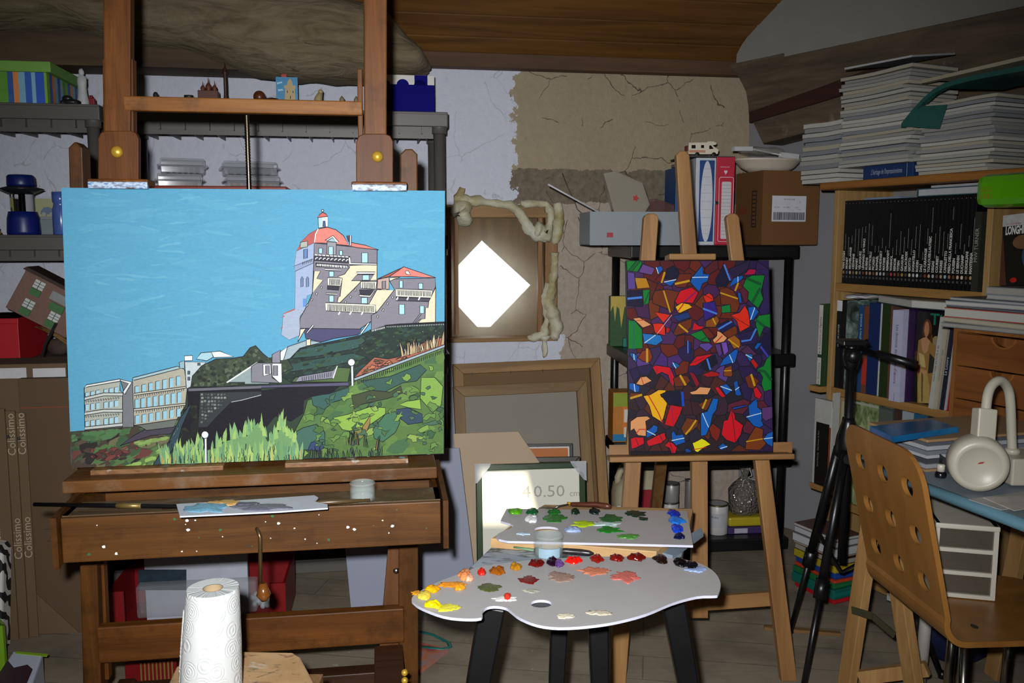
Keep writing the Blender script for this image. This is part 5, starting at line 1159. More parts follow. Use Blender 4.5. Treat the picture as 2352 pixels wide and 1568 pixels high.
mb.sph((.02, 0, .03), (.05, .04, .035)); mb.sph((.08, .02, .03), (.05, .04, .03)); mb.sph((.05, .03, .02), (.07, .05, .02)); mb.warp(lambda c: c + noise.noise_vector(c * 22) * .012); mb.warp(lambda c: V((c.x, c.y, max(c.z, 0.0005))))
o = thing('root_ornament', 'grey root or stone lump under the tilted model house', 'ornament', ST @ Matrix.Translation((sx2(90, .14), .21, Z3))); part('lump', mb, pm('#4a3c34', .9, 0, .4, 40, .5), o)
for i in range(16):
    mb = MB(); a = rs.uniform(-.06, .05); mb.tube([(-.03 + rs.uniform(-.02, .02), -.06, .11), (.03, -.07, .09 + a * .3), (.10, -.065, .07 + a)], [.0015, .0022, .001], 4); part('dry_straw', mb, pm('#7a5c2c', .8), o)
mb = MB(); a, b = tr(ST, [(135, 740), (110, 790)], .03); mb.bar((a[0], .006, a[1]), (b[0], .006, b[1]), .012, .008); mb.bar((b[0], .006, b[1]), (b[0] - .015, .006, Z3 + .001), .012, .008)
solo('black_marker', mb, pm('#111013', .4), 'thin black stick leaning in front of the tilted model house', 'stick', ST)

# ---- cartons standing on the floor at the far left ----
CB = pm('#644f37', .8, 0, .1, 6); CB2 = pm('#57432d', .8, 0, .1, 6)
FL = FR((PZ(60, 1460, 0).x, PZ(60, 1460, 0).y, 0), 9, 1.0)
q = tr(FL, [(40, 870), (180, 870)], 0)
o = thing('large_carton', 'large flattened brown carton standing behind the easel leg', 'carton', FL)
xa = q[0][0]; zt4 = q[0][1]; xb2 = tr(FL, [(215, 1000)], 0)[0][0] + .02
mb = MB(); mb.box(xa, xb2, .0, .03, 0, zt4, 0, .002); part('panel', mb, CB2, o)
p3 = tr(FL, [(75, 1355), (182, 1453), (70, 1455)], -.004); mb = MB(); mb.prism([p3[0], p3[1], p3[2]], -.004, -.0005); part('folded_corner', mb, CB, o)
for (a, b) in (((95, 1180), (112, 1420)),):
    pass
mb = MB(); zz_ = tr(FL, [(60, 937)], 0)[0][1]; mb.box(xa, xb2, -.0012, 0, zz_, zz_ + .0025); part('red_line', mb, pm('#8a3a24', .7), o)
mb = MB(); rs = random.Random(3); 
q5 = tr(FL, [(100, 1215), (150, 1215), (125, 1320), (140, 1340)], 0)
mb.ribbon([(q5[0][0], q5[0][1]), (q5[0][0] + .05, q5[0][1])], .002, 0, None, None, -.001); mb.ribbon([(q5[0][0] + .01, q5[0][1] - .04), (q5[0][0] + .035, q5[0][1] - .01), (q5[0][0] + .06, q5[0][1] - .04), (q5[0][0] + .01, q5[0][1] - .04)], .002, 0, None, None, -.001); mb.ribbon([(q5[0][0] + .02, q5[0][1] - .12), (q5[0][0] + .05, q5[0][1] - .1), (q5[0][0] + .04, q5[0][1] - .15)], .002, 0, None, None, -.001)
part('printed_marks', mb, pm('#3a2c1e', .8), o, 'dark printed handling marks', False)
for i, (x0, x1, lab) in enumerate(((-60, 12, 'leftmost of three slim cartons with lettering at the left edge'), (12, 36, 'middle of three slim cartons with lettering at the left edge'), (36, 60, 'rightmost of three slim cartons with lettering at the left edge'))):
    q = tr(FL, [(x0, 955 + i * 4), (x1, 955 + i * 4)], -.03 + i * .008); xa_, xb_ = q[0][0], q[1][0]; H = q[0][1]; T = FL @ Matrix.Translation((xa_, -.03 + i * .008, 0))
    o = thing('lettered_carton', lab, 'carton', T, 'slim lettered cartons at the left edge')
    mb = MB(); mb.box(0, xb_ - xa_ - .002, 0, .0075, 0, H + .02, 0, .002)
    for py in (990, 1230): zc_ = tr(FL, [(20, py)], -.02)[0][1]; mb.text('Colissimo', .033, Matrix.Translation((max((xb_ - xa_) * .5, .012), -.0012, zc_ - .01)) @ Matrix.Rotation(-pi / 2, 4, 'Y'), 1, 'CENTER')
    mb.prism([(.006 + .006 * cos(a * pi / 6), H - .06 + .006 * sin(a * pi / 6)) for a in range(12)], -.0012, -.0006, 2)
    part('panel', mb, [CB, pm('#a89a82', .7), pm('#2a2018', .7)], o)
q = tr(FL, [(-60, 838), (152, 838), (152, 870)], .06); mb = MB(); mb.box(q[0][0], q[1][0], .06, .24, 0, q[0][1], 0, .003)
o = thing('taped_carton', 'brown carton with white tape behind the slim cartons', 'carton', FL); part('carton_body', mb, CB, o)
for (a, b) in ((-20, 60), (75, 150)):
    q6 = tr(FL, [(a, 846), (b, 846), (b, 868)], .059); mb = MB(); mb.box(q6[0][0], q6[1][0], .0585, .06, q6[2][1], q6[0][1]); part('tape', mb, pm('#c4c2c6', .4), o, 'white tape strip')

# ---- lower left corner ----
ZB = FR(PZ(0, 1500, 0.0) + V((-.012, .0, 0)), 9, 3)
t = NT('zebra'); wv = t.n('ShaderNodeTexWave'); wv.bands_direction = 'DIAGONAL'; t.set(wv.inputs['Vector'], t.coord()); wv.inputs['Scale'].default_value = 9; wv.inputs['Distortion'].default_value = 7; wv.inputs['Detail'].default_value = 1; wv.inputs['Detail Scale'].default_value = 2
t.inp('Base Color', t.ramp(wv.outputs['Fac'], [(.48, '#0c0b0d'), (.54, '#c9c6c0')])); t.inp('Roughness', .7)
q = tr(ZB, [(-70, 1255), (6, 1255), (0, 1420)], 0); mb = MB(); mb.prism([(q[0][0], 0), (q[2][0], 0), (q[1][0], q[1][1] - .02), (q[1][0] - .01, q[1][1]), (q[0][0], q[1][1] + .02)], 0, .07, 0, None, 'xz', None, .008); solo('zebra_bag', mb, t.mat, 'black and white zebra striped bag at the left edge', 'bag', ZB)
a = PZ(30, 1500, .06); T = FR((a.x - .12, a.y, 0), -30); 
o = thing('green_box', 'lime green open box at the lower left corner', 'box', FR((PZ(45, 1480, .1).x - .2, PZ(45, 1480, .1).y - .15, 0), 42)); mb = MB(); mb.box(0, .22, 0, .006, 0, .16); mb.box(0, .22, .2, .206, 0, .16); mb.box(0, .006, 0, .2, 0, .16); mb.box(.214, .22, 0, .2, 0, .16); mb.box(0, .22, 0, .206, 0, .006); part('box_body', mb, pm('#6f9a1c', .4), o)
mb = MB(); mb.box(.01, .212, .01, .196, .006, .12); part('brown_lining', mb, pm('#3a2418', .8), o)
q = [PZ(x, y, .10) for x, y in [(30, 1494), (98, 1502), (70, 1580), (-20, 1572)]]
c = sum(q, V()) / 4; o = thing('sweet_packet', 'purple, white and green packet lying in the lower left corner', 'packet', (c.x, c.y, 0)); mb = MB(); L = [(p.x - c.x, p.y - c.y) for p in q]
mb.prism(L, 0, .10, 0, None, 'xy', None, .006); part('packet_body', mb, pm('#c3c9dc', .4), o)
def inner(L, pts): return [(L[3][0] + (L[2][0] - L[3][0]) * u + (L[0][0] - L[3][0]) * v_ , L[3][1] + (L[2][1] - L[3][1]) * u + (L[0][1] - L[3][1]) * v_) for u, v_ in pts]
mb = MB(); mb.prism(inner(L, [(.02, .05), (.85, .1), (.8, .5), (.6, .62), (.3, .5), (.02, .7)]), .1, .1012, 0, None, 'xy'); part('purple_print', mb, pm('#2e0f26', .35), o)
mb = MB(); mb.prism(inner(L, [(.1, .98), (.98, .98), (.98, .9), (.1, .92)]), .1, .1013, 0, None, 'xy'); part('green_edge', mb, pm('#8ab41c', .4), o)
# ---- under the easel ----
zf = PZ(450, 1470, 0); UF = FR((PZ(250, 1470, 0).x, zf.y, 0), 8)
q = tr(UF, [(248, 1360), (655, 1340)], 0); w_ = q[1][0]; h_ = q[0][1]
o = thing('red_crate', 'dark red open crate of papers behind the easel rail', 'crate', UF)
mb = MB(); th = .008
mb.box(0, w_, 0, th, 0, h_ * .35); mb.box(0, w_, .28 - th, .28, 0, h_); mb.box(0, th, th, .28 - th, 0, h_); mb.box(w_ - th, w_, th, .28 - th, 0, h_); mb.box(0, w_, 0, .28, 0, .006); mb.box(0, .05, 0, th, 0, h_); mb.box(w_ - .05, w_, 0, th, 0, h_); part('crate_body', mb, pm('#7a1014', .4), o)
q = tr(UF, [(318, 1290), (560, 1285), (576, 1370), (310, 1440)], .03)
mb = MB(); mb.prism([(q[0][0], .007), (q[1][0], .007), (q[1][0], q[1][1]), (q[0][0], q[0][1])], .09, .11); o = thing('paper_pad', 'white paper pad with a dark picture standing in the red crate', 'paper', UF); part('sheets', mb, pm('#aeb0bc', .6), o)
qq = tr(UF, [(318, 1308), (428, 1308), (428, 1355), (318, 1355)], .088); mb = MB(); mb.prism(qq, .0885, .09); part('printed_picture', mb, pm('#22303a', .4, 0, .6, 60), o, 'dark printed picture', False)
mb = MB(); q = tr(UF, [(312, 1345), (590, 1350), (590, 1400)], .04); mb.box(q[0][0], q[1][0], .03, .075, .05, q[0][1], 0, .008); solo('clear_tray', mb, clear('#b9bcc0', .16, .1), 'clear plastic tray in front of the paper pad', 'tray', UF)
for i, (c_, l_) in enumerate((('#b02028', 'red folder at the bottom of the crate behind the easel rail'), ('#c9c4c0', 'white folder lying on the red one in the crate'), ('#3a3a40', 'dark folder lying on the white one in the crate'))): mb = MB(); mb.box(.09, w_ * .72, .12, .26, .0065 + i * .014, .0065 + i * .014 + .012, 0, .002); solo('folder', mb, pm(c_, .5), l_, 'folder', UF)
q = tr(UF, [(610, 1400)], .05); mb = MB(); rs = random.Random(6)
for i in range(60): mb.sph((rs.uniform(-.04, .04), rs.uniform(-.02, .02), .012 + rs.uniform(0, .03)), .010, 6)
solo('bubble_wrap', mb, clear('#c9ced2', .3, .08), 'crumpled bubble wrap at the right end of the crate', 'wrapping', UF @ Matrix.Translation((q[0][0] - .004, .068, .0495)), kind='stuff')
# red box on the bottom tier and striped red crate in front
q = rect(ST, .05, (586, 1250), (678, 1250), (678, 1318), (586, 1318)); mb = MB(); mb.box(q[0], q[1], .05, .25, TZ[4], TZ[4] + .11, 0, .003); mb.box(q[0] - .002, q[1] + .002, .048, .252, TZ[4] + .085, TZ[4] + .112, 0, .002); solo('red_carton', mb, pm('#a81c22', .5), 'small red box on the bottom shelf under the easel drawer', 'box', ST)
SFr = FR((PZ(245, 1600, 0).x + .03, PZ(245, 1600, 0).y + .05, 0), 8); q = tr(SFr, [(248, 1524), (405, 1518)], 0); o = thing('striped_red_box', 'red box with gold stripes on the floor left of the paper roll', 'box', SFr)
mb = MB(); mb.box(0, q[1][0], 0, .2, 0, q[0][1], 0, .003); part('box_body', mb, pm('#6a0c10', .4), o)
for i in range(9): mb = MB(); x = q[1][0] * (.3 + .075 * i); mb.box(x, x + .004, -.001, 0, 0, q[0][1] - .004); part('gold_stripe', mb, pm('#9a8446', .35, .5), o)

# ---- grey board leaning on the shelf end ----
GF = FR((PZ(806, 1402, 0).x, 2.83, 0), 9, 11)
q = tr(GF, [(794, 1270), (772, 1030), (1055, 1028), (1085, 1285), (1098, 1400), (806, 1402)], 0)
mb = MB(); mb.prism([(q[5][0], 0.001), (q[4][0], 0.001), (q[2][0], q[2][1]), (q[1][0], q[2][1])], 0, .012, 0, None, 'xz', None, .001)
solo('grey_board', mb, pm('#868a9c', .6, 0, .05, 5), 'plain blue-grey board leaning behind the right easel leg', 'board', GF)
# ======================= frames and boards leaning under the window =======================
PINE = wood('#7d5c34', '#a88250', 'x', .8, .6); PINEz = wood('#7d5c34', '#a88250', 'z', .8, .6)
def mitre_frame(T, x0, x1, z0, z1, w_, y0, y1, name, parent, mats, bev=.002):
    O = [(x0, z0), (x1, z0), (x1, z1), (x0, z1)]; I = [(x0 + w_, z0 + w_), (x1 - w_, z0 + w_), (x1 - w_, z1 - w_), (x0 + w_, z1 - w_)]
    for k in range(4):
        j = (k + 1) % 4; mb = MB(); mb.prism([O[k], O[j], I[j], I[k]], y0, y1, 0, None, 'xz', None, bev); part(name, mb, mats[k % 2], parent)
# big stretcher against the wall
BF = FR((PZ(1040, 1330, 0).x, 3.36, 0), 9, 14.0)
BF = FR((tr(FR((0, 3.36, 0), 9), [(1041, 840)], .13)[0][0], 3.36, 0), 9, 12.5)
q = tr(BF, [(1040, 838), (1377, 821), (1402, 1165)], 0); x0 = q[0][0]; z1 = (q[0][1] + q[1][1]) / 2; x1 = (q[1][0] + q[2][0]) / 2
BF = BF @ Matrix.Rotation(radians(-1.2), 4, 'Y'); q = tr(BF, [(1040, 836), (1377, 821), (1400, 1165)], 0); x0 = q[0][0]; z1 = (q[0][1] + q[1][1]) / 2; x1 = (q[1][0] + q[2][0]) / 2
w_ = .042
o = thing('stretched_canvas_back', 'large wooden stretcher seen from the back, leaning below the window', 'canvas', BF)
mitre_frame(BF, x0, x1, .012, z1, w_, 0, .03, 'stretcher_bar', o, (PINE, PINEz))
mb = MB(); mb.box(x0 + .004, x1 - .004, .026, .0315, .016, z1 - .004); part('canvas_back', mb, pm('#73593a', .9, 0, .12, 12), o, 'brown canvas back')
for i, fx in enumerate((.12, .38, .6, .92)): mb = MB(); x = x0 + (x1 - x0) * fx; mb.box(x, x + .003, -.0015, 0, z1 - w_ - .008, z1 - w_ + .004); part('nail', mb, pm('#17130f', .5), o)
# second stretcher in front of it
B2 = BF @ Matrix.Translation((0, -.045, 0)); q = tr(B2, [(1041, 886), (1348, 874), (1366, 1160), (1074, 914), (1328, 898)], 0)
x0, x1, z1 = q[0][0], (q[1][0] + q[2][0]) / 2, (q[0][1] + q[1][1]) / 2; w_ = (q[1][0] - q[4][0]) * 1.1
o = thing('small_stretcher', 'wooden stretcher with grey backing, inside the outline of the larger one', 'canvas', B2)
mitre_frame(B2, x0, x1, .012, z1, w_, 0, .025, 'stretcher_bar', o, (wood('#6f5433', '#94764c', 'x', .8, .6), wood('#6f5433', '#94764c', 'z', .8, .6)))
mb = MB(); mb.box(x0 + .004, x1 - .004, .02, .026, .016, z1 - .004); part('backing_board', mb, pm('#8a8478', .8, 0, .05, 6), o, 'grey backing board')
# small pictures standing in front of it
B3 = FR((0, 3.20, 0), 4, 12); q = tr(B3, [(1150, 1038), (1315, 1021), (1325, 1100), (1160, 1130)], 0); x0, x1, z1 = q[0][0], q[1][0], (q[1][1] + .006)
o = thing('orange_picture', 'small orange picture with white mat and dark frame, behind the green frame', 'picture', B3)
mitre_frame(B3, x0, x1, 0.002, z1, .012, 0, .015, 'frame_side', o, (pm('#26221e', .5), pm('#26221e', .5)), .001)
mb = MB(); mb.box(x0 + .005, x1 - .005, .006, .012, .008, z1 - .005); part('white_mat', mb, pm('#cfcac4', .7), o); mb = MB(); mb.box(x0 + .018, x1 - .018, .004, .006, .03, z1 - .018); part('orange_sheet', mb, pm('#b0601a', .6), o)
B4 = FR((0, 3.13, 0), 4, 11); q = tr(B4, [(1180, 1062), (1332, 1048), (1340, 1120)], 0); x0, x1, z1 = q[0][0], q[1][0], q[1][1]
o = thing('olive_picture', 'dark olive picture frame just in front of the orange picture', 'picture', B4); mitre_frame(B4, x0, x1, .002, z1, .02, 0, .02, 'frame_side', o, (pm('#2c2616', .45), pm('#2c2616', .45)), .002)
# hardboard sheet with a cut corner
HB = FR((0, 3.05, 0), 8, 9.5); q = tr(HB, [(1041, 996), (1190, 991), (1262, 1095), (1275, 1290), (1079, 1290)], 0)
zf = 0.001; dx = (q[4][0] - q[0][0]) / (q[0][1] - q[4][1]) * (q[4][1] - zf)
mb = MB(); mb.prism([q[0], q[1], q[2], (q[2][0] + .01, zf), (q[4][0] + dx, zf)], 0, .004); 
solo('hardboard_sheet', mb, pm('#b09a80', .8, 0, .06, 8), 'beige board with one slanted corner leaning beside the green frame', 'board', HB)
# green frame with the printed paper
q = tr(FRT, [(1088, 1069), (1343, 1059), (1348, 1200), (1100, 1285)], 0); x0, x1, z1 = (q[0][0] + q[3][0]) / 2, (q[1][0] + q[2][0]) / 2, (q[0][1] + q[1][1]) / 2
FRT2 = FRT @ Matrix.Translation((0, 0, 0)); b = FRT2.inverted() @ V((FRT2.translation.x, FRT2.translation.y, 0)); zb = b.z * 1.0
o = thing('framed_picture', 'dark green picture frame with white 40.50 cm insert, partly sunlit', 'picture', FRT2)
GRN = pm('#1d3414', .35); mitre_frame(FRT2, x0, x1, zb + .003, z1, .022, 0, .018, 'frame_side', o, (GRN, GRN), .003)
mb = MB(); mb.box(x0 + .01, x1 - .01, .009, .014, zb + .012, z1 - .01); ins = part('paper_insert', mb, pm('#d6d4c6', .6, 0, .03, 5), o)
p = tr(FRT2, [(1228, 1130), (1297, 1130), (1265, 1172), (1300, 1172)], .009); gm = pm('#9c9a90', .6)
mb = MB(); hgt = (p[0][1] - tr(FRT2, [(1228, 1143)], .009)[0][1]) * 2.9
mb.text('0.50', hgt, Matrix.Translation((p[0][0] - .005, .0085, p[0][1])), 0, 'LEFT', 1.15); mb.text('cm', hgt * .55, Matrix.Translation((p[0][0] + hgt * 2.15, .0085, p[0][1] - hgt * .15)), 0)
mb.text('4', hgt, Matrix.Translation((p[0][0] - .005 - hgt * .72, .0085, p[0][1])), 0, 'LEFT', 1.15)
part('printed_size', mb, gm, ins, 'grey printed 40.50 cm', False)
for (a, b_, sgn) in ((x0, z1, 1), (x1, z1, -1)):
    L = .055; mb = MB(); mb.prism([(a - sgn * .003, b_ + .004), (a + sgn * L, b_ + .004), (a + sgn * L * .9, b_ - .008), (a + sgn * .006, b_ - L * 1.15), (a - sgn * .003, b_ - L * 1.2)], -.003, -.001); mb.warp(lambda c: c + V((0, .002 * sin(c.x * 300 + c.z * 200), 0))); part('corner_protector', mb, clear('#d8dade', .45, .12), o, 'clear plastic corner')

# ======================= black plastic shelving =======================
fl = PY(1462, 600, 3.33); fr = PY(1812, 600, 3.39); rzB = atan2(fr.y - fl.y, fr.x - fl.x)
SB = FR((fl.x, fl.y, 0), math.degrees(rzB)); WB = sqrt((fr.x - fl.x) ** 2 + (fr.y - fl.y) ** 2); DB = .36
ZBt = tr(SB, [(1600, 563)], 0)[0][1]; BT_ = [ZBt, .80, .40, .06]
o = thing('black_shelf', 'black plastic shelving unit behind the light wooden easel', 'shelf', SB); KB = pm('#0d0d0f', .35)
for z in BT_:
    mb = MB(); mb.box(-.03, WB + .03, -.03, DB + .03, z - .05, z, 0, .006); part('shelf_panel', mb, KB, o)
for cx in (0, WB):
    for cy in (0, DB): mb = MB(); mb.cyl((cx, cy, 0), (cx, cy, ZBt - .05), .017, None, 16); part('post', mb, KB, o)
BT_ = [z + .0006 for z in BT_]; ZBt += .0006
def bx_(px0, px1, py0, py1, d, dep, z=None):
    q = rect(SB, d, (px0, py0), (px1, py0), (px1, py1), (px0, py1)); return q[0], q[1], (q[2] if z is None else z), q[3]
# carton with the address label (corner towards us)
Zt = ZBt
a, b_, c_ = PY(1687, 560, 3.55), PY(1748, 563, 3.34), PY(1877, 560, 3.42)
T = FR((b_.x, b_.y, Zt), math.degrees(atan2(c_.y - b_.y, c_.x - b_.x))); Wc = (c_ - b_).length; hC = tr(T, [(1812, 392)], 0)[0][1]; Dc = .24
o = thing('labelled_carton', 'brown cardboard box with white barcode label on the black shelf', 'box', T)
sh = V((a.x, a.y, 0)); sl_ = T.inverted() @ V((a.x, a.y, Zt))
foot = [(0, 0), (Wc, 0), (Wc + sl_.x, sl_.y), (sl_.x, sl_.y)]
mb = MB(); mb.prism(foot, 0, hC, 0, None, 'xy', None, .002); part('carton_body', mb, pm('#6b4722', .75, 0, .08, 7), o)
q = tr(T, [(1774, 449), (1852, 449), (1852, 509), (1774, 509)], 0); mb = MB(); lx0, lx1, lz0, lz1 = q[0][0], q[1][0], q[2][1], q[0][1]; mb.box(lx0, lx1, -.0012, 0, lz0, lz1); lb = part('address_label', mb, pm('#c9c9d0', .5), o, 'white address label')
mb = MB(); rs = random.Random(2); x = lx0 + .006
while x < lx1 - .006: w_ = rs.choice((.0008, .0012, .002)); mb.box(x, x + w_, -.0016, -.0012, lz0 + .006, lz0 + .006 + (lz1 - lz0) * .3); x += w_ + rs.choice((.0008, .001, .0016))
part('barcode', mb, pm('#22222e', .6), lb, 'barcode', True, 'stuff')
mb = MB(); cx = (lx0 + lx1) / 2
for (s_, x, z, sz_) in (('00-POST-LINE', .5, .86, .008), ('6', .82, .76, .009), ('DE 10M2', .14, .55, .006), ('Nr 20082', .42, .55, .007), ('To Rue', .72, .55, .006), ('expedition', .8, .47, .004), ('colis 1/1', .6, .44, .004)): mb.text(s_, sz_, Matrix.Translation((lx0 + (lx1 - lx0) * x, -.0016, lz0 + (lz1 - lz0) * z)), 0, 'CENTER')
part('label_print', mb, pm('#2a2a34', .6), lb, 'small dark print', False)
# faint red and dark print on the left face
LF = T @ Matrix.Translation((sl_.x, sl_.y, 0)) @ Matrix.Rotation(atan2(-sl_.y, -sl_.x), 4, 'Z'); LW_ = sqrt(sl_.x ** 2 + sl_.y ** 2)
LFl = T.inverted() @ LF
def lf(pts): return [LFl @ V((u * LW_, -.001, v_ * hC)) for u, v_ in pts]
mb = MB(); mb.box(LW_ * .62, LW_ * .8, -.001, -.0004, hC * .24, hC * .74, 0, 0, LFl); mb.box(LW_ * .655, LW_ * .765, -.0014, -.0008, hC * .26, hC * .72, 1, 0, LFl); part('printed_panel', mb, [pm('#33231a', .7), pm('#6b4722', .75)], o, 'dark printed panel')
mb = MB()
for k in range(8): mb.box(LW_ * .655, LW_ * .765, -.0018, -.0012, hC * (.28 + k * .055), hC * (.30 + k * .055), 0, 0, LFl)
part('printed_bars', mb, pm('#33231a', .7), o, 'small dark print', True, 'stuff')
mb = MB(); mb.text('bun', .05, LFl @ Matrix.Translation((LW_ * .12, -.001, hC * .48)), 0, 'LEFT'); part('red_print', mb, pm('#8a2018', .7), o, 'red printed mark', False)
# dish on the carton
k = PY(1767, 380, 3.5); q = tr(T, [(1690, 378), (1846, 378), (1767, 366)], Dc * .35)
R_ = (q[1][0] - q[0][0]) / 2; R_ *= .93; T2 = T @ Matrix.Translation(((q[0][0] + q[1][0]) / 2 + .012, Dc * .5, hC + .0006)); hh = .05
mb = MB(); mb.lathe([(R_ * .55, 0), (R_ * .8, hh * .35), (R_ * .98, hh * .85), (R_ * 1.02, hh * .9), (R_ * 1.02, hh), (R_ * .94, hh), (R_ * .75, hh * .5), (R_ * .5, .012), (.001, .012)], n=40, sy=.6); solo('white_dish', mb, pm('#cbbfae', .35), 'large cream dish on top of the labelled cardboard box', 'dish', T2)
q = tr(T, [(1684, 342), (1726, 342), (1792, 356), (1832, 361), (1832, 348)], Dc * .3); yz = Dc * .3
o = thing('bagged_bracket', 'white bracket in a clear plastic bag lying in the cream dish', 'bracket', T); zz = hC + hh * .9
mb = MB(); mb.bar((q[0][0], yz, q[0][1]), (q[1][0], yz, q[1][1] + .0), .02, .016); mb.bar((q[1][0], yz, q[1][1]), (q[2][0], yz, q[2][1]), .006, .006); mb.bar((q[2][0], yz, q[2][1]), (q[3][0], yz, q[3][1]), .02, .02); part('metal_bar', mb, pm('#d4d4d6', .3, .2), o)
mb = MB(); mb.sph(((q[0][0] + q[3][0]) / 2, yz + .03, zz + .036), (.1, .05, .016), 18); mb.warp(lambda c: c + noise.noise_vector(c * 30) * .008); part('plastic_bag', mb, clear('#b9b2a8', .35, .1), o)
# red and blue file boxes
def filebox(x0, x1, x2, y0, y1, d, label, col, face, name='file_box', dep=.16):
    q = rect(SB, d, (x1, y0), (x2, y0), (x2, y1), (x1, y1)); o = thing(name, label, 'file box', SB @ Matrix.Translation((q[0], d, Zt))); W, H = q[1] - q[0], q[3] - Zt
    mb = MB(); mb.box(0, W, 0, dep, 0, H, 0, .002); part('case', mb, pm(col, .5), o); return o, W, H
o, W, H = filebox(0, 1644, 1686, 360, 563, .02, 'red file box with white writing panel, right of the blue one', '#b51a36', None)
rr = lambda x0, x1, z0, z1, r=.2, n=4: [(x1 - r * (x1 - x0) + r * (x1 - x0) * cos(a), (z1 - r * (x1 - x0) if s > 0 else z0 + r * (x1 - x0)) + r * (x1 - x0) * sin(a) * 1) if False else None for a in ()]
def rrect(x0, x1, z0, z1, r):
    P = []
    for (cx, cz, a0) in ((x1 - r, z1 - r, 0), (x0 + r, z1 - r, pi / 2), (x0 + r, z0 + r, pi), (x1 - r, z0 + r, 3 * pi / 2)):
        for k in range(5): a = a0 + pi / 2 * k / 4; P.append((cx + r * cos(a), cz + r * sin(a)))
    return P
mb = MB(); mb.prism(rrect(W * .3, W * .82, H * .07, H * .72, W * .08), -.0012, -.0004); lp = part('writing_panel', mb, pm('#c2bec0', .6), o, 'white lined panel')
mb = MB()
for k in range(15): z = H * (.12 + k * .04); mb.box(W * .32, W * .8, -.0016, -.0012, z, z + .0008)
part('ruled_lines', mb, pm('#5a4a52', .6), lp, None, True, 'stuff')
mb = MB(); mb.ribbon(rrect(W * .16, W * .94, H * .04, H * .77, W * .1), .002, 0, None, None, -.001, True); mb.ribbon([(W * .2, H * .885), (W * .7, H * .885)], .0015, 0, None, None, -.001); mb.prism([(W * .5, H * .80), (W * .6, H * .835), (W * .55, H * .85), (W * .5, H * .84), (W * .45, H * .85), (W * .4, H * .835)], -.0012, -.0004); part('white_print', mb, pm('#cfc4c8', .6), o, 'white border and heart mark', False)
mb = MB(); mb.lathe([(.007, 0), (.007, .002), (.004, .002), (.004, 0)], n=16, T=Matrix.Translation((0.004, -.0005, H * .48)) @ Matrix.Rotation(pi / 2, 4, 'X')); part('finger_hole', mb, pm('#2a2a2e', .5), o)
o, W, H = filebox(0, 1597, 1643, 362, 563, .0, 'blue and white file box with oval writing panel, in front row', '#b9bdc6', None)
mb = MB(); mb.box(W * .18, W * .92, -.0008, 0, H * .04, H * .97); part('blue_panel', mb, pm('#123a78', .5), o, 'dark blue panel')
mb = MB(); mb.prism([(W * .55 + W * .3 * cos(a * pi / 14), H * .5 + H * .465 * sin(a * pi / 14)) for a in range(28)], -.0018, -.0008); lp = part('writing_panel', mb, pm('#c3c5cc', .6), o, 'white oval panel')
mb = MB()
for k in range(9): z = H * (.13 + k * .093); hw = W * .28 * sqrt(max(0, 1 - ((z / H - .5) / .465) ** 2)); mb.box(W * .55 - hw, W * .55 + hw, -.0022, -.0018, z, z + .0007)
part('ruled_lines', mb, pm('#6a6e7a', .6), lp, None, True, 'stuff')
q = rect(SB, .2, (1546, 385), (1600, 385), (1600, 563), (1546, 563)); o = thing('file_box', 'blue file box half hidden behind the tall easel mast', 'file box', SB @ Matrix.Translation((q[0], .17, Zt))); mb = MB(); mb.box(0, q[1] - q[0], 0, .16, 0, q[3] - Zt, 0, .002); part('case', mb, pm('#1c4a80', .5), o)
mb = MB(); mb.prism([(.035 + .016 * cos(a * pi / 12), (q[3] - Zt) * .5 + (q[3] - Zt) * .44 * sin(a * pi / 12)) for a in range(24)], -.001, 0); part('writing_panel', mb, pm('#aab2bc', .6), o, 'pale oval panel')
mb = MB(); mb.box(-.006, .05, .0, .05, q[3] - Zt, q[3] - Zt + .012, 0, .001); part('lid_flap', mb, pm('#6c6a66', .5), o, 'grey lid flap')
# camper van on the file boxes
q = rect(SB, .05, (1582, 322), (1652, 322), (1652, 356), (1582, 356)); zc_ = tr(SB, [(1640, 361)], .02)[0][1] + .004
mb = MB(); mb.box(q[0] - .03, q[1] + .05, .01, .2, zc_ - .0035, zc_); solo('grey_card', mb, pm('#4a4644', .6), 'thin dark card under the toy camper van', 'card', SB)
W = q[1] - q[0]; H = W * .47; T = SB @ Matrix.Translation((q[0], .05, zc_)); o = thing('toy_camper_van', 'toy camper van, cream with orange stripes, on top of the file boxes', 'toy', T); CRM = pm('#d6cdb8', .35)
mb = MB(); mb.prism([(0, H * .18), (W * .62, H * .18), (W * .96, H * .2), (W * .99, H * .5), (W * .88, H * .58), (W * .74, H * .8), (W * .90, H * .82), (W * .91, H * .98), (W * .6, H), (W * .58, H * .94), (0, H * .94)], 0, W * .42, 0, None, 'xz', None, .0015); bd = part('body', mb, CRM, o)
for (x0_, x1_, z0_, z1_) in ((.09, .22, .55, .78), (.40, .50, .58, .78)): mb = MB(); mb.box(W * x0_, W * x1_, -.0008, .0005, H * z0_, H * z1_); part('window', mb, pm('#231a16', .2), bd)
mb = MB(); mb.prism([(W * .67, H * .52), (W * .82, H * .54), (W * .73, H * .76), (W * .67, H * .76)], -.0008, .0005); part('window', mb, pm('#231a16', .2), bd)
for z in (.28, .34, .40): mb = MB(); mb.box(W * .01, W * .55, -.0006, .0002, H * z, H * (z + .035)); part('stripe', mb, pm('#b0502a', .4), bd)
for x in (.28, .83):
    for y in (-.001, W * .42 - .006): mb = MB(); mb.lathe([(.001, 0), (H * .16, .0), (H * .16, .007), (.001, .007)], n=16, T=Matrix.Translation((W * x, y, H * .15)) @ Matrix.Rotation(-pi / 2, 4, 'X')); part('wheel', mb, pm('#1a1917', .5), o)
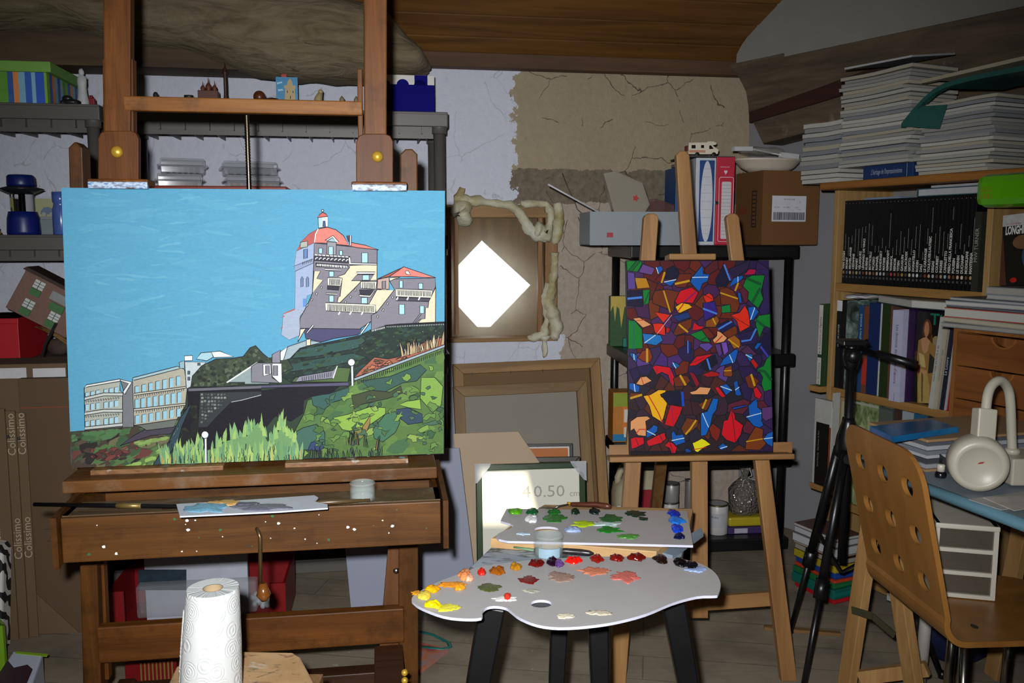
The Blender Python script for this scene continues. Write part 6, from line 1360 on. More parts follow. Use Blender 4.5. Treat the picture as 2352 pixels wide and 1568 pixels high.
mb = MB(); mb.box(-.006, 0, .005, W * .3, H * .4, H * .75); part('bike_rack', mb, pm('#6a2018', .5), bd)
mb = MB(); mb.box(W * .64, W * .86, .01, W * .3, H * .98, H * 1.06, 0, .001); part('roof_hatch', mb, CRM, bd)
# grey shoe box with clear lids
q = rect(SB, -.06, (1355, 480), (1565, 492), (1565, 559), (1355, 548)); T = SB @ Matrix.Rotation(radians(0), 4, 'Z')
o = thing('grey_card_box', 'pale grey-blue cardboard box with small red label, left on the black shelf', 'box', SB); zb = Zt
mb = MB(); x0, x1, z1 = q[0], q[1], q[3]; mb.box(x0, x1, -.06, -.057, zb, z1); mb.box(x0, x1, .157, .16, zb, z1); mb.box(x0, x0 + .003, -.057, .157, zb, z1); mb.box(x1 - .003, x1, -.057, .157, zb, z1); mb.box(x0, x1, -.06, .16, zb, zb + .003); xs_ = x0 + (x1 - x0) * .47; mb.box(xs_, x1 + .002, -.062, -.06, zb, z1 - .003); mb.box(x0, x1, -.0615, -.06, zb + .0, zb + (z1 - zb) * .25); part('box_body', mb, pm('#858d92', .6, 0, .04, 6), o)
p = tr(SB, [(1394, 534), (1408, 545)], -.062); mb = MB(); mb.box(p[0][0], p[1][0], -.0625, -.061, p[1][1], p[0][1]); part('red_label', mb, pm('#9a2028', .5), o, 'red square label')
p = tr(SB, [(1385, 398), (1412, 392), (1475, 420), (1492, 470), (1478, 492), (1410, 490)], .03); mb = MB(); mb.prism(p, .02, .07, 0, None, 'xz', None, .004); o = thing('clear_plastic_box', 'open clear plastic box with red star leaning in the grey box', 'lid', SB); part('shell', mb, clear('#a8a092', .55, .15), o)
p = tr(SB, [(1460, 455)], .018)[0]; mb = MB(); mb.prism([(p[0] + (.014 if k % 2 == 0 else .007) * cos(k * pi / 5), p[1] + (.014 if k % 2 == 0 else .007) * sin(k * pi / 5)) for k in range(10)], .016, .0185); part('red_star', mb, pm('#b02018', .4), o, 'red star')
p = tr(SB, [(1492, 458), (1508, 456), (1550, 470), (1548, 496), (1490, 488)], .06); mb = MB(); mb.prism(p, .06, .12, 0, None, 'xz', None, .003); solo('clear_case', mb, clear('#6a4a48', .5, .12), 'small clear case of dark beads in the grey box', 'case', SB)
mb = MB(); p = tr(SB, [(1257, 424), (1376, 478)], -.1); mb.tube([(p[0][0], -.12, p[0][1]), (p[1][0], -.02, p[1][1] - .004), (p[1][0] + .12, .05, p[1][1] - .05)], .0035, 8); solo('white_rod', mb, pm('#b4b4b6', .35), 'thin white rod sticking out left of the grey box', 'rod', SB)
p = tr(SB, [(1295, 396), (1308, 430), (1322, 458), (1330, 480), (1342, 490), (1343, 505), (1335, 508), (1332, 498)], .30); mb = MB(); mb.tube([(a, .34, b) for a, b in p], .0018, 6); solo('wire', mb, pm('#3a3426', .5), 'bent dark wire hanging on the wall right of the window', 'wire', SB)
# things on the middle shelves
q = rect(SB, .26, (1402, 680), (1442, 680), (1442, 786), (1402, 786)); mb = MB(); mb.box(q[0], q[1] + .1, .26, .3, BT_[1], q[3], 0, .003); o = thing('paint_poster_box', 'green box with dripping yellow paint picture on the black shelf', 'box', SB); part('box_body', mb, pm('#1f4a1c', .5, 0, .4, 60), o)
mb = MB(); W, H = q[1] - q[0], q[3] - BT_[1]; mb.prism([(q[0], q[3]), (q[1] + .02, q[3]), (q[1] + .02, q[3] - H * .3), (q[0] + W * .8, q[3] - H * .2), (q[0] + W * .62, q[3] - H * .62), (q[0] + W * .5, q[3] - H * .25), (q[0] + W * .35, q[3] - H * .2), (q[0] + W * .26, q[3] - H * .5), (q[0] + W * .15, q[3] - H * .18), (q[0], q[3] - H * .3)], .258, .26); part('yellow_drip', mb, pm('#b8a040', .5), o, 'yellow paint drips'); mb = MB(); mb.box(q[0] + W * .7, q[0] + W * .95, .24, .26, BT_[1], BT_[1] + H * .18, 0, .003); part('teal_tip', mb, pm('#1a7a6a', .4), o)
q = rect(SB, .24, (1406, 902), (1442, 900), (1446, 1012), (1410, 1008)); W, H = q[1] - q[0], q[3] - BT_[2]; o = thing('orange_carton', 'orange and yellow product carton on the lower black shelf', 'carton', SB @ Matrix.Translation((q[0], .24, BT_[2]))); mb = MB(); mb.box(0, W * 2, 0, .1, 0, H, 0, .002); part('carton_body', mb, pm('#b8762a', .5), o)
for (x0_, x1_, z0_, z1_, c_) in ((.62, 1.9, .05, .9, '#d8782a'), (.0, 1.2, .72, .98, '#8a9a2a'), (.0, .9, .02, .16, '#1f78a8'), (.7, .95, .4, .66, '#d4d0c8'), (.7, .95, .1, .3, '#d4d0c8')): mb = MB(); mb.box(W * x0_, W * x1_, -.0008 - .0003 * len(o.children), 0, H * z0_, H * z1_); part('printed_patch', mb, pm(c_, .5), o)
# ---- bottom shelf ----
Z4 = BT_[3]
def bot(px, d=.1): return tr(SB, [(px, 1180)], d)[0][0]
def hz(py, d=.1, px=1500): return tr(SB, [(px, py)], d)[0][1] - Z4
T = SB @ Matrix.Translation((bot(1462, .12), .14, Z4)); o = thing('plastic_jug', 'cream plastic jug with handle and red label on the bottom shelf', 'jug', T); Hj = hz(1066, .12); wj = (bot(1512, .12) - bot(1405, .12)) / 2
JUG = pm('#a89e82', .45); mb = MB(); sec = [(.98, 0), (1, .02), (1, .55), (.93, .7), (.6, .86), (.33, .92), (.33, .95)]
rg = []
for (s_, h) in sec:
    xo = .0 if h < .7 else wj * .38 * min(1, (h - .7) / .2); rg.append([V((xo + wj * s_ * (abs(cos(a)) ** .6) * (1 if cos(a) > 0 else -1), .075 * s_ * (abs(sin(a)) ** .6) * (1 if sin(a) > 0 else -1), Hj * h)) for a in [2 * pi * k / 24 for k in range(24)]])
mb.rings(rg); part('jug_body', mb, JUG, o); mb = MB(); mb.lathe([(wj * .36, Hj * .93), (wj * .38, Hj * .94), (wj * .38, Hj * 1.0), (.001, Hj * 1.005)], c=(wj * .38, 0, 0), n=20); part('cap', mb, pm('#b4ac98', .4), o)
mb = MB(); mb.tube([(-wj * .75, 0, Hj * .55), (-wj * .78, 0, Hj * .8), (-wj * .6, 0, Hj * .95), (-wj * .25, 0, Hj * .97), (wj * .05, 0, Hj * .9)], .014, 10); part('handle', mb, JUG, o)
q = tr(SB, [(1466, 1126), (1500, 1126), (1500, 1170)], .06); mb = MB(); mb.box(q[0][0] - bot(1462, .12), q[1][0] - bot(1462, .12), -.078, -.073, q[2][1] - Z4 - .06, q[0][1] - Z4); part('red_label', mb, pm('#8e1626', .5), o, 'dark red label'); mb = MB(); mb.box(-wj * .98, -wj * .55, -.078, -.07, 0.02, Hj * .45); part('white_label', mb, pm('#c2beb4', .6), o, 'white label')
def tin(px, r, y0, y1, d, name, label, col, metal=0.0, lid='#8a8478', z=None, lab=None):
    x = bot(px, d); k = (bot(px + 10, d) - bot(px, d)) / 10; R = r * k; z0 = Z4 if z is None else z; H = hz(y0, d, px) + Z4 - z0
    o = thing(name, label, 'tin', SB @ Matrix.Translation((x, d, z0))); mb = MB(); mb.lathe([(R * .97, 0), (R, .002), (R, H - .004), (R * .97, H - .002)], n=32); part('can_body', mb, pm(col, .35, metal), o)
    mb = MB(); mb.lathe([(R * 1.02, H - .006), (R * 1.03, H - .001), (R * .9, H), (R * .88, H - .004), (.001, H - .004)], n=32); part('lid_rim', mb, pm(lid, .35, .8), o)
    if lab: mb = MB(); K = 8; va = mb._n([V((R * 1.005 * cos(a), R * 1.005 * sin(a), H * .25)) for a in [-2.6 + 1.5 * k / K for k in range(K + 1)]]); vb = mb._n([V((R * 1.005 * cos(a), R * 1.005 * sin(a), H * .72)) for a in [-2.6 + 1.5 * k / K for k in range(K + 1)]]); [mb.f([va[k], va[k + 1], vb[k + 1], vb[k]], 0, True) for k in range(K)]; part('label', mb, pm(lab, .6), o, 'blue and white label')
    return o, R, H
o, R, H = tin(1647, 24, 1154, 1240, .06, 'white_paint_tin', 'white tin with blue bordered label, right of the easel mast', '#b9b6b4', 0, '#7a6a52', None, '#a8a8ac')
mb = MB(); mb.text('BLAN', .012, Matrix.Translation((-R * .78, -R * .68, H * .6)) @ Matrix.Rotation(radians(-40), 4, 'Z'), 0); mb.ribbon([(-R * .85, H * .3), (-R * .3, H * .3), (-R * .3, H * .7), (-R * .85, H * .7)], .0015, 0, None, Matrix.Translation((0, -R * .75, 0)) @ Matrix.Rotation(radians(-30), 4, 'Z'), 0, True); part('label_print', mb, pm('#1f3a6a', .6), o, 'blue print', False)
o1, R1_, H1_ = tin(1538, 20, 1150, 1200, .25, 'white_tin', 'squat white tin underneath the small silver tin', '#bcbab8', 0, '#6a665f')
tin(1541, 17, 1108, 1150, .25, 'silver_tin', 'small shiny silver tin stacked on the squat white tin', '#a8a4a0', .4, '#77726c', Z4 + H1_)
tin(1582, 10, 1100, 1170, .16, 'thin_tin', 'narrow grey tin between the rear easel leg and mast', '#7d7a78', .3)
q = rect(SB, .05, (1672, 1186), (1752, 1186), (1752, 1226), (1672, 1226)); q2 = rect(SB, .04, (1672, 1225), (1740, 1225), (1740, 1243), (1672, 1243))
hv = q[2] - Z4
mb = MB(); mb.box(q[0] - .005, q[1] - .01, .03, .16, Z4, Z4 + .026, 0, .002); o = thing('video_case', 'purple and white cassette case under the yellow case', 'case', SB); part('case_body', mb, pm('#3a2a5a', .5), o); mb = MB(); mb.box(q[0] + .02, q[0] + .075, .0285, .03, Z4 + .003, Z4 + .023); part('spine_label', mb, pm('#a8a4b4', .5), o, 'white spine label')
mb = MB(); mb.box(q[0], q[1], .04, .17, Z4 + .0262, q[3], 0, .008); solo('yellow_case', mb, pm('#a8961a', .45), 'yellow case under the bubble wrapped parcel', 'case', SB)
p = bot(1708, .1); hb = min(hz(1100, .1, 1700) + Z4, .345 - .1) - q[3]; o = thing('wrapped_parcel', 'knotted bag of shiny bubble wrap standing on the yellow case', 'bag', SB @ Matrix.Translation((p, .1, q[3])))
t = NT('bubble_film'); vo = t.n('ShaderNodeTexVoronoi'); t.set(vo.inputs['Vector'], t.coord()); vo.inputs['Scale'].default_value = 95; t.inp('Base Color', C('#7a746c')); t.inp('Roughness', .12); t.inp('Specular IOR Level', 1.0); t.inp('Metallic', .35); t.bump(vo.outputs['Distance'], 1.0, .008)
mb = MB(); mb.lathe([(.05, 0), (.062, .01), (.065, hb * .8), (.05, hb), (.02, hb + .03), (.012, hb + .04), (.03, hb + .09), (.001, hb + .085)], n=28, sy=.8); mb.warp(lambda c: c + noise.noise_vector(c * 28) * .007 * min(1, c.z * 40)); part('wrap', mb, t.mat, o)
mb = MB(); mb.tube([(0, -.03, hb + .035), (.012, -.045, hb + .05), (.004, -.03, hb + .085), (0, -.03, hb + .1)], .0022, 6); mb.tube([(0, -.03, hb + .035), (-.025, -.05, hb + .03), (-.028, -.05, hb + .005)], .0022, 6); mb.tube([(0, -.03, hb + .035), (.03, -.05, hb + .03), (.036, -.05, hb)], .0022, 6); part('string', mb, pm('#a8a49a', .8), o, 'white string knot')

# ======================= light beech easel =======================
BE = wood('#78522c', '#9c7344', 'z', .8, .5, None, .5, .05); BEx = wood('#78522c', '#9c7344', 'x', .8, .5, None, .5, .05)
le = thing('beech_easel', 'light beech tripod easel holding the kite mosaic painting', 'easel', KT)
fz = lambda T, d: (T.inverted() @ V((T.translation.x, T.translation.y, 0)))  # floor reference
def floor_z(d):   # local z where the plane y=d meets the floor
    tl_ = radians(7.7); return (-KT.translation.z + d * sin(tl_)) / cos(tl_)
def leg(tl, tr_, bl, br, y0, y1, name, mat, bev=.004, rnd=.0):
    q = tr(KT, [tl, tr_, br, bl], y0); zb = floor_z(y0)
    def ext(a, b): return (a[0] + (b[0] - a[0]) * (zb - a[1]) / (b[1] - a[1]), zb)
    f0, f1 = ext(q[0], q[3]), ext(q[1], q[2]); r = rnd
    top = [(q[0][0], q[0][1] - r), (q[0][0] + r * .4, q[0][1] - r * .3), (q[0][0] + r, q[0][1]), (q[1][0] - r, q[1][1]), (q[1][0] - r * .4, q[1][1] - r * .3), (q[1][0], q[1][1] - r)] if r else [q[0], q[1]]
    zt2 = floor_z(y1); mb = MB(); mb.prism(top + [f1, f0], y0, y1, 0, None, 'xz', None, bev); part(name, mb, mat, le)
leg((1479, 490), (1513, 490), (1397, 1600), (1436, 1600), .02, .045, 'front_leg', BE, .003, .012)
leg((1668, 490), (1698, 490), (1793, 1540), (1829, 1540), .02, .045, 'front_leg', BE, .003, .012)
q = tr(KT, [(1553, 346), (1584, 346), (1625, 1420), (1590, 1420)], .0); r = .012
mb = MB(); y0 = .018
q = tr(KT, [(1553, 346), (1584, 346), (1603, 600), (1569, 600)], .045); mb.prism([(q[3][0], q[3][1]), (q[0][0], q[0][1] - r), (q[0][0] + r, q[0][1]), (q[1][0] - r, q[1][1]), (q[1][0], q[1][1] - r), (q[2][0], q[2][1])], .045, .07, 0, None, 'xz', None, .003)
q2 = tr(KT, [(1590, 1040), (1625, 1040), (1627, 1420), (1591, 1420)], .045); mb.prism([(q2[3][0], q2[3][1]), (q2[2][0], q2[2][1]), (q2[1][0], q2[1][1]), (q[2][0], q[2][1]), (q[3][0], q[3][1]), (q2[0][0], q2[0][1])], .045, .07, 0, None, 'xz', None, .003); part('mast', mb, BE, le)
q = rect(KT, -.012, (1535, 586), (1645, 583), (1645, 598), (1540, 598)); mb = MB(); mb.box(q[0], q[1], -.012, .045, KC[0][1] + .0005, KC[0][1] + .018, 0, .003); part('top_clamp', mb, BEx, le)
q = rect(KT, -.03, (1400, 1043), (1824, 1035), (1825, 1046), (1400, 1053)); zl = KC[2][1]
mb = MB(); mb.box(q[0], q[1], -.035, .02, min(KC[2][1], KC[3][1]) - .016, min(KC[2][1], KC[3][1]) - .0005, 0, .003); part('tray', mb, BEx, le)
q = rect(KT, .02, (1398, 1022), (1818, 1014), (1820, 1040), (1400, 1046)); mb = MB(); mb.box(q[0], q[1], .0185, .0195, q[2], q[3], 0, .0); mb.box(q[0], q[1] - .01, .0188, .0198, q[2], q[3]); part('tray_back', mb, BEx, le)
q = tr(KT, [(1425, 1384), (1770, 1360), (1775, 1392), (1420, 1417)], .045); mb = MB(); mb.prism(q, .0455, .065, 0, None, 'xz', None, .002); part('crossbar', mb, BEx, le)
# rear leg runs back to the floor
a = KT @ V(tuple([tr(KT, [(1568, 600)], .075)[0][0], .08, tr(KT, [(1568, 600)], .075)[0][1] - .03])); b_ = PZ(1600, 1330, 0.0); b_ = V((a.x + .02, a.y + .62, 0))
Ki = KT.inverted(); mb = MB(); mb.bar(Ki @ a, Ki @ b_, .036, .024, 0, (0, 1, 0)); part('rear_leg', mb, wood('#5f4022', '#7d5a34', 'z', .8, .5), le)
# ======================= palette table =======================
ZT_ = .585; SM = t = NT('smeared_table'); c = t.ramp(t.noise(t.coord((1, 1, 1)), 7, 4), [(.3, '#7b8590'), (.7, '#9aa2aa')])
for (sc, th, col) in ((9, .55, '#39423f'), (13, .58, '#6b5c48'), (11, .6, '#b9bcbe'), (17, .6, '#2c3034')): k = t.ramp(t.noise(t.coord((1, 3, 1), (0, 0, .6)), sc, 4, .6, 1.5), [(th, 0.0), (th + .06, 1.0)]); c = t.mix(t.math('MULTIPLY', k, .85), c, C(col))
t.inp('Base Color', c); t.inp('Roughness', .55); M_SMT = t.mat
W_ = [PZ(x, y, ZT_) for x, y in [(1128, 1250), (1570, 1248), (1552, 1300), (1560, 1400), (1100, 1410), (1062, 1320)]]
W_ = [PZ(1140, 1245, ZT_), PZ(1575, 1235, ZT_), PZ(1545, 1368, ZT_), PZ(1122, 1376, ZT_), PZ(1070, 1310, ZT_)]
ctr = sum(W_, V()) / len(W_); ctr.z = 0
tb = thing('palette_table', 'small paint-smeared table on black tapered legs carrying the palettes', 'table', tuple(ctr))
mb = MB(); mb.prism([(p.x - ctr.x, p.y - ctr.y) for p in W_], ZT_ - .02, ZT_, 0, None, 'xy', None, .003); part('table_top', mb, M_SMT, tb)
BLK = pm('#0b0b0c', .3, 0, .5, 20)
for (tx, ty, d, bx2, by2, w0) in ((1128, 1402, 1.57, 1096, 1580, .05), (1547, 1392, 1.61, 1582, 1580, .045), (1284, 1442, 1.75, 1278, 1580, .04), (1374, 1442, 1.72, 1378, 1580, .045)):
    a, b = PY(tx, ty, d), PY(bx2, by2, d - .02); a2 = a + (a - b) * ((ZT_ - .021 - a.z) / (a.z - b.z)); f0 = a + (b - a) * (a.z / (a.z - b.z)); mb = MB(); mb.bar(tuple(a2 - ctr), tuple(f0 - ctr), w0, w0, 0, (0, 1, 0), .004, w0 * .62, w0 * .62); part('leg', mb, BLK, tb)
# wooden board box under the square palette
Z5 = ZT_ + .022
q = [PZ(x, y, Z5) for x, y in [(1128, 1232), (1175, 1152), (1590, 1160), (1560, 1240), (1500, 1268), (1130, 1243)]]
q = [PZ(1128, 1236, Z5), PZ(1250, 1158, Z5), PZ(1592, 1168, Z5), PZ(1585, 1200, Z5), PZ(1508, 1266, Z5)]
mb = MB(); mb.prism([(p.x, p.y) for p in q], ZT_ + .0002, Z5, 0, None, 'xy', None, .002); solo('drawing_board', mb, wood('#a07c50', '#c39e6c', 'x', .7, .55), 'light wooden board under the square palette', 'board')
q = [PZ(x, y, ZT_ + .01) for x, y in [(1522, 1268), (1560, 1240), (1610, 1210), (1616, 1222), (1545, 1274)]]; mb = MB(); mb.prism([(p.x, p.y) for p in q], ZT_ + .0002, ZT_ + .009, 0, None, 'xy'); solo('painted_plank', mb, pm('#75828e', .5), 'blue-grey plank at the right side of the light board', 'plank')
PALM = pm('#a09d9c', .38, 0, .08, 14); PALE = pm('#b8b8c6', .5)
def palette(name, label, pts, Z, th, hole):
    P = [PZ(x, y, Z) for x, y in pts]; o = thing(name, label, 'palette'); hc, hw, hh = hole; n = 24
    H = [PZ(hc[0] + hw * cos(2 * pi * k / n), hc[1] - hh * sin(2 * pi * k / n), Z) for k in range(n)]
    mb = MB(); bm = mb.bm
    cx = [(p.x, p.y) for p in P]; hx = [(p.x, p.y) for p in H]
    # top and bottom with a hole: bridge outline to hole by a triangulated fill
    for z, flip in ((Z, False), (Z - th, True)):
        vo = [bm.verts.new((a, b, z)) for a, b in cx]; vi = [bm.verts.new((a, b, z)) for a, b in hx]
        es = [bm.edges.new((vo[k], vo[(k + 1) % len(vo)])) for k in range(len(vo))] + [bm.edges.new((vi[k], vi[(k + 1) % n])) for k in range(n)]
        bmesh.ops.triangle_fill(bm, use_beauty=True, use_dissolve=False, edges=es)
        if z == Z: to, ti = vo, vi
        else: bo, bi = vo, vi
    for A, B in ((to, bo), (ti, bi)):
        for k in range(len(A)): mb.f([A[k], A[(k + 1) % len(A)], B[(k + 1) % len(A)], B[k]], 1)
    part('board', mb, [PALM, PALE], o); return o
def smooth(pts, k=4):
    out = []; n = len(pts)
    for i in range(n):
        p0, p1, p2, p3 = pts[i - 1], pts[i], pts[(i + 1) % n], pts[(i + 2) % n]
        for j in range(k):
            u = j / k; out.append(tuple(.5 * ((2 * p1[c]) + (-p0[c] + p2[c]) * u + (2 * p0[c] - 5 * p1[c] + 4 * p2[c] - p3[c]) * u * u + (-p0[c] + 3 * p1[c] - 3 * p2[c] + p3[c]) * u ** 3) for c in (0, 1)))
    return out
z5 = lambda L: [(920 + x / 3.0154, 1100 + y / 3.0154) for x, y in L]
Zq = Z5 + .0075; sq = palette('square_palette', 'rectangular grey palette of green and blue paints, behind the jar', z5([(735, 205), (1300, 212), (1975, 220), (1985, 228), (2005, 340), (2026, 458), (1500, 445), (1000, 434), (740, 428), (680, 415), (662, 398), (672, 380), (705, 362), (760, 342), (783, 322), (760, 308), (692, 290), (700, 270)]), Zq, .005, ((1255, 1215), 28, 6))
DABS = [(1185, 1176, 16, 6, '#4f9a1a'), (1223, 1176, 14, 6, '#14502a'), (1272, 1176, 14, 6, '#1c5a20'), (1321, 1176, 10, 6, '#0a2614'), (1365, 1175, 13, 7, '#0a1c1a'), (1458, 1179, 22, 7, '#0c2c1c'), (1477, 1191, 10, 4, '#0c2c1c'), (1220, 1192, 16, 8, '#d6d6d6'), (1275, 1190, 28, 8, '#236b24'), (1405, 1191, 26, 8, '#1f5a28'), (1343, 1203, 26, 6, '#a8c414'), (1402, 1217, 26, 8, '#107a1c'), (1445, 1232, 22, 6, '#4a8a3a'), (1200, 1226, 14, 3, '#b0c8d8'), (1548, 1180, 14, 8, '#0a2c9a'), (1554, 1196, 18, 8, '#1a6ac4'), (1555, 1215, 13, 8, '#0c3cc0'), (1560, 1233, 12, 6, '#080f3a'), (1315, 1218, 20, 5, '#8a9cc0'), (1395, 1204, 30, 5, '#b2c8c4')]
for i, (x, y, rx, ry, cl) in enumerate(DABS):
    big = rx > 20 or ry < 5; mb, m_ = dab(x, y, rx, ry, .0022 if big else .007, Zq, cl, i + 3, .3 if big else .15, big); part('paint_dab', mb, m_, sq)
Zk = ZT_ + .0125
# the kidney palette rests on a thin block so that it clears the table edge
kp_ = z5(smooth([(77, 828), (110, 790), (250, 715), (400, 658), (560, 604), (800, 572), (940, 556), (1150, 545), (1500, 535), (1800, 545), (1960, 556), (2090, 590), (2180, 650), (2217, 725), (2200, 795), (2170, 806), (2050, 812), (1880, 858), (1700, 932), (1500, 985), (1300, 1015), (1100, 1026), (950, 1008), (830, 962), (770, 918), (730, 890), (660, 878), (600, 886), (566, 915), (560, 958), (450, 965), (300, 948), (150, 893), (92, 855)], 3))
kd = palette('kidney_palette', 'large kidney-shaped grey palette of warm paints in the foreground', kp_, Zk + .006, .005, ((1243, 1386), 25, 9))
mb = MB(); q = [PZ(x, y, Zk - .001) for x, y in [(1180, 1320), (1480, 1316), (1500, 1370), (1300, 1402), (1190, 1400)]]; mb.prism([(p.x, p.y) for p in q], ZT_ + .0003, Zk - .0002, 0, None, 'xy'); solo('palette_shade_support', mb, pm('#3a3c40', .6), 'added thin block under the kidney palette, dark to stand for shade in its hole', 'block')  # added block, extended under the thumb hole; its dark colour stands in for shade
Zk += .006
KD = [(1067, 1321, 14, 11, '#e08a50'), (1078, 1329, 9, 7, '#e0a080'), (1106, 1315, 10, 7, '#c4180c'), (1142, 1312, 18, 8, '#8a4a0c'), (1185, 1303, 13, 7, '#a06c14'), (1232, 1295, 18, 7, '#5a0c08'), (1268, 1290, 11, 9, '#1c0418'), (1284, 1296, 11, 7, '#5a3a78'), (1318, 1288, 20, 6, '#d4140c'), (1372, 1284, 16, 8, '#7a140a'), (1417, 1283, 15, 7, '#6a0c08'), (1462, 1281, 20, 8, '#5a0c06'), (1517, 1285, 16, 9, '#1c0c08'), (1563, 1293, 16, 9, '#060608'), (1588, 1300, 14, 6, '#0c0a10'), (1034, 1343, 30, 6, '#e08a10'), (1055, 1348, 14, 8, '#d88a1c'), (993, 1355, 16, 7, '#e09a08'), (974, 1369, 15, 9, '#c8b040'), (958, 1362, 12, 5, '#d89018'), (995, 1390, 19, 7, '#d4b808'), (1030, 1396, 26, 8, '#d8d038'), (1125, 1349, 26, 9, '#4a5228'), (1214, 1331, 22, 9, '#6a1008'), (1290, 1325, 32, 10, '#94786a'), (1366, 1312, 32, 9, '#c8785a'), (1438, 1324, 32, 12, '#c8685c'), (1598, 1308, 22, 7, '#93a8d4'), (1158, 1375, 26, 6, '#d8d4d0'), (1166, 1373, 8, 6, '#b03020'), (1218, 1357, 20, 4, '#9a988c'), (1300, 1415, 24, 6, '#c8c0a8'), (1375, 1407, 28, 6, '#b8ae98')]
for i, (x, y, rx, ry, cl) in enumerate(KD):
    big = rx > 20 or ry < 6; mb, m_ = dab(x, y, rx, ry, .002 if big else .008, Zk, cl, i + 40, .3 if big else .12, big); part('paint_dab', mb, m_, kd)
jar(1261, 35, 1226, 1288, ZT_ + .0004, 'glass jar of water with pale label between the two palettes', liquid='#8fa0a0', lab='#8aa4b4')
# palette knife and brush
Zn = Zq + .008; o = thing('palette_knife', 'palette knife with dark wooden handle at the back of square palette', 'knife'); a, b, c = PZ(1310, 1157, Zn + .004), PZ(1368, 1158, Zn + .004), PZ(1402, 1163, Zn + .004)
hd = (c - b).normalized(); mb = MB(); mb.tube([a, a + hd * .004, b, b + (c - b) * .7, c, c + hd * .002], [.003, .005, .0065, .007, .005, .001], 12); part('handle', mb, wood('#3a1a10', '#5a2c1c', 'x', 1, .3), o)
e = PZ(1286, 1161, Zn + .008); mb = MB(); mb.tube([a, e, PZ(1270, 1168, Zn + .002)], .0016, 8); part('cranked_shank', mb, STEEL, o); mb = MB(); mb.tube([a - hd * .008, a + hd * .001], .0042, 10); part('ferrule', mb, BRASS, o)
g = [PZ(x, y, Zn) for x, y in [(1272, 1166), (1268, 1170), (1240, 1169), (1238, 1166), (1260, 1163)]]; mb = MB(); mb.prism([(p.x, p.y) for p in g], Zn, Zn + .0008, 0, None, 'xy'); part('blade', mb, STEEL, o)
o = thing('flat_brush', 'brush with dark flecked handle lying under the square palette', 'brush'); Zb = ZT_ + .0102
P = [PZ(x, y, Zb) for x, y in [(1180, 1256), (1228, 1263), (1262, 1266), (1300, 1265), (1335, 1268), (1354, 1270), (1364, 1271)]]
mb = MB(); mb.tube(P[2:], [.005, .0065, .007, .006, .002], 12); part('handle', mb, pm('#2a2626', .3, .2, .5, 120), o); mb = MB(); mb.tube(P[1:3], [.006, .005], 12); part('ferrule', mb, STEEL, o); mb = MB(); mb.tube(P[:2], [.003, .006], 12, 0, True, True, .5); part('bristles', mb, pm('#6a8a6a', .7), o)
# papers and strap on the floor by the easel foot
q = [PZ(x, y, .004) for x, y in [(925, 1470), (1030, 1495), (965, 1545), (880, 1520)]]; mb = MB(); mb.prism([(p.x, p.y) for p in q], 0.0005, .012, 0, None, 'xy'); t = NT('glossy_cover'); t.inp('Base Color', t.ramp(t.noise(t.coord((3, 3, 1)), 3, 3), [(.35, '#7a8288'), (.5, '#b0684a'), (.62, '#8a3a44'), (.75, '#9aa2a6')])); t.inp('Roughness', .3); solo('magazine', mb, t.mat, 'magazine with reddish cover lying on the floor beside the easel leg', 'magazine')
mb = MB(); P = [PZ(x, y, .03) for x, y in [(960, 1436), (995, 1445), (1030, 1462), (1034, 1472), (1015, 1477), (970, 1472)]]; mb.tube(P, .007, 6, 0, True, True, .4); solo('green_strap', mb, pm('#14655a', .5), 'dark green strap above the magazine on the floor', 'strap', Matrix.Translation((0, 0, -.018)))
mb = MB(); a, b = PZ(1755, 1440, .006), PZ(1930, 1455, .006); mb.bar(tuple(a), tuple(b), .02, .01); a, b = PZ(1755, 1432, .006), PZ(1790, 1465, .006); solo('wood_strip', mb, wood('#6a4a2a', '#8a6840', 'x'), 'thin wooden strip on the floor by the tripod', 'strip')
# ======================= bookcase, books, magazine stacks =======================
BC = FR((1.135, 3.085, 0), -65.5)
BW, BD = .585, .26
BWD = wood('#8a6a3e', '#b8935e', 'z', .8, .55); BWX = wood('#84602f', '#a87f48', 'x', .8, .55)
def bx(px, d=0.0, py=600): return tr(BC, [(px, py)], d)[0][0]
def bz(py, px, d=0.0): return tr(BC, [(px, py)], d)[0][1]
S1 = (bz(652, 1930) + bz(668, 2240)) / 2; S2 = (bz(885, 1905) + bz(946, 2172)) / 2; ZTOP = bz(437, 1926); ZB = bz(432, 1890, -.02)
S3 = S2 - .40
xL = bx(1906, 0, 700); xR = bx(2262, 0, 560)
bc = thing('bookcase', 'pine bookcase full of art books on the right', 'bookcase', BC)
for (a, b) in ((xL - .0, xL + .02), (xR, xR + .02)): mb = MB(); mb.box(a, b, 0, BD, 0, ZTOP, 0, .002); part('side_panel', mb, BWD, bc)
for z, l in ((S1, 0), (S2, .055), (S3, .0), (.08, 0)): mb = MB(); mb.box(xL + .02, xR, .002, BD, z - .028, z, 0, .002); (mb.box(xL - l, xL, -.03, .06, z - .022, z - .002) if l else None); part('shelf_board', mb, BWX, bc)
mb = MB(); mb.box(xL, xR + .02, BD, BD + .006, 0, ZTOP); part('back_panel', mb, pm('#85847f', .8), bc)
zt0 = bz(436, 1890, -.05); zt1 = (bz(418, 1888, -.05) + bz(396, 2268, -.05)) / 2
tq = tr(BC, [(1884, 425), (2290, 395)], -.05)
o = thing('top_board', 'long wooden board lying on top of the bookcase, loaded with magazines', 'board', BC); mb = MB(); mb.box(tq[0][0], tq[1][0] + .30, -.055, BD + .1, ZTOP, ZTOP + .026, 0, .006); part('board', mb, wood('#7d4f20', '#a56f34', 'x', .8, .5), o); ZT7 = ZTOP + .0262
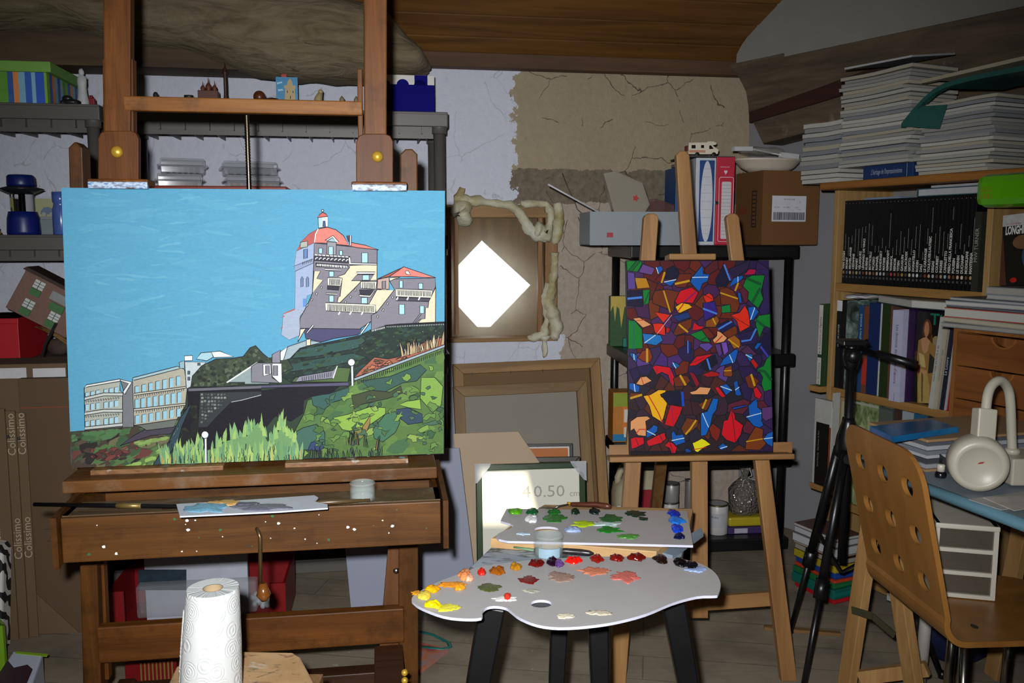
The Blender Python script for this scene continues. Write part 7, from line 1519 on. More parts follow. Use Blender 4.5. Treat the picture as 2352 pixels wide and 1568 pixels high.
def book(T, x, w_, d, h, y0, z, cov, lab, title=None, tcol='#d8d8d8', tsz=.012, cat='book', group=None, pages=True, name='book', ty=.5, extra=None, align='CENTER', bold=0.0, lean=0.0, sx=1.0, rotd=1):
    """upright book, spine to the front at y0"""
    M_ = T @ Matrix.Translation((x, y0, z)) @ Matrix.Rotation(lean, 4, 'Y'); o = thing(name, lab, cat, M_, group); c = pm(cov, .4) if isinstance(cov, str) else cov
    mb = MB(); mb.box(0, w_, 0, .003, 0, h); mb.box(0, min(.002, w_ * .2), .003, d, 0, h); mb.box(w_ - min(.002, w_ * .2), w_, .003, d, 0, h); mats = [c]
    if extra:
        for (z0, z1, cc) in extra: mats.append(pm(cc, .45)); mb.box(.0, w_, -.0006, 0, h * z0, h * z1, len(mats) - 1)
    if title:
        mats.append(pm(tcol, .5)); k = len(mats) - 1
        for (tx, tz, ts) in ([(title, ty, tsz)] if isinstance(title, str) else title):
            mb.text(tx, ts, Matrix.Translation((w_ * .5, -.0011, h * tz)) @ Matrix.Rotation((-pi / 2) * rotd, 4, 'Y'), k, align, sx, bold)
    part('cover', mb, mats, o)
    mb = MB(); e = min(.0022, w_ * .22); mb.box(e, w_ - e, .0032, d - .004, .003, h - .004); part('page_block', mb, pm('#c9c2b0', .8), o)
    return o
TI = ['VAN GOGH', 'MONET', 'MICHEL-ANGE', 'CÉZANNE', 'MANET', 'VÉLASQUEZ', 'LÉONARD DE VINCI', 'RUBENS', 'BOTTICELLI', 'PICASSO', 'RAPHAËL', 'KANDINSKY', 'MATISSE', 'REMBRANDT', 'WARHOL', 'RENOIR', 'TITIEN', 'GAUGUIN', 'DELACROIX', 'GIOTTO', 'DONATELLO', 'RODIN', 'DALÍ', 'LE CARAVAGE', 'TOULOUSE-LAUTREC', 'DEGAS', 'COURBET', 'INGRES', 'CANALETTO', 'PIERO DELLA FRANCESCA', 'POUSSIN', 'LE BERNIN', 'DUCHAMP', 'MODIGLIANI', 'MANTEGNA']
TL = [.60, .56, .58, .66, .66, .68, .69, .72, .70, .46, .46, .55, .46, .83, .44, .53, .63, .56, .66, .54, .68, .70, .40, .66, .88, .60, .67, .62, .60, .88, .50, .70, .49, .58, .76]
OC = ['#8a6a3a', '#4a5a7a', '#b09a80', '#7a5a44', '#9a9a6a', '#5a6a7a', '#6a3a24', '#9a7a64', '#b0806a', '#6a4a3a', '#b8a888', '#a8b0b8', '#9a9a98', '#3a2a20', '#b03050', '#7a4a3a', '#6a3a24', '#9a7a34', '#4a4428', '#c0b8a0', '#a8a8b0', '#c8c8c8', '#2a3038', '#7a3a24', '#b89a78', '#a8aab0', '#6a4030', '#a08a70', '#8ab0b8', '#9a6a40', '#5a3a2a', '#c8a890', '#d0c0b0', '#6a4a2a', '#a88a60']
NUM = ['first', 'second', 'third', 'fourth', 'fifth', 'sixth', 'seventh', 'eighth', 'ninth', 'tenth', 'eleventh', 'twelfth', 'thirteenth', 'fourteenth', 'fifteenth', 'sixteenth', 'seventeenth', 'eighteenth', 'nineteenth', 'twentieth']
def nth(i): return NUM[i] if i < 20 else 'twenty-' + NUM[i - 20]
x0, x1 = bx(1936, .01, 560), bx(2238, .01, 560); wk = (x1 - x0) / 35; hk = (bz(460, 1936) + bz(445, 2262)) / 2 - S1 - .001
BKC = pm('#08080a', .32, 0, .1)
for i in range(35):
    pos = (nth(i) + ' from the left') if i < 18 else (nth(34 - i) + ' from the right' if i < 34 else 'rightmost')
    lab = 'black art book, %s in the long black row' % ('leftmost' if i == 0 else pos); M_ = BC @ Matrix.Translation((x0 + i * wk, .012, S1 + .0005))
    o = thing('art_book', lab, 'book', M_, 'black art books in a row on the upper shelf'); w_ = wk - .0006
    mb = MB(); mb.box(0, w_, 0, .2, 0, hk, 0, .001)
    n = 10; mb.prism([(w_ * .5 + .0042 * cos(2 * pi * k / n), hk * .135 + .006 * sin(2 * pi * k / n)) for k in range(n)], -.0006, .0, 2); mb.prism([(w_ * .5 + .0008 * cos(2 * pi * k / 6), hk * .965 + .0009 * sin(2 * pi * k / 6)) for k in range(6)], -.0006, 0, 1)
    R = Matrix.Rotation(-pi / 2, 4, 'Y'); tz = .0125; L0 = len(TI[i]) * .0073
    mb.text(TI[i], tz, Matrix.Translation((w_ * .46, -.0008, hk * .175)) @ R, 1, 'LEFT', .93, .0004)
    zs = hk * .185 + L0 + .006; ze = hk * TL[i]; z = zs
    rs = random.Random(i)
    while z < ze: dl = rs.uniform(.002, .008); mb.box(w_ * .66, w_ * .76, -.0009, -.0004, z, min(z + dl, ze), 4); z += dl + .0012
    mb.box(w_ * .3, w_ * .7, -.0007, 0, hk * .07, hk * .095, 3)
    part('cover', mb, [BKC, pm('#c8c6be', .5), pm(OC[i], .5), pm('#4a4a4c', .5), pm('#8a8882', .5)], o)
xt = x1 + .001
book(BC, xt, .022, .2, hk * .82, .005, S1 + .0005, pm('#2e3028', .3), 'dark book with pale lettering at the right end of the black row', 'MW TURNER', '#9a9a92', .017, ty=.58)
# book lying across the black row, white one beneath the board
zq = S1 + hk + .001
o = thing('flat_book', 'white-paged book lying flat on the right end of the black row', 'book', BC); xa, xb = bx(2112, .01, 430), bx(2268, .01, 430)
mb = MB(); mb.box(xa, xb, .0, .2, zq, zq + .003); mb.box(xa, xb, .0, .2, zq + .022, zq + .025); mb.box(xa, xa + .003, 0, .2, zq + .003, zq + .022); part('cover', mb, pm('#2a4a52', .5), o); mb = MB(); mb.box(xa + .004, xb - .002, .003, .195, zq + .003, zq + .022); part('page_block', mb, pm('#a8aaae', .8), o)
mb = MB(); mb.box(bx(2140, .01, 430), xb, .006, .2, zq + .0255, zq + .033, 0, .002); solo('white_magazine', mb, pm('#a8a8ac', .5), 'white magazine on the flat book above the black row', 'magazine', BC)
mb = MB(); mb.box(bx(1975, .03, 455), bx(2055, .03, 455), .05, .2, zq, zq + .008, 0, .001); solo('thin_booklet', mb, pm('#7a8aa0', .5), 'pale blue booklet lying on the left part of the black row', 'booklet', BC)

# ---- second shelf ----
hz2 = lambda py, px: bz(py, px) - S2
ZLY = S1 - .0305 - .0275; CUR = [xL + .021]
def up(px0, px1, ptop, cov, lab, title=None, y0=.005, **kw):
    xa, xb = max(CUR[0], bx(px0, y0, 800)), bx(px1, y0, 800); xb = max(xb, xa + .004); CUR[0] = xb; return book(BC, xa, xb - xa - .0008, .19, min(hz2(ptop, (px0 + px1) / 2), ZLY - S2 - .0015), y0, S2 + .0005, cov, lab, title, **kw)
xa = bx(1893, -.02, 800); book(BC, min(xa - .002, xL - .0195), .018, .05, hz2(698, 1903), -.028, S2 + .0005, pm('#1f3a20', .4), 'green book with white title strip outside the bookcase left side', [('de la Peinture sur Figurine', .62, .0125), ('Le Grand Livre', .16, .0125)], '#20241f', extra=[(.02, .35, '#b8b8ae'), (.39, .99, '#b8b8ae')])
up(1919, 1931, 690, '#121216', 'black spine with white head, first inside the middle shelf', [('COMMENT A MATISSE', .6, .008)], extra=[(.88, 1.0, '#c4c4c8')])
up(1931, 1941, 692, '#0b0b0e', 'thin black book, second inside the middle shelf')
t = NT('photo_spine'); t.inp('Base Color', t.ramp(t.noise(t.coord((1, 1, 1)), 18, 5, .65, .8), [(.35, '#1c241f'), (.5, '#4a5a54'), (.65, '#8a9a94')])); t.inp('Roughness', .35)
up(1941, 1969, 680, t.mat, 'thick book with mottled grey-green photographic spine')
mb = MB(); a, b = bx(1929, 0, 680), bx(1972, 0, 680); h_ = min(S2 + hz2(680, 1955), ZLY) + .0005; mb.sph(((a + b) / 2, .07, h_ + .012), ((b - a) * .5, .08, .008), 16); mb.warp(lambda c: V((c.x, c.y, max(c.z + noise.noise(c * 45) * .008, h_ + .001)))); solo('crumpled_wrapper', mb, pm('#b4b2b4', .4), 'crumpled white wrapper on the mottled grey-green book', 'wrapper', BC)
up(1969, 1982, 702, '#1a4068', "blue book with white title beside the mottled spine", [("D'ENSOR A MAGRITTE", .72, .011)], tcol='#a8c4d8', rotd=-1)
up(1982, 1993, 703, '#6a3a24', 'thin orange-brown spine left of the thick dark blue book', extra=[(.1, .4, '#a83020'), (.45, .6, '#3a5a6a')])
up(1993, 2019, 690, '#0f2552', 'thick dark blue book under the lying grey book')
up(2019, 2023, 694, '#a8aab0', 'very thin white spine right of the thick blue book')
up(2023, 2042, 697, '#1f3010', 'dark green book left of the tall white spine')
up(2042, 2047, 702, '#5a3a30', 'thin brown spine touching the tall white spine')
up(2047, 2072, 711, '#a9a8c0', 'tall white spine with vertical black title, before the portrait book', [("Les dessous des chefs-d'œuvre", .52, .0155), ('TASCHEN', .05, .006)], tcol='#3c3050', y0=-.022, rotd=-1)
up(2073, 2083, 708, '#2c1440', 'purple spine between tall white book and portrait book', y0=.0)
# portrait book, cover to the front
p0 = max(bx(2083, .02, 800), CUR[0] + .001); p1 = bx(2160, .02, 800); hP = min(hz2(716, 2110), ZLY - S2 - .002); WPb = p1 - p0
o = thing('portrait_book', 'large book facing out with a seated woman in a golden dress', 'book', BC @ Matrix.Translation((p0, .03, S2 + .0005))); mb = MB(); mb.box(0, WPb, 0, .006, 0, hP, 0, .001); mats = [pm('#171310', .3)]
def art(col, pts, k): mats.append(pm(col, .35, 0, .2, 60)); mb.poly([(WPb * a, -.0004 - k * .0002, hP * b) for a, b in pts], len(mats) - 1)
def ell(cx, cy, rx, ry, n=18): return [(cx + rx * cos(2 * pi * i / n), cy + ry * sin(2 * pi * i / n)) for i in range(n)]
art('#3a2c1c', [(0, .55), (.3, .62), (.7, .5), (.98, .72), (.98, .4), (.6, .3), (0, .35)], 0); art('#8a7a5a', ell(.75, .66, .16, .09), 1)
art('#5a3318', ell(.42, .80, .17, .12), 2); art('#5a3318', [(.3, .78), (.62, .76), (.66, .6), (.54, .62), (.3, .68)], 2); art('#a87450', ell(.40, .81, .09, .085), 3)
art('#8f6a38', [(.12, .68), (.3, .72), (.5, .70), (.74, .64), (.86, .55), (.8, .3), (.7, .02), (.2, .0), (.16, .25), (.1, .5)], 3); art('#ac8058', [(.22, .70), (.4, .73), (.54, .69), (.48, .58), (.36, .54), (.26, .6)], 4); art('#b8a06a', [(.16, .55), (.36, .53), (.44, .4), (.24, .4)], 5); art('#a58a4c', [(.24, .38), (.5, .36), (.62, .2), (.66, .02), (.26, .0), (.18, .2)], 5)
art('#2a2c24', [(.56, .56), (.78, .5), (.8, .36), (.54, .34)], 6); art('#4a4026', [(.3, .34), (.36, .02), (.4, .02), (.36, .34)], 6); art('#b0845c', [(.3, .36), (.5, .37), (.52, .33), (.34, .32)], 7); art('#8a3020', ell(.2, .36, .05, .04), 8)
mats.append(pm('#1a6a54', .4)); mb.text('Ti', .05, Matrix.Translation((WPb * .52, -.0024, hP * .92)), len(mats) - 1, 'LEFT', 1.1, .001)
part('cover', mb, mats, o, None, False); mb = MB(); mb.box(.002, WPb - .002, .0062, .025, .002, hP - .003); part('page_block', mb, pm('#c0b8a4', .8), o)
def lean_book(pb, pt, w_, ptop, cov, lab, title, tcol, y0, ts=.011):
    xb_ = bx(pb, y0, 900); xt_ = bx(pt, y0, 730); h = hz2(ptop, pt); an = atan2(xt_ - xb_, h); an = .085; xb_ = max(CUR[0], xb_); CUR[0] = xb_ + w_ / cos(an) + .0006; h = min(h, ZLY - S2 - .004 - w_ * .1); return book(BC, xb_, w_, .17, h * .985, y0, S2 + .001 + w_ * sin(an), cov, lab, title, tcol, ts, lean=an)
lean_book(2134, 2158, .0155, 723, '#aaa9a2', 'leaning white book with long vertical title, right of the portrait', 'TOUT FAIRE EN PATE A SEL', '#3a3a36', -.02, .0095)
lean_book(2147, 2172, .011, 731, '#a39a86', 'leaning cream book behind the leaning white one', "LES ANTIQUITES DE L'INDE", '#4a443a', -.015, .008)
lean_book(2157, 2182, .012, 735, '#15182c', 'leaning dark blue book with white script title', 'Le Louvre', '#b0b4c0', -.005, .014)
lean_book(2170, 2193, .006, 741, '#a6a2a0', 'thin white leaning booklet by the small chest', None, '#000000', .0)
lean_book(2176, 2197, .007, 745, '#8a1c2a', 'thin red leaning booklet by the small chest', None, '#000000', .004)
# big grey book lying on top of the upright ones
h_ = S2 + hz2(680, 2010) + .003; o = thing('lying_book', 'big grey book lying across the upright books of the middle shelf', 'book', BC); a, b = bx(2003, .0, 700), bx(2218, .0, 700)
zt8 = ZLY
P = [(a, .02), (a + (b - a) * .62, -.075), (b + .02, -.06), (b + .02, .19), (a, .19)]
mb = MB(); mb.prism(P, zt8, zt8 + .003, 0, None, 'xy'); mb.prism(P, zt8 + .024, zt8 + .027, 1, None, 'xy'); part('cover', mb, [pm('#26323a', .5), pm('#6a675f', .5)], o); mb = MB(); mb.prism([(x * .99 + .006, y + .004) for x, y in P], zt8 + .003, zt8 + .024, 0, None, 'xy'); part('page_block', mb, pm('#b0afa8', .8), o)
# ---- lower shelf ----
CU2 = [xL + .021]
def low(px0, px1, ptop, cov, lab, y0=.005, **kw):
    xa, xb = max(CU2[0], bx(px0, y0, 980)), bx(px1, y0, 980); xb = max(xb, xa + .004); CU2[0] = xb; return book(BC, xa, xb - xa - .0008, .18, min(bz(ptop, (px0 + px1) / 2), S2 - .031) - S3, y0, S3 + .0005, cov, lab, **kw)
low(1931, 1941, 922, '#9aa08c', 'thin pale green spine at the left of the lower shelf')
t = NT('meadow_print'); t.inp('Base Color', t.ramp(t.noise(t.coord((1, 1, .5)), 40, 4, .6, .5), [(.35, '#3a4a2a'), (.5, '#6a7a4a'), (.65, '#98a078')])); t.inp('Roughness', .35)
xa, xb = bx(1957, .01, 960), bx(2016, .01, 960); o = thing('green_picture_book', 'book facing out with green meadow picture on the lower shelf', 'book', BC); zt9 = min(bz(923, 1985), S2 - .031); mb = MB(); xa = max(xa, CU2[0]); CU2[0] = xb + .001; mb.box(xa, xb, .012, .03, S3 + .0005, zt9, 0, .001); part('cover', mb, t.mat, o); mb = MB(); mb.box(xa, xb, .011, .0118, zt9 - .012, zt9 - .004); part('white_band', mb, pm('#9a9a90', .5), o, 'white band')
low(2017, 2050, 931, '#3c4440', 'dark grey-green book right of the meadow picture book', extra=[(.0, .98, '#4a524c')], y0=.0)
for i, (a_, b_, t_, c_, l_) in enumerate(((2052, 2070, 936, '#3a2c26', 'dark brown spine in the lower shelf'), (2071, 2098, 945, '#8a9298', 'pale grey spine standing in the lower shelf'), (2098, 2130, 950, '#1f5070', 'blue spine standing in the lower shelf'), (2130, 2165, 955, '#23282c', 'blackish spine at the right of the lower shelf'))): low(a_, b_, t_, c_, l_)
xa = bx(1874, -.03, 1000); xb = bx(1913, -.03, 1000); zb9 = bz(1112, 1885, -.03); zt9 = bz(916, 1890, -.03)
SBK = thing('tall_dark_book', 'tall dark book with white head and orange edge left of bookcase', 'book', BC @ Matrix.Translation((xa, -.04, zb9))); W, H = xb - xa, zt9 - zb9
mb = MB(); mb.box(0, W, 0, .01, 0, H, 0, .001); mb.box(W * .13, W * .9, -.0006, 0, 0, H * .73, 1); mb.box(W * .9, W, -.0006, 0, 0, H * .7, 2); mb.text('David Ricardo   Des formes de Paul', .009, Matrix.Translation((W * .3, -.0012, H * .42)) @ Matrix.Rotation(-pi / 2, 4, 'Y'), 3, 'CENTER'); part('cover', mb, [pm('#a7a6a2', .5), pm('#15110f', .4), pm('#7a3c18', .5), pm('#8a8880', .5)], SBK); mb = MB(); mb.box(.001, W - .001, .0102, .03, .002, H - .002); part('page_block', mb, pm('#b0aa9a', .8), SBK)
mb = MB(); mb.box(xa - .005, xb + .03, -.045, 0, zb9 - .02, zb9 - .0005); part('ledge', mb, BWX, bc)
book(BC, bx(1913, -.02, 1000) + .009, .006, .03, bz(898, 1918) - zb9, -.038, zb9 + .0005, '#a2a19c', 'thin white spine with black letters beside the tall dark book', [('DEGAS', .88, .008)], tcol='#2a2a2a')

# ---- magazine stacks on the top board ----
def stack(cx, y, w0, n, ztop, tag_, seed, lean=0.0, dep=.20, tone=('#98968e', '#a6a49c', '#8c8b88', '#b0aea6', '#7e8084', '#a39c8c')):
    rs = random.Random(seed); th = (ztop - ZT7) / n; z = ZT7
    for i in range(n):
        ww = w0 * rs.uniform(.93, 1.05); dx = rs.uniform(-.008, .008) + lean * i / n; h = th * .95; rz = rs.uniform(-2.5, 2.5); bend = .0018 * i / n
        k = n - 1 - i; pos = 'topmost' if k == 0 else ('lowest' if i == 0 else (nth(k) + ' from the top' if k < 14 else nth(i) + ' from the bottom'))
        o = thing('magazine', 'magazine in the %s stack on the bookcase top, %s' % (tag_, pos), 'magazine', BC @ Matrix.Translation((cx + dx, y + rs.uniform(-.01, .01), z)) @ Matrix.Rotation(radians(rz), 4, 'Z'), 'magazines in the %s stack' % tag_)
        col = rs.choice(tone); mb = MB(); nx = 6
        rg = []
        for j in range(nx + 1):
            u = j / nx; x = -ww / 2 + ww * u; zz = bend * sin(u * 6 + seed); rg.append([V((x, -dep / 2, zz + .0004)), V((x, dep / 2, zz + .0004)), V((x, dep / 2, zz + h * .9)), V((x, -dep / 2, zz + h * .9))])
        mb.rings(rg, 0, True, False); part('pages', mb, pm(col, .6, 0, .12, 300), o)
        mb = MB(); rg = []
        for j in range(nx + 1):
            u = j / nx; x = -ww / 2 - .001 + (ww + .002) * u; zz = bend * sin(u * 6 + seed); rg.append([V((x, -dep / 2 - .001, zz + h * .9)), V((x, dep / 2, zz + h * .9)), V((x, dep / 2, zz + h)), V((x, -dep / 2 - .001, zz + h))])
        mb.rings(rg, 0, True, False); part('cover', mb, pm(rs.choice(('#7a7a7c', '#3a4448', '#8c8878', '#4a3c38', '#90908e', '#5a6a70')), .4), o)
        z += th
zL = bz(284, 1930, .05); zM = bz(170, 2060, .05); zR = bz(235, 2240, .05)
cL, cM, cR = (bx(1890, .05, 330) + bx(1985, .05, 330)) / 2, (bx(1978, .05, 290) + bx(2150, .05, 290)) / 2, (bx(2150, .05, 290) + bx(2330, .05, 290)) / 2
stack(cL - .013, .06, (bx(1985, .05, 330) - bx(1890, .05, 330)) * .93, 13, zL, 'low left', 1)
# blue book at the bottom of the middle stack
a, b = bx(1985, -.03, 395), bx(2100, -.03, 395); hB = bz(377, 2050, -.03) - ZT7; o = thing('blue_book', 'blue book with white title lying under the middle magazine stack', 'book', BC @ Matrix.Translation((a, -.035, ZT7)))
mb = MB(); W = b - a; mb.box(0, W, 0, .19, 0, hB, 0, .002); mb.text("L'héritage de l'Impressionnisme", hB * .55, Matrix.Translation((W * .48, -.0008, hB * .5)), 1, 'CENTER', 1, 0, .2, fit=W * .62); mb.box(W * .88, W * .885, -.0006, 0, 0, hB, 1); part('cover', mb, [pm('#152f5a', .45), pm('#9aa4b4', .5)], o)
ZS_ = ZT7; ZT7 = ZS_ + hB + .0005; stack(cM, .05, (bx(2150, .05, 290) - bx(1978, .05, 290)) * .93, 25, zM, 'tall middle', 2, -.006); ZT7 = ZS_
stack(cR + .014, .05, (bx(2330, .05, 290) - bx(2150, .05, 290)) * .93, 20, zR, 'right', 3, .004)
# green-bound folders sliding between the stacks, one magazine on top
mb = MB(); rg = []
xa, xb = bx(2085, -.06, 260), bx(2400, -.06, 215)
for j in range(13):
    u = j / 12; x = xa + (xb - xa) * u; z = zR + .004 + .03 * sin(min(u * 1.6, 1) * pi / 2) - .075 * max(0, 1 - u * 3.2) ** 1.5; ya = -.064 if u < .34 else .12; z += .006; rg.append([V((x, -.085, z)), V((x, ya, z)), V((x, ya, z + .014)), V((x, -.085, z + .014))])
mb.rings(rg, 0, True, False)
fp = tr(BC, [(2073, 290), (2095, 262), (2117, 244), (2175, 240), (2168, 262), (2157, 296)], -.09); mb.prism(fp, -.092, -.0875, 0); solo('teal_folder', mb, pm('#1f504a', .5, 0, .25, 40), 'dark teal folder drooping between the middle and right magazine stacks', 'folder', BC)
mb = MB(); rg = []
xa, xb = bx(2128, -.06, 230), bx(2400, -.06, 200)
for j in range(9): u = j / 8; x = xa + (xb - xa) * u; z = zR + .052 + .012 * u; ya = -.064 if u < .2 else .12; z += .006; rg.append([V((x, -.085, z)), V((x, ya, z)), V((x, ya, z + .01)), V((x, -.085, z + .01))])
mb.rings(rg, 0, True, False); solo('cream_magazine', mb, pm('#98907a', .6), 'cream magazine lying over the dark teal folder', 'magazine', BC)
o = thing('open_magazine', 'pale magazine lying askew on the very top of the middle stack', 'magazine', BC @ Matrix.Translation((cM - .0, .03, zM + .022)) @ Matrix.Rotation(radians(8), 4, 'Z') @ Matrix.Rotation(radians(8), 4, 'X')); mb = MB(); mb.box(-.11, .13, -.11, .12, 0.01, .016); part('pages', mb, pm('#9fa0a0', .5), o); mb = MB(); mb.box(.02, .11, -.105, -.02, .0162, .0168); part('dark_picture', mb, pm('#33201c', .4), o, 'dark printed picture')
# green plastic box
q = tr(BC, [(2268, 397), (2400, 400), (2400, 478), (2268, 472)], -.12); x0, x1, z0, z1 = q[0][0], q[0][0] + .19, (q[3][1] + q[2][1]) / 2, (q[0][1] + q[1][1]) / 2
o = thing('green_plastic_box', 'glossy lime green plastic box hooked at the right end of board', 'box', BC); mb = MB(); mb.box(x0, x1, -.17, -.06, z0, z1, 0, .022); mb.box(x0 + .01, x1, -.062, -.056, z1 - .03, z1 - .004, 0, .002); part('shell', mb, pm('#4f9a08', .2, 0, .1, 10, 0, .6, .6), o)
mb = MB()
for k in range(2):
    for j in range(3): xx, zz = x0 + .024 + j * .012, (z0 + z1) / 2 + .008 - k * .018; mb.ribbon([(xx, zz), (xx + .008, zz), (xx + .008, zz - .01), (xx, zz - .01)], .0014, 0, None, None, -.1706, True)
part('red_print', mb, pm('#9a3a1a', .5), o, 'small red printed signs', False)
# big inclined plastic sleeve beside
# ---- small chest of drawers on the desk ----
ZD = .72
CT = FR((PZ(2177, 985, ZD).x, PZ(2177, 985, ZD).y, ZD), -66)
q = tr(CT, [(2189, 749)], 0); CH = q[0][1]; CWD = .42; CD = .2
o = thing('small_chest', 'small wooden chest of drawers with round finger holes on desk', 'chest of drawers', CT); CHW = wood('#63391a', '#8a5428', 'x', .8, .4); 
mb = MB(); mb.box(0, .012, 0, CD, 0, CH); mb.box(CWD - .012, CWD, 0, CD, 0, CH); mb.box(.012, CWD - .012, 0, CD, CH - .012, CH); mb.box(.012, CWD - .012, CD - .01, CD, 0, CH - .012); mb.box(.012, CWD - .012, 0.02, CD - .01, 0, .002); part('carcass', mb, wood('#704622', '#96622f', 'z', .8, .45), o)
nz_ = 3; dh = (CH - .016) / nz_
for k in range(nz_):
    z0, z1 = .003 + k * dh, .003 + (k + 1) * dh - .004; xm_ = (.012 + CWD - .012) * .36; r = dh * .34; pts = [(.014, z0), (CWD - .014, z0), (CWD - .014, z1)] + [(xm_ + r * cos(a), z1 - r * .8 * sin(a)) for a in [pi * j / 12 for j in range(13)]] + [(.014, z1)]
    mb = MB(); mb.prism(pts, .0, .0118); d_ = part('drawer', mb, CHW, o); mb = MB(); mb.prism([(xm_ + r * 1.18 * cos(a), z1 - r * .95 * sin(a)) for a in [pi * j / 12 for j in range(13)]] + [(xm_ + r * cos(a), z1 - r * .8 * sin(a)) for a in [pi * j / 12 for j in range(12, -1, -1)]], -.0015, .0005); part('finger_rim', mb, wood('#7a4a22', '#9a6430', 'x', .8, .4), d_)
# papers and magazines on the chest
zc0 = CT.translation.z + CH
def flat(name, cat, lab, T, x0, x1, y0, y1, z, h, col, cover=None, rz=0):
    o = thing(name, lab, cat, T @ Matrix.Translation(((x0 + x1) / 2, (y0 + y1) / 2, z)) @ Matrix.Rotation(radians(rz), 4, 'Z')); W, D = x1 - x0, y1 - y0; e = min(.0025, h * .2)
    mb = MB(); mb.box(-W / 2, W / 2, -D / 2, D / 2, e, h - e); part('pages', mb, pm(col, .7, 0, .1, 200), o); mb = MB(); mb.box(-W / 2 - .001, W / 2 + .001, -D / 2 - .001, D / 2, h - e, h); mb.box(-W / 2 - .001, W / 2 + .001, -D / 2 - .001, D / 2, 0, e); part('cover', mb, pm(cover or col, .45), o); return o
z = CH + .0005
for i, (h, c_, cv, rz, dx, l_) in enumerate(((.012, '#8a8880', '#6f7276', 4, .0, 'limp grey paper at the bottom of the pile on the small chest'), (.014, '#a39c8a', '#8a8272', -3, .004, 'cream papers second in the pile on the small chest'), (.026, '#a8a69e', '#9a4038', 2, .008, 'thick white book with red spine in the pile on the chest'), (.006, '#5a5e62', '#2a2e32', -2, .014, 'thin black book over the thick white book on the chest'), (.012, '#a6a49e', '#82868a', 6, .01, 'white magazine near the top of the pile on the small chest'), (.008, '#9a9a98', '#5a646a', -4, .02, 'greyish magazine topmost in the pile on the small chest'))):
    flat('magazine', 'magazine', l_, CT, -.015 + dx, .28 + dx, -.03, .17, z, h, c_, cv, rz); z += h + .0006
flat('magazine', 'magazine', 'pale magazine below the standing painting magazines', CT, .1, .33, -.01, .11, z, .012, '#a09e98', '#8a8c90', -4); z += .0126
flat('binder', 'binder', 'grey binder supporting the standing painting magazines', CT, .1, .33, -.01, .11, z, .02, '#8f8b84', '#75787c', 2); z += .0206
a = CT.inverted() @ V((0, 0, 0))
q = tr(CT, [(2285, 494), (2420, 500), (2430, 625), (2303, 625)], .06); x0 = (q[0][0] + q[3][0]) / 2
for i, (dx, dy, lab) in enumerate(((.0, .05, 'front white-headed painting magazine standing beside the bookcase'), (-.006, .075, 'brown-spined painting magazine just behind the white-headed one'))):
    h = q[0][1] - z; W = .2; o = thing('painting_magazine', lab, 'magazine', CT @ Matrix.Translation((q[3][0] + dx, dy, z)) @ Matrix.Rotation(radians(-5), 4, 'Y') @ Matrix.Rotation(radians(-6), 4, 'X')); mb = MB(); mats = [pm('#6a4a2a' if i else '#4a2a1c', .4)]; mb.box(0, W, 0, .005, 0, h)
    if i == 0:
        for (col, pts, k) in (('#a6a6a4', [(0, .84), (1, .84), (1, 1), (0, 1)], 1), ('#16140f', [(.1, 0), (1, 0), (1, .84), (.0, .84)], 1), ('#6a4a30', ell(.3, .6, .14, .1), 2), ('#4a2a20', ell(.6, .45, .2, .16), 2), ('#7a7a5a', ell(.55, .2, .2, .14), 2), ('#28405a', ell(.38, .4, .08, .16), 3), ('#5a3a1c', ell(.75, .65, .1, .09), 3), ('#a81c1c', ell(.2, .07, .05, .035), 3)):
            mats.append(pm(col, .35, 0, .3, 80)); mb.poly([(W * a_, -.0003 * k, h * b_) for a_, b_ in pts], len(mats) - 1)
        mats.append(pm('#c4c4c0', .4)); mb.text('LONGHI', h * .16, Matrix.Translation((W * .05, -.0013, h * .77)), len(mats) - 1, 'LEFT', .46, .0012); mats.append(pm('#a03028', .4)); mb.text('les plus beaux', h * .04, Matrix.Translation((W * .06, -.0009, h * .87)), len(mats) - 1)
    part('cover', mb, mats, o, None, False)
# ======================= desk, lamp, chair, tripod =======================
E0, E1 = PZ(1938, 1044, ZD), PZ(2352, 1197, ZD); dv = (E1 - E0).normalized(); rzD = math.degrees(atan2(dv.y, dv.x)); DT = FR((E0.x, E0.y, 0), rzD)
LD = .95; DP = .62
t = NT('desk_blue'); t.inp('Base Color', t.mix(t.noise(t.coord((.5, 6, 6)), 10, 4), C('#4f7a8c'), C('#6f98a8'))); t.inp('Roughness', .5); M_DB = t.mat
dk = thing('desk', 'blue-grey desk with rounded edge along the right wall', 'desk', DT)
mb = MB(); mb.box(0, LD, .012, DP, ZD - .024, ZD, 0, .002); part('desk_top', mb, pm('#76828a', .5, 0, .15, 9), dk); mb = MB(); mb.tube([(0, .012, ZD - .012), (LD, .012, ZD - .012)], .0125, 14); part('edge_strip', mb, M_DB, dk, 'blue rounded edge')
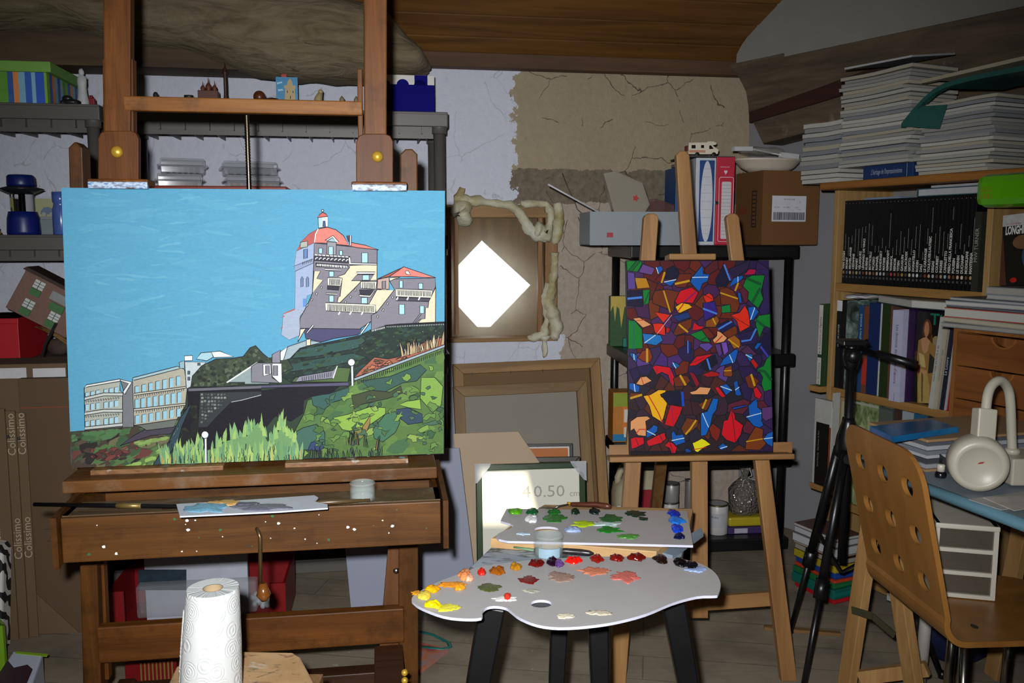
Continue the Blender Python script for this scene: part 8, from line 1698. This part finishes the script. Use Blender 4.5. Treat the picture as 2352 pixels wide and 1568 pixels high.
# trestle under the left end
TRW = wood('#8a6438', '#b08a56', 'z', .8, .5)
trs = thing('trestle', 'beech trestle with green-grey metal brace under the desk end', 'trestle', DT); Di = DT.inverted()
def pd(px, py, Y): return Di @ PY(px, py, Y)
ta, tb_ = pd(2012, 1180, 2.06), pd(2035, 1180, 2.0)
zt_d = ZD - .0255
for (pt, pb, Y0, Y1) in (((2002, 1190), (1946, 1568), 2.16, 2.22), ((2040, 1190), (2098, 1568), 2.10, 2.08)):
    a, b = pd(pt[0], pt[1], Y0), pd(pb[0], pb[1], Y1); dd = a - b; top = a + dd * ((zt_d - .03 - a.z) / dd.z); bt = b - dd * (b.z / dd.z); mb = MB(); mb.bar(bt, top, .046, .026, 0, (0, 1, 0), .002); part('leg', mb, TRW, trs)
    top2, bt2 = top + V((0, .5, 0)), bt + V((0, .5, 0)); mb = MB(); mb.bar(bt2, top2, .046, .026, 0, (0, 1, 0), .002); part('leg', mb, TRW, trs)
tt = V((top.x - .035, top.y, 0)); mb = MB(); mb.box(tt.x - .03, tt.x + .05, -.0 + top.y - .03, top.y + .54, zt_d - .045, zt_d, 0, .003); part('top_rail', mb, TRW, trs)
for (pts) in ([(1972, 1398), (2018, 1412)], [(2018, 1412), (2070, 1456)]): a, b = pd(pts[0][0], pts[0][1], 2.16), pd(pts[1][0], pts[1][1], 2.1); mb = MB(); mb.bar(a + V((0, -.02, 0)), b + V((0, -.02, 0)), .004, .018, 0, (0, 0, 1)); part('brace', mb, pm('#4c4a34', .45, .5), trs, 'folding metal brace')
a, b = pd(1975, 1555, 2.2), pd(2130, 1535, 2.1); mb = MB(); mb.bar(a, b, .02, .035); part('lower_rail', mb, TRW, trs)
# portfolio, blue book, ink, papers
q = [Di @ PZ(x, y, ZD) for x, y in [(2030, 990), (2225, 985)]]
PF = DT @ Matrix.Translation((.10, .24, ZD + .0004))
pf = [PZ(x, y, ZD + .075) for x, y in [(2085, 1000), (2190, 985), (2236, 996), (2140, 1036), (2105, 1040)]]
L = [Di @ p for p in pf]; xs = [p.x for p in L]; ys = [p.y for p in L]; xa, xb, ya, yb = -.01, .19, .075, .46
o = thing('portfolio', 'thick beige portfolio full of papers on the desk', 'portfolio', DT)
mb = MB(); mb.box(xa, xb, ya, yb, ZD + .0005, ZD + .006); mb.box(xa, xb, ya, yb, ZD + .068, ZD + .075, 0, .002); mb.box(xa, xb, yb - .006, yb, ZD + .006, ZD + .068); part('cover', mb, pm('#8f7350', .7), o)
for i in range(6): mb = MB(); e_ = .006 + .004 * (i % 3); mb.box(xa + e_, xb - e_, ya + e_, yb - .01, ZD + .0065 + i * .0102, ZD + .0065 + i * .0102 + .0092); part('paper_sheaf', mb, pm(('#8a8c90', '#3a3c40', '#a0a2a6', '#6a6e76', '#9a9c9e', '#4c5058')[i], .6, 0, .15, 300), o)
bq = [PZ(x, y, ZD + .09) for x, y in [(1998, 978), (2140, 962), (2202, 980), (2050, 1003)]]; mb = MB(); mb.prism([(p.x, p.y) for p in bq], ZD + .0755, ZD + .09, 0, None, 'xy', None, .002); t = NT('blue_cover'); t.inp('Base Color', t.ramp(t.noise(t.coord(), 6, 4), [(.35, '#0f4a78'), (.55, '#1f6a98'), (.72, '#5a90b0')])); t.inp('Roughness', .2); solo('blue_cover_book', mb, t.mat, 'glossy blue book lying on the beige portfolio', 'book')
ik = PZ(2160, 1096, ZD); o = thing('ink_bottle', 'small ink bottle with cream cap on the desk', 'bottle', (ik.x, ik.y, ZD + .0003)); mb = MB(); mb.lathe([(.011, 0), (.012, .002), (.012, .01), (.008, .014)], n=18); part('bottle', mb, pm('#101216', .2), o); mb = MB(); mb.lathe([(.0085, .014), (.0085, .028), (.007, .03), (.001, .03)], n=18); part('cap', mb, pm('#b8b0a0', .4), o, 'cream cap')
a = PZ(2195, 1092, ZD); mb = MB(); mb.prism([(0, 0), (.055, 0), (0, .04)], -.012, .012); solo('black_wedge', mb, pm('#17171a', .5), 'small black wedge beside the ink bottle', 'stand', FR((a.x - .02, a.y + .03, ZD + .0003), -10))
for i, (pts, c_, l_) in enumerate(([[(2225, 1146), (2352, 1128), (2420, 1150), (2300, 1170)], '#9c9a96', 'greyish print lying under the lamp head'], [[(2258, 1142), (2380, 1136), (2400, 1160), (2330, 1172)], '#b0a8a0', 'white paper with red mark at the desk edge under lamp'])):
    P = [PZ(x, y, ZD + .002 + i * .002) for x, y in pts]; mb = MB(); mb.prism([(p.x, p.y) for p in P], ZD + .0004 + i * .0022, ZD + .002 + i * .0022, 0, None, 'xy'); solo('paper_sheet', mb, pm(c_, .6, 0, .25, 40), l_, 'paper')
# ---- lamp ----
LC = pm('#a9a392', .4, 0, .08, 12)
lb_ = PZ(2350, 1112, ZD); o = thing('desk_lamp', 'cream gooseneck desk lamp with round head on the desk', 'lamp', (lb_.x, lb_.y, ZD + .0045)); Yl = lb_.y; O = V((lb_.x, lb_.y, ZD + .0045))
def pl(px, py, Y): return PY(px, py, Y) - O
k = (pl(2360, 1100, Yl) - pl(2350, 1100, Yl)).x / 10
zb = pl(2350, 1046, Yl).z; mb = MB(); mb.box(-46 * k, 50 * k, -.03, .07, 0, zb, 0, .004); part('base', mb, LC, o)
nk = pl(2324, 1046, Yl + .02); mb = MB(); mb.lathe([(17 * k, 0), (17 * k, .008), (13 * k, .012)], c=(nk.x, nk.y, zb), n=20); part('collar', mb, LC, o)
P = [pl(2325, 1040, Yl + .02), pl(2323, 990, Yl + .02), pl(2321, 930, Yl + .015), pl(2316, 895, Yl + .01), pl(2304, 877, Yl), pl(2290, 875, Yl - .01), pl(2276, 888, Yl - .02), pl(2268, 910, Yl - .03), pl(2264, 945, Yl - .04)]; Q = [(p.x, p.y) for p in P]
P2 = []
for i in range(len(P) - 1):
    p0, p1, p2, p3 = P[max(i - 1, 0)], P[i], P[i + 1], P[min(i + 2, len(P) - 1)]
    for j in range(4): u = j / 4; P2.append(.5 * ((2 * p1) + (p2 - p0) * u + (2 * p0 - 5 * p1 + 4 * p2 - p3) * u * u + (-p0 + 3 * p1 - 3 * p2 + p3) * u ** 3))
P2.append(P[-1]); mb = MB(); mb.tube(P2, 10.5 * k, 14); part('gooseneck', mb, LC, o)
a, b = pl(2262, 938, Yl - .04), pl(2254, 1050, Yl - .06); mb = MB(); mb.bar(tuple(a), tuple(b), 42 * k, .03, 0, (0, 1, 0), .003); part('head_arm', mb, LC, o)
hc = pl(2249, 1068, Yl - .075); R_ = 62 * k; hd_ = Matrix.Translation(hc) @ Matrix.Rotation(radians(-18), 4, 'Z') @ Matrix.Rotation(pi / 2 + radians(4), 4, 'X')
mb = MB(); mb.lathe([(R_ * .93, -.045), (R_ * 1.0, -.035), (R_, -.008), (R_ * .94, .006), (R_ * .72, .012), (R_ * .70, .010), (.001, .012)], n=44, T=hd_); hp = part('lamp_head', mb, LC, o)
mb = MB(); mb.prism([(-.006, .0), (.004, .002), (.007, .006), (-.002, .004)], .0125, .013, 0, hd_ @ Matrix.Translation((.0, .006, 0)), 'xy'); part('red_mark', mb, pm('#8a1a1a', .5), hp, 'small red mark')
# ---- chair ----
HO = V((.843, 1.825, 0)); HT = FR(tuple(HO), -86.5); Hi = HT.inverted()
PLY = wood('#7a5122', '#966630', 'z', .35, .35, None, .5, .03, False, .5)
Ls, r_, an_ = .34, .045, radians(103); La = r_ * an_; ST_ = Ls + La + .345; hw = .168
def prof(s):   # arc length -> (y, z, normal): seat from the front edge, bend, back up to the top
    z0 = .439
    if s < Ls: return (.40 - s, z0, 0., 1.)
    a = min((s - Ls) / r_, an_); y, z = .40 - Ls - r_ * sin(a), z0 + r_ * (1 - cos(a)); u = max(0, s - Ls - La)
    return (y + u * cos(an_), z + u * sin(an_), sin(a), cos(a))
def half(s):    # half width along the strip
    for e, c in ((s, .09), (ST_ - s, .07)):
        if e < c: return hw - c + sqrt(max(0, c * c - (c - e) ** 2))
    return hw
mb = MB()
def sheet(rows, rim=()):
    """two-sided plywood: rows of (x, s); rim lists the boundary polylines to close"""
    P = {}
    def v(k, sd):
        k = (round(k[0], 5), round(k[1], 5), sd)
        if k not in P: y, z, ny, nz = prof(k[1]); P[k] = mb.bm.verts.new((k[0], y + ny * .006 * sd, z + nz * .006 * sd))
        return P[k]
    for q in rows:
        mb.f([v(k, 1) for k in q]); mb.f([v(k, -1) for k in q][::-1])
    for L in rim:
        for a, b in zip(L, L[1:]): mb.f([v(a, 1), v(b, 1), v(b, -1), v(a, -1)])
cellS = [ST_ - .034 - .103 * (3 - i) for i in range(4)]; colx = [-.155, -.0517, .0517, .155]
sv = sorted([.09 * (1 - cos(a * pi / 16)) for a in range(9)] + [.15, .22, .28, Ls] + [Ls + La * k / 8 for k in range(1, 9)] + cellS + [ST_ - .07 * (1 - sin(a * pi / 16)) for a in range(9)])
sv = [s for i, s in enumerate(sv) if i == 0 or s - sv[i - 1] > 1e-4]
faces, rim = [], [[(half(s), s) for s in sv], [(-half(s), s) for s in sv], [(-half(sv[0]), sv[0]), (half(sv[0]), sv[0])], [(-half(sv[-1]), sv[-1]), (half(sv[-1]), sv[-1])]]
for a, b in zip(sv, sv[1:]):
    inside = a > cellS[0] - 1e-4 and b < cellS[3] + 1e-4
    for sg in ((-1, 1) if inside else ()): faces.append([(sg * colx[3], a), (sg * half(a), a), (sg * half(b), b), (sg * colx[3], b)])
    if not inside: faces.append([(-half(a), a), (half(a), a), (half(b), b), (-half(b), b)])
for i in range(3):
    for j in range(3):
        s0, s1, xa, xb = cellS[i], cellS[i + 1], colx[j], colx[j + 1]; cx, cs = (xa + xb) / 2, (s0 + s1) / 2; n = 32; inn, out = [], []
        for k in range(n):
            c_, s_ = cos(2 * pi * k / n), sin(2 * pi * k / n); m_ = max(abs(c_) / ((xb - xa) / 2), abs(s_) / ((s1 - s0) / 2)); out.append((cx + c_ / m_, cs + s_ / m_)); inn.append((cx + .022 * c_, cs + .022 * s_))
        inn.append(inn[0]); out.append(out[0]); rim.append(inn)
        for k in range(n): faces.append([out[k], out[k + 1], inn[k + 1], inn[k]])
sheet(faces, rim)
ch = thing('plywood_chair', 'bent plywood chair with nine round holes in its back', 'chair', HT); part('shell', mb, PLY, ch)
CHR = pm('#8f8a80', .2, 1, .1)
for (x, y) in ((.11, .09), (-.11, .2), (.11, .33), (-.11, .34)): mb = MB(); mb.tube([(x * 1.15, y, 0), (x, y, .4325)], .011, 14); part('leg', mb, CHR, ch)
mb = MB(); mb.box(-.12, .12, .08, .1, .418, .4328); mb.box(-.12, -.1, .19, .21, .418, .4328); mb.box(-.12, .12, .32, .34, .418, .4328); mb.box(-.01, .01, .1, .32, .418, .43); part('seat_frame', mb, CHR, ch)
for (x, y) in ((.10, .115), (-.06, .10)): mb = MB(); mb.prism([(.011 * cos(2 * pi * k / 12) + x, .006 * sin(2 * pi * k / 12) + y) for k in range(12)], .4452, .4462, 0, None, 'xy'); part('screw', mb, pm('#2e2c2c', .4, .6), ch)  # flat dark ellipses laid on the seat in place of its two slots
# white drawers on the seat
zS = .446; c0, c1 = PZ(2168, 1370, zS), PZ(2285, 1381, zS); rzW = math.degrees(atan2(c1.y - c0.y, c1.x - c0.x)); WTw = FR((c1.x, c1.y, zS + .0012), rzW); q = tr(WTw, [(2290, 1210)], 0); H = q[0][1]; W = .128; D = .2
o = thing('drawer_tower', 'small white plastic tower of three smoky drawers on the chair seat', 'drawer unit', WTw); WPL = pm('#b9b2a4', .4, 0, .05, 8)
mb = MB(); mb.box(-W, -W + .008, 0, D, 0, H); mb.box(-.010, 0, 0, D, 0, H); mb.box(-W, 0, D - .004, D, 0, H); mb.box(-W - .002, .002, -.002, D, H - .012, H, 0, .003)
for k in range(3): z = k * (H - .012) / 3; mb.box(-W + .008, -.010, 0, D - .004, z, z + .009)
part('casing', mb, WPL, o)
for k in range(3):
    z0, z1 = k * (H - .012) / 3 + .0095, (k + 1) * (H - .012) / 3 - .001; mb = MB(); mb.box(-W + .009, -.011, .006, .009, z0, z1); mb.box(-W + .009, -.011, .009, D - .01, z0, z0 + .002); d_ = part('drawer', mb, clear('#5a5248', .62, .2), o, 'smoky clear drawer')
    mb = MB(); [mb.box(-W + .02, -.03 - .008 * j, .015 + .005 * j, D - .03, z0 + .0025 + j * .005, z0 + .006 + j * .005) for j in range(2 if k < 2 else 5)]; part('contents', mb, pm('#8a8478', .6, 0, .3, 60), d_, 'papers inside')
# ---- tripod ----
TPX = V((.97, 2.42, 0)); TP = FR(tuple(TPX), 0); TKB = pm('#0b0b0d', .35)
def pt(px, py, Y): return PY(px, py, Y) - TPX
o = thing('camera_tripod', 'black camera tripod with pan handle beside the bookcase', 'tripod', TP)
colr = pt(1946, 1018, 2.42); hdp = pt(1953, 815, 2.42); mb = MB(); mb.tube([(colr.x, 0, colr.z - .45 + .1), (colr.x, 0, hdp.z - .03)], .0125, 14); part('centre_column', mb, TKB, o)
mb = MB(); mb.lathe([(.02, -.05), (.036, -.03), (.03, .02), (.018, .06), (.016, .075)], c=(colr.x, 0, colr.z), n=20); part('collar', mb, TKB, o)
mb = MB(); hz_ = hdp.z; mb.lathe([(.016, -.04), (.02, -.03), (.024, -.01), (.024, .015), (.014, .022)], c=(colr.x, 0, hz_), n=18); mb.box(colr.x - .035, colr.x + .03, -.03, .03, hz_ + .028, hz_ + .044, 0, .004); mb.cyl((colr.x, 0, hz_ + .01), (colr.x, 0, hz_ + .03), .016); mb.sph((colr.x - .005, -.032, hz_ + .0), (.02, .014, .02)); hd0 = part('pan_head', mb, TKB, o)
a, b = pt(1975, 800, 2.40), pt(2106, 838, 2.30); mb = MB(); mb.tube([tuple(a), tuple(a + (b - a) * .3), tuple(a + (b - a) * .31), tuple(b)], [.006, .006, .0105, .0115], 12); part('pan_handle', mb, TKB, hd0); mb = MB(); mb.tube([(colr.x + .03, 0, hz_ + .03), (colr.x + .045, -.005, hz_ + .04)], .008, 10); part('lock_knob', mb, TKB, hd0)
F1, F2 = PZ(1815, 1452, 0) - TPX, PZ(1842, 1598, 0) - TPX; F3 = V((.26, -.06, 0)) 
tops = [(colr.x - .018, .018, colr.z - .015), (colr.x - .012, -.022, colr.z - .015), (colr.x + .022, 0, colr.z - .015)]
mids = []
for tpp, f0 in zip(tops, (F1, F2, F3)):
    a, b = V(tpp), V((f0.x, f0.y, .0)); lg = MB(); lg.tube([a, a + (b - a) * .56], .0125, 12); L_ = part('leg', lg, TKB, o); m_ = a + (b - a) * .56; mids.append(a + (b - a) * .42)
    mb = MB(); mb.tube([m_ - (b - a) * .03, m_ + (b - a) * .05], .018, 12); part('leg_lock', mb, TKB, L_); mb = MB(); mb.tube([m_, b], .0085, 10); part('lower_leg', mb, TKB, L_); mb = MB(); mb.tube([b + V((0, 0, .02)), b], [.010, .011], 10); part('rubber_foot', mb, TKB, L_)
hub = V((colr.x, 0, mids[0].z - .09))
for m_ in mids: mb = MB(); mb.bar(tuple(hub), tuple(m_), .012, .004, 0, (0, 0, 1)); part('strut', mb, TKB, o)
# ---- pile on the floor by the tripod ----
N = PZ(1914, 1394, 0); PL_ = FR((N.x, N.y, 0), 25); Ni = PL_.inverted(); lc = Ni @ PZ(1808, 1342, 0)
dl = min(lc.length, .2); z = 0.0; wid = .12
layers = [('binder', 'binder', 'bright red folder lowest in the coloured pile by the tripod', .022, '#b01420', '#9c1018', .012), ('binder', 'binder', 'teal folder second from the bottom of the coloured pile', .035, '#0f6a5c', '#0d5a50', .0), ('binder', 'binder', 'green folder in the middle of the coloured pile', .022, '#176a38', '#145a30', .004), ('binder', 'binder', 'orange-red folder between green and blue in the pile', .012, '#b83a1c', '#a83418', .0), ('binder', 'binder', 'blue folder under the yellow one in the pile', .022, '#153c8c', '#12347a', .003), ('binder', 'binder', 'yellow folder topmost of the coloured folders', .026, '#a8941c', '#98861a', .0), ('book', 'book', 'dark red book on the yellow folder', .020, '#8a8478', '#2a1410', .004), ('magazine', 'magazine', 'brown-spined magazine above the dark red book by the tripod', .010, '#8a7a68', '#4a3226', .008), ('magazine', 'magazine', 'thick white-paged magazine third from the top by the tripod', .030, '#a8a8ac', '#6a6468', .0), ('magazine', 'magazine', 'white-paged magazine under the topmost one by the tripod', .022, '#a4a4a8', '#5a5c60', .006), ('magazine', 'magazine', 'topmost magazine with reddish cover in the pile by the tripod', .012, '#a0a0a0', '#5a4238', .002)]
rs = random.Random(12)
for (nm, ct_, lab, h, pg, cv, ins) in layers:
    T = PL_ @ Matrix.Translation((ins, ins, z)) @ Matrix.Rotation(radians(rs.uniform(-3, 3)), 4, 'Z'); o = thing(nm, lab, ct_, T); W, D = wid - ins, dl - ins
    if nm == 'binder': mb = MB(); mb.box(0, W, 0, D, .0003, h, 0, .004); part('cover', mb, pm(cv, .45), o); mb = MB(); mb.box(.004, W - .004, -.0006, .002, h * .3, h * .7); part('spine_strip', mb, pm(pg, .5), o)
    else:
        mb = MB(); mb.box(.001, W - .001, .001, D, .002, h - .002); part('pages', mb, pm(pg, .7, 0, .12, 250), o); mb = MB(); mb.box(0, W, 0, D, h - .002, h); mb.box(0, W, 0, D, .0002, .002); part('cover', mb, pm(cv, .4, 0, .3, 40), o)
    z += h + .0006
# ---- dim things below the desk ----
o = thing('white_tube', 'white cardboard tube with red mark standing under the chair', 'tube', (PZ(2160, 1640, 0).x, PZ(2160, 1640, 0).y + .12, 0)); mb = MB(); mb.tube([(0, 0, 0), (.01, .0, .32)], .016, 14); part('tube', mb, pm('#9a948c', .6), o); mb = MB(); mb.tube([(.0072, 0, .225), (.0082, 0, .245)], .0163, 14); part('red_mark', mb, pm('#8a2c28', .6), o, 'red band')
p = PZ(2320, 1640, 0); mb = MB(); mb.sph((0, 0, .12), (.12, .07, .12), 18); mb.warp(lambda c: V((c.x, c.y, max(c.z, 0))) + noise.noise_vector(c * 16) * .012 * (1 if c.z > .02 else 0)); solo('navy_bag', mb, pm('#0c1438', .6), 'dark navy bag on the floor behind the steel chair leg', 'bag', (p.x, p.y + .28, 0))
for i, (px, c_, h, l_) in enumerate(((2050, '#8a8a84', .03, 'white-paged thick book lying on the floor behind the trestle'), (2090, '#3a1410', .05, 'dark red book lying on the floor behind the trestle'))):
    p = PZ(px, 1450, 0); flat('floor_book', 'book', l_, FR((p.x + .03, p.y + .12 + i * .02, 0), -60), 0, .16, 0, .12, .0004 + (.0515 if i == 0 else 0), h, '#a0a09a' if i == 0 else '#5a2a20', '#23362c' if i == 0 else '#2c0c0a')
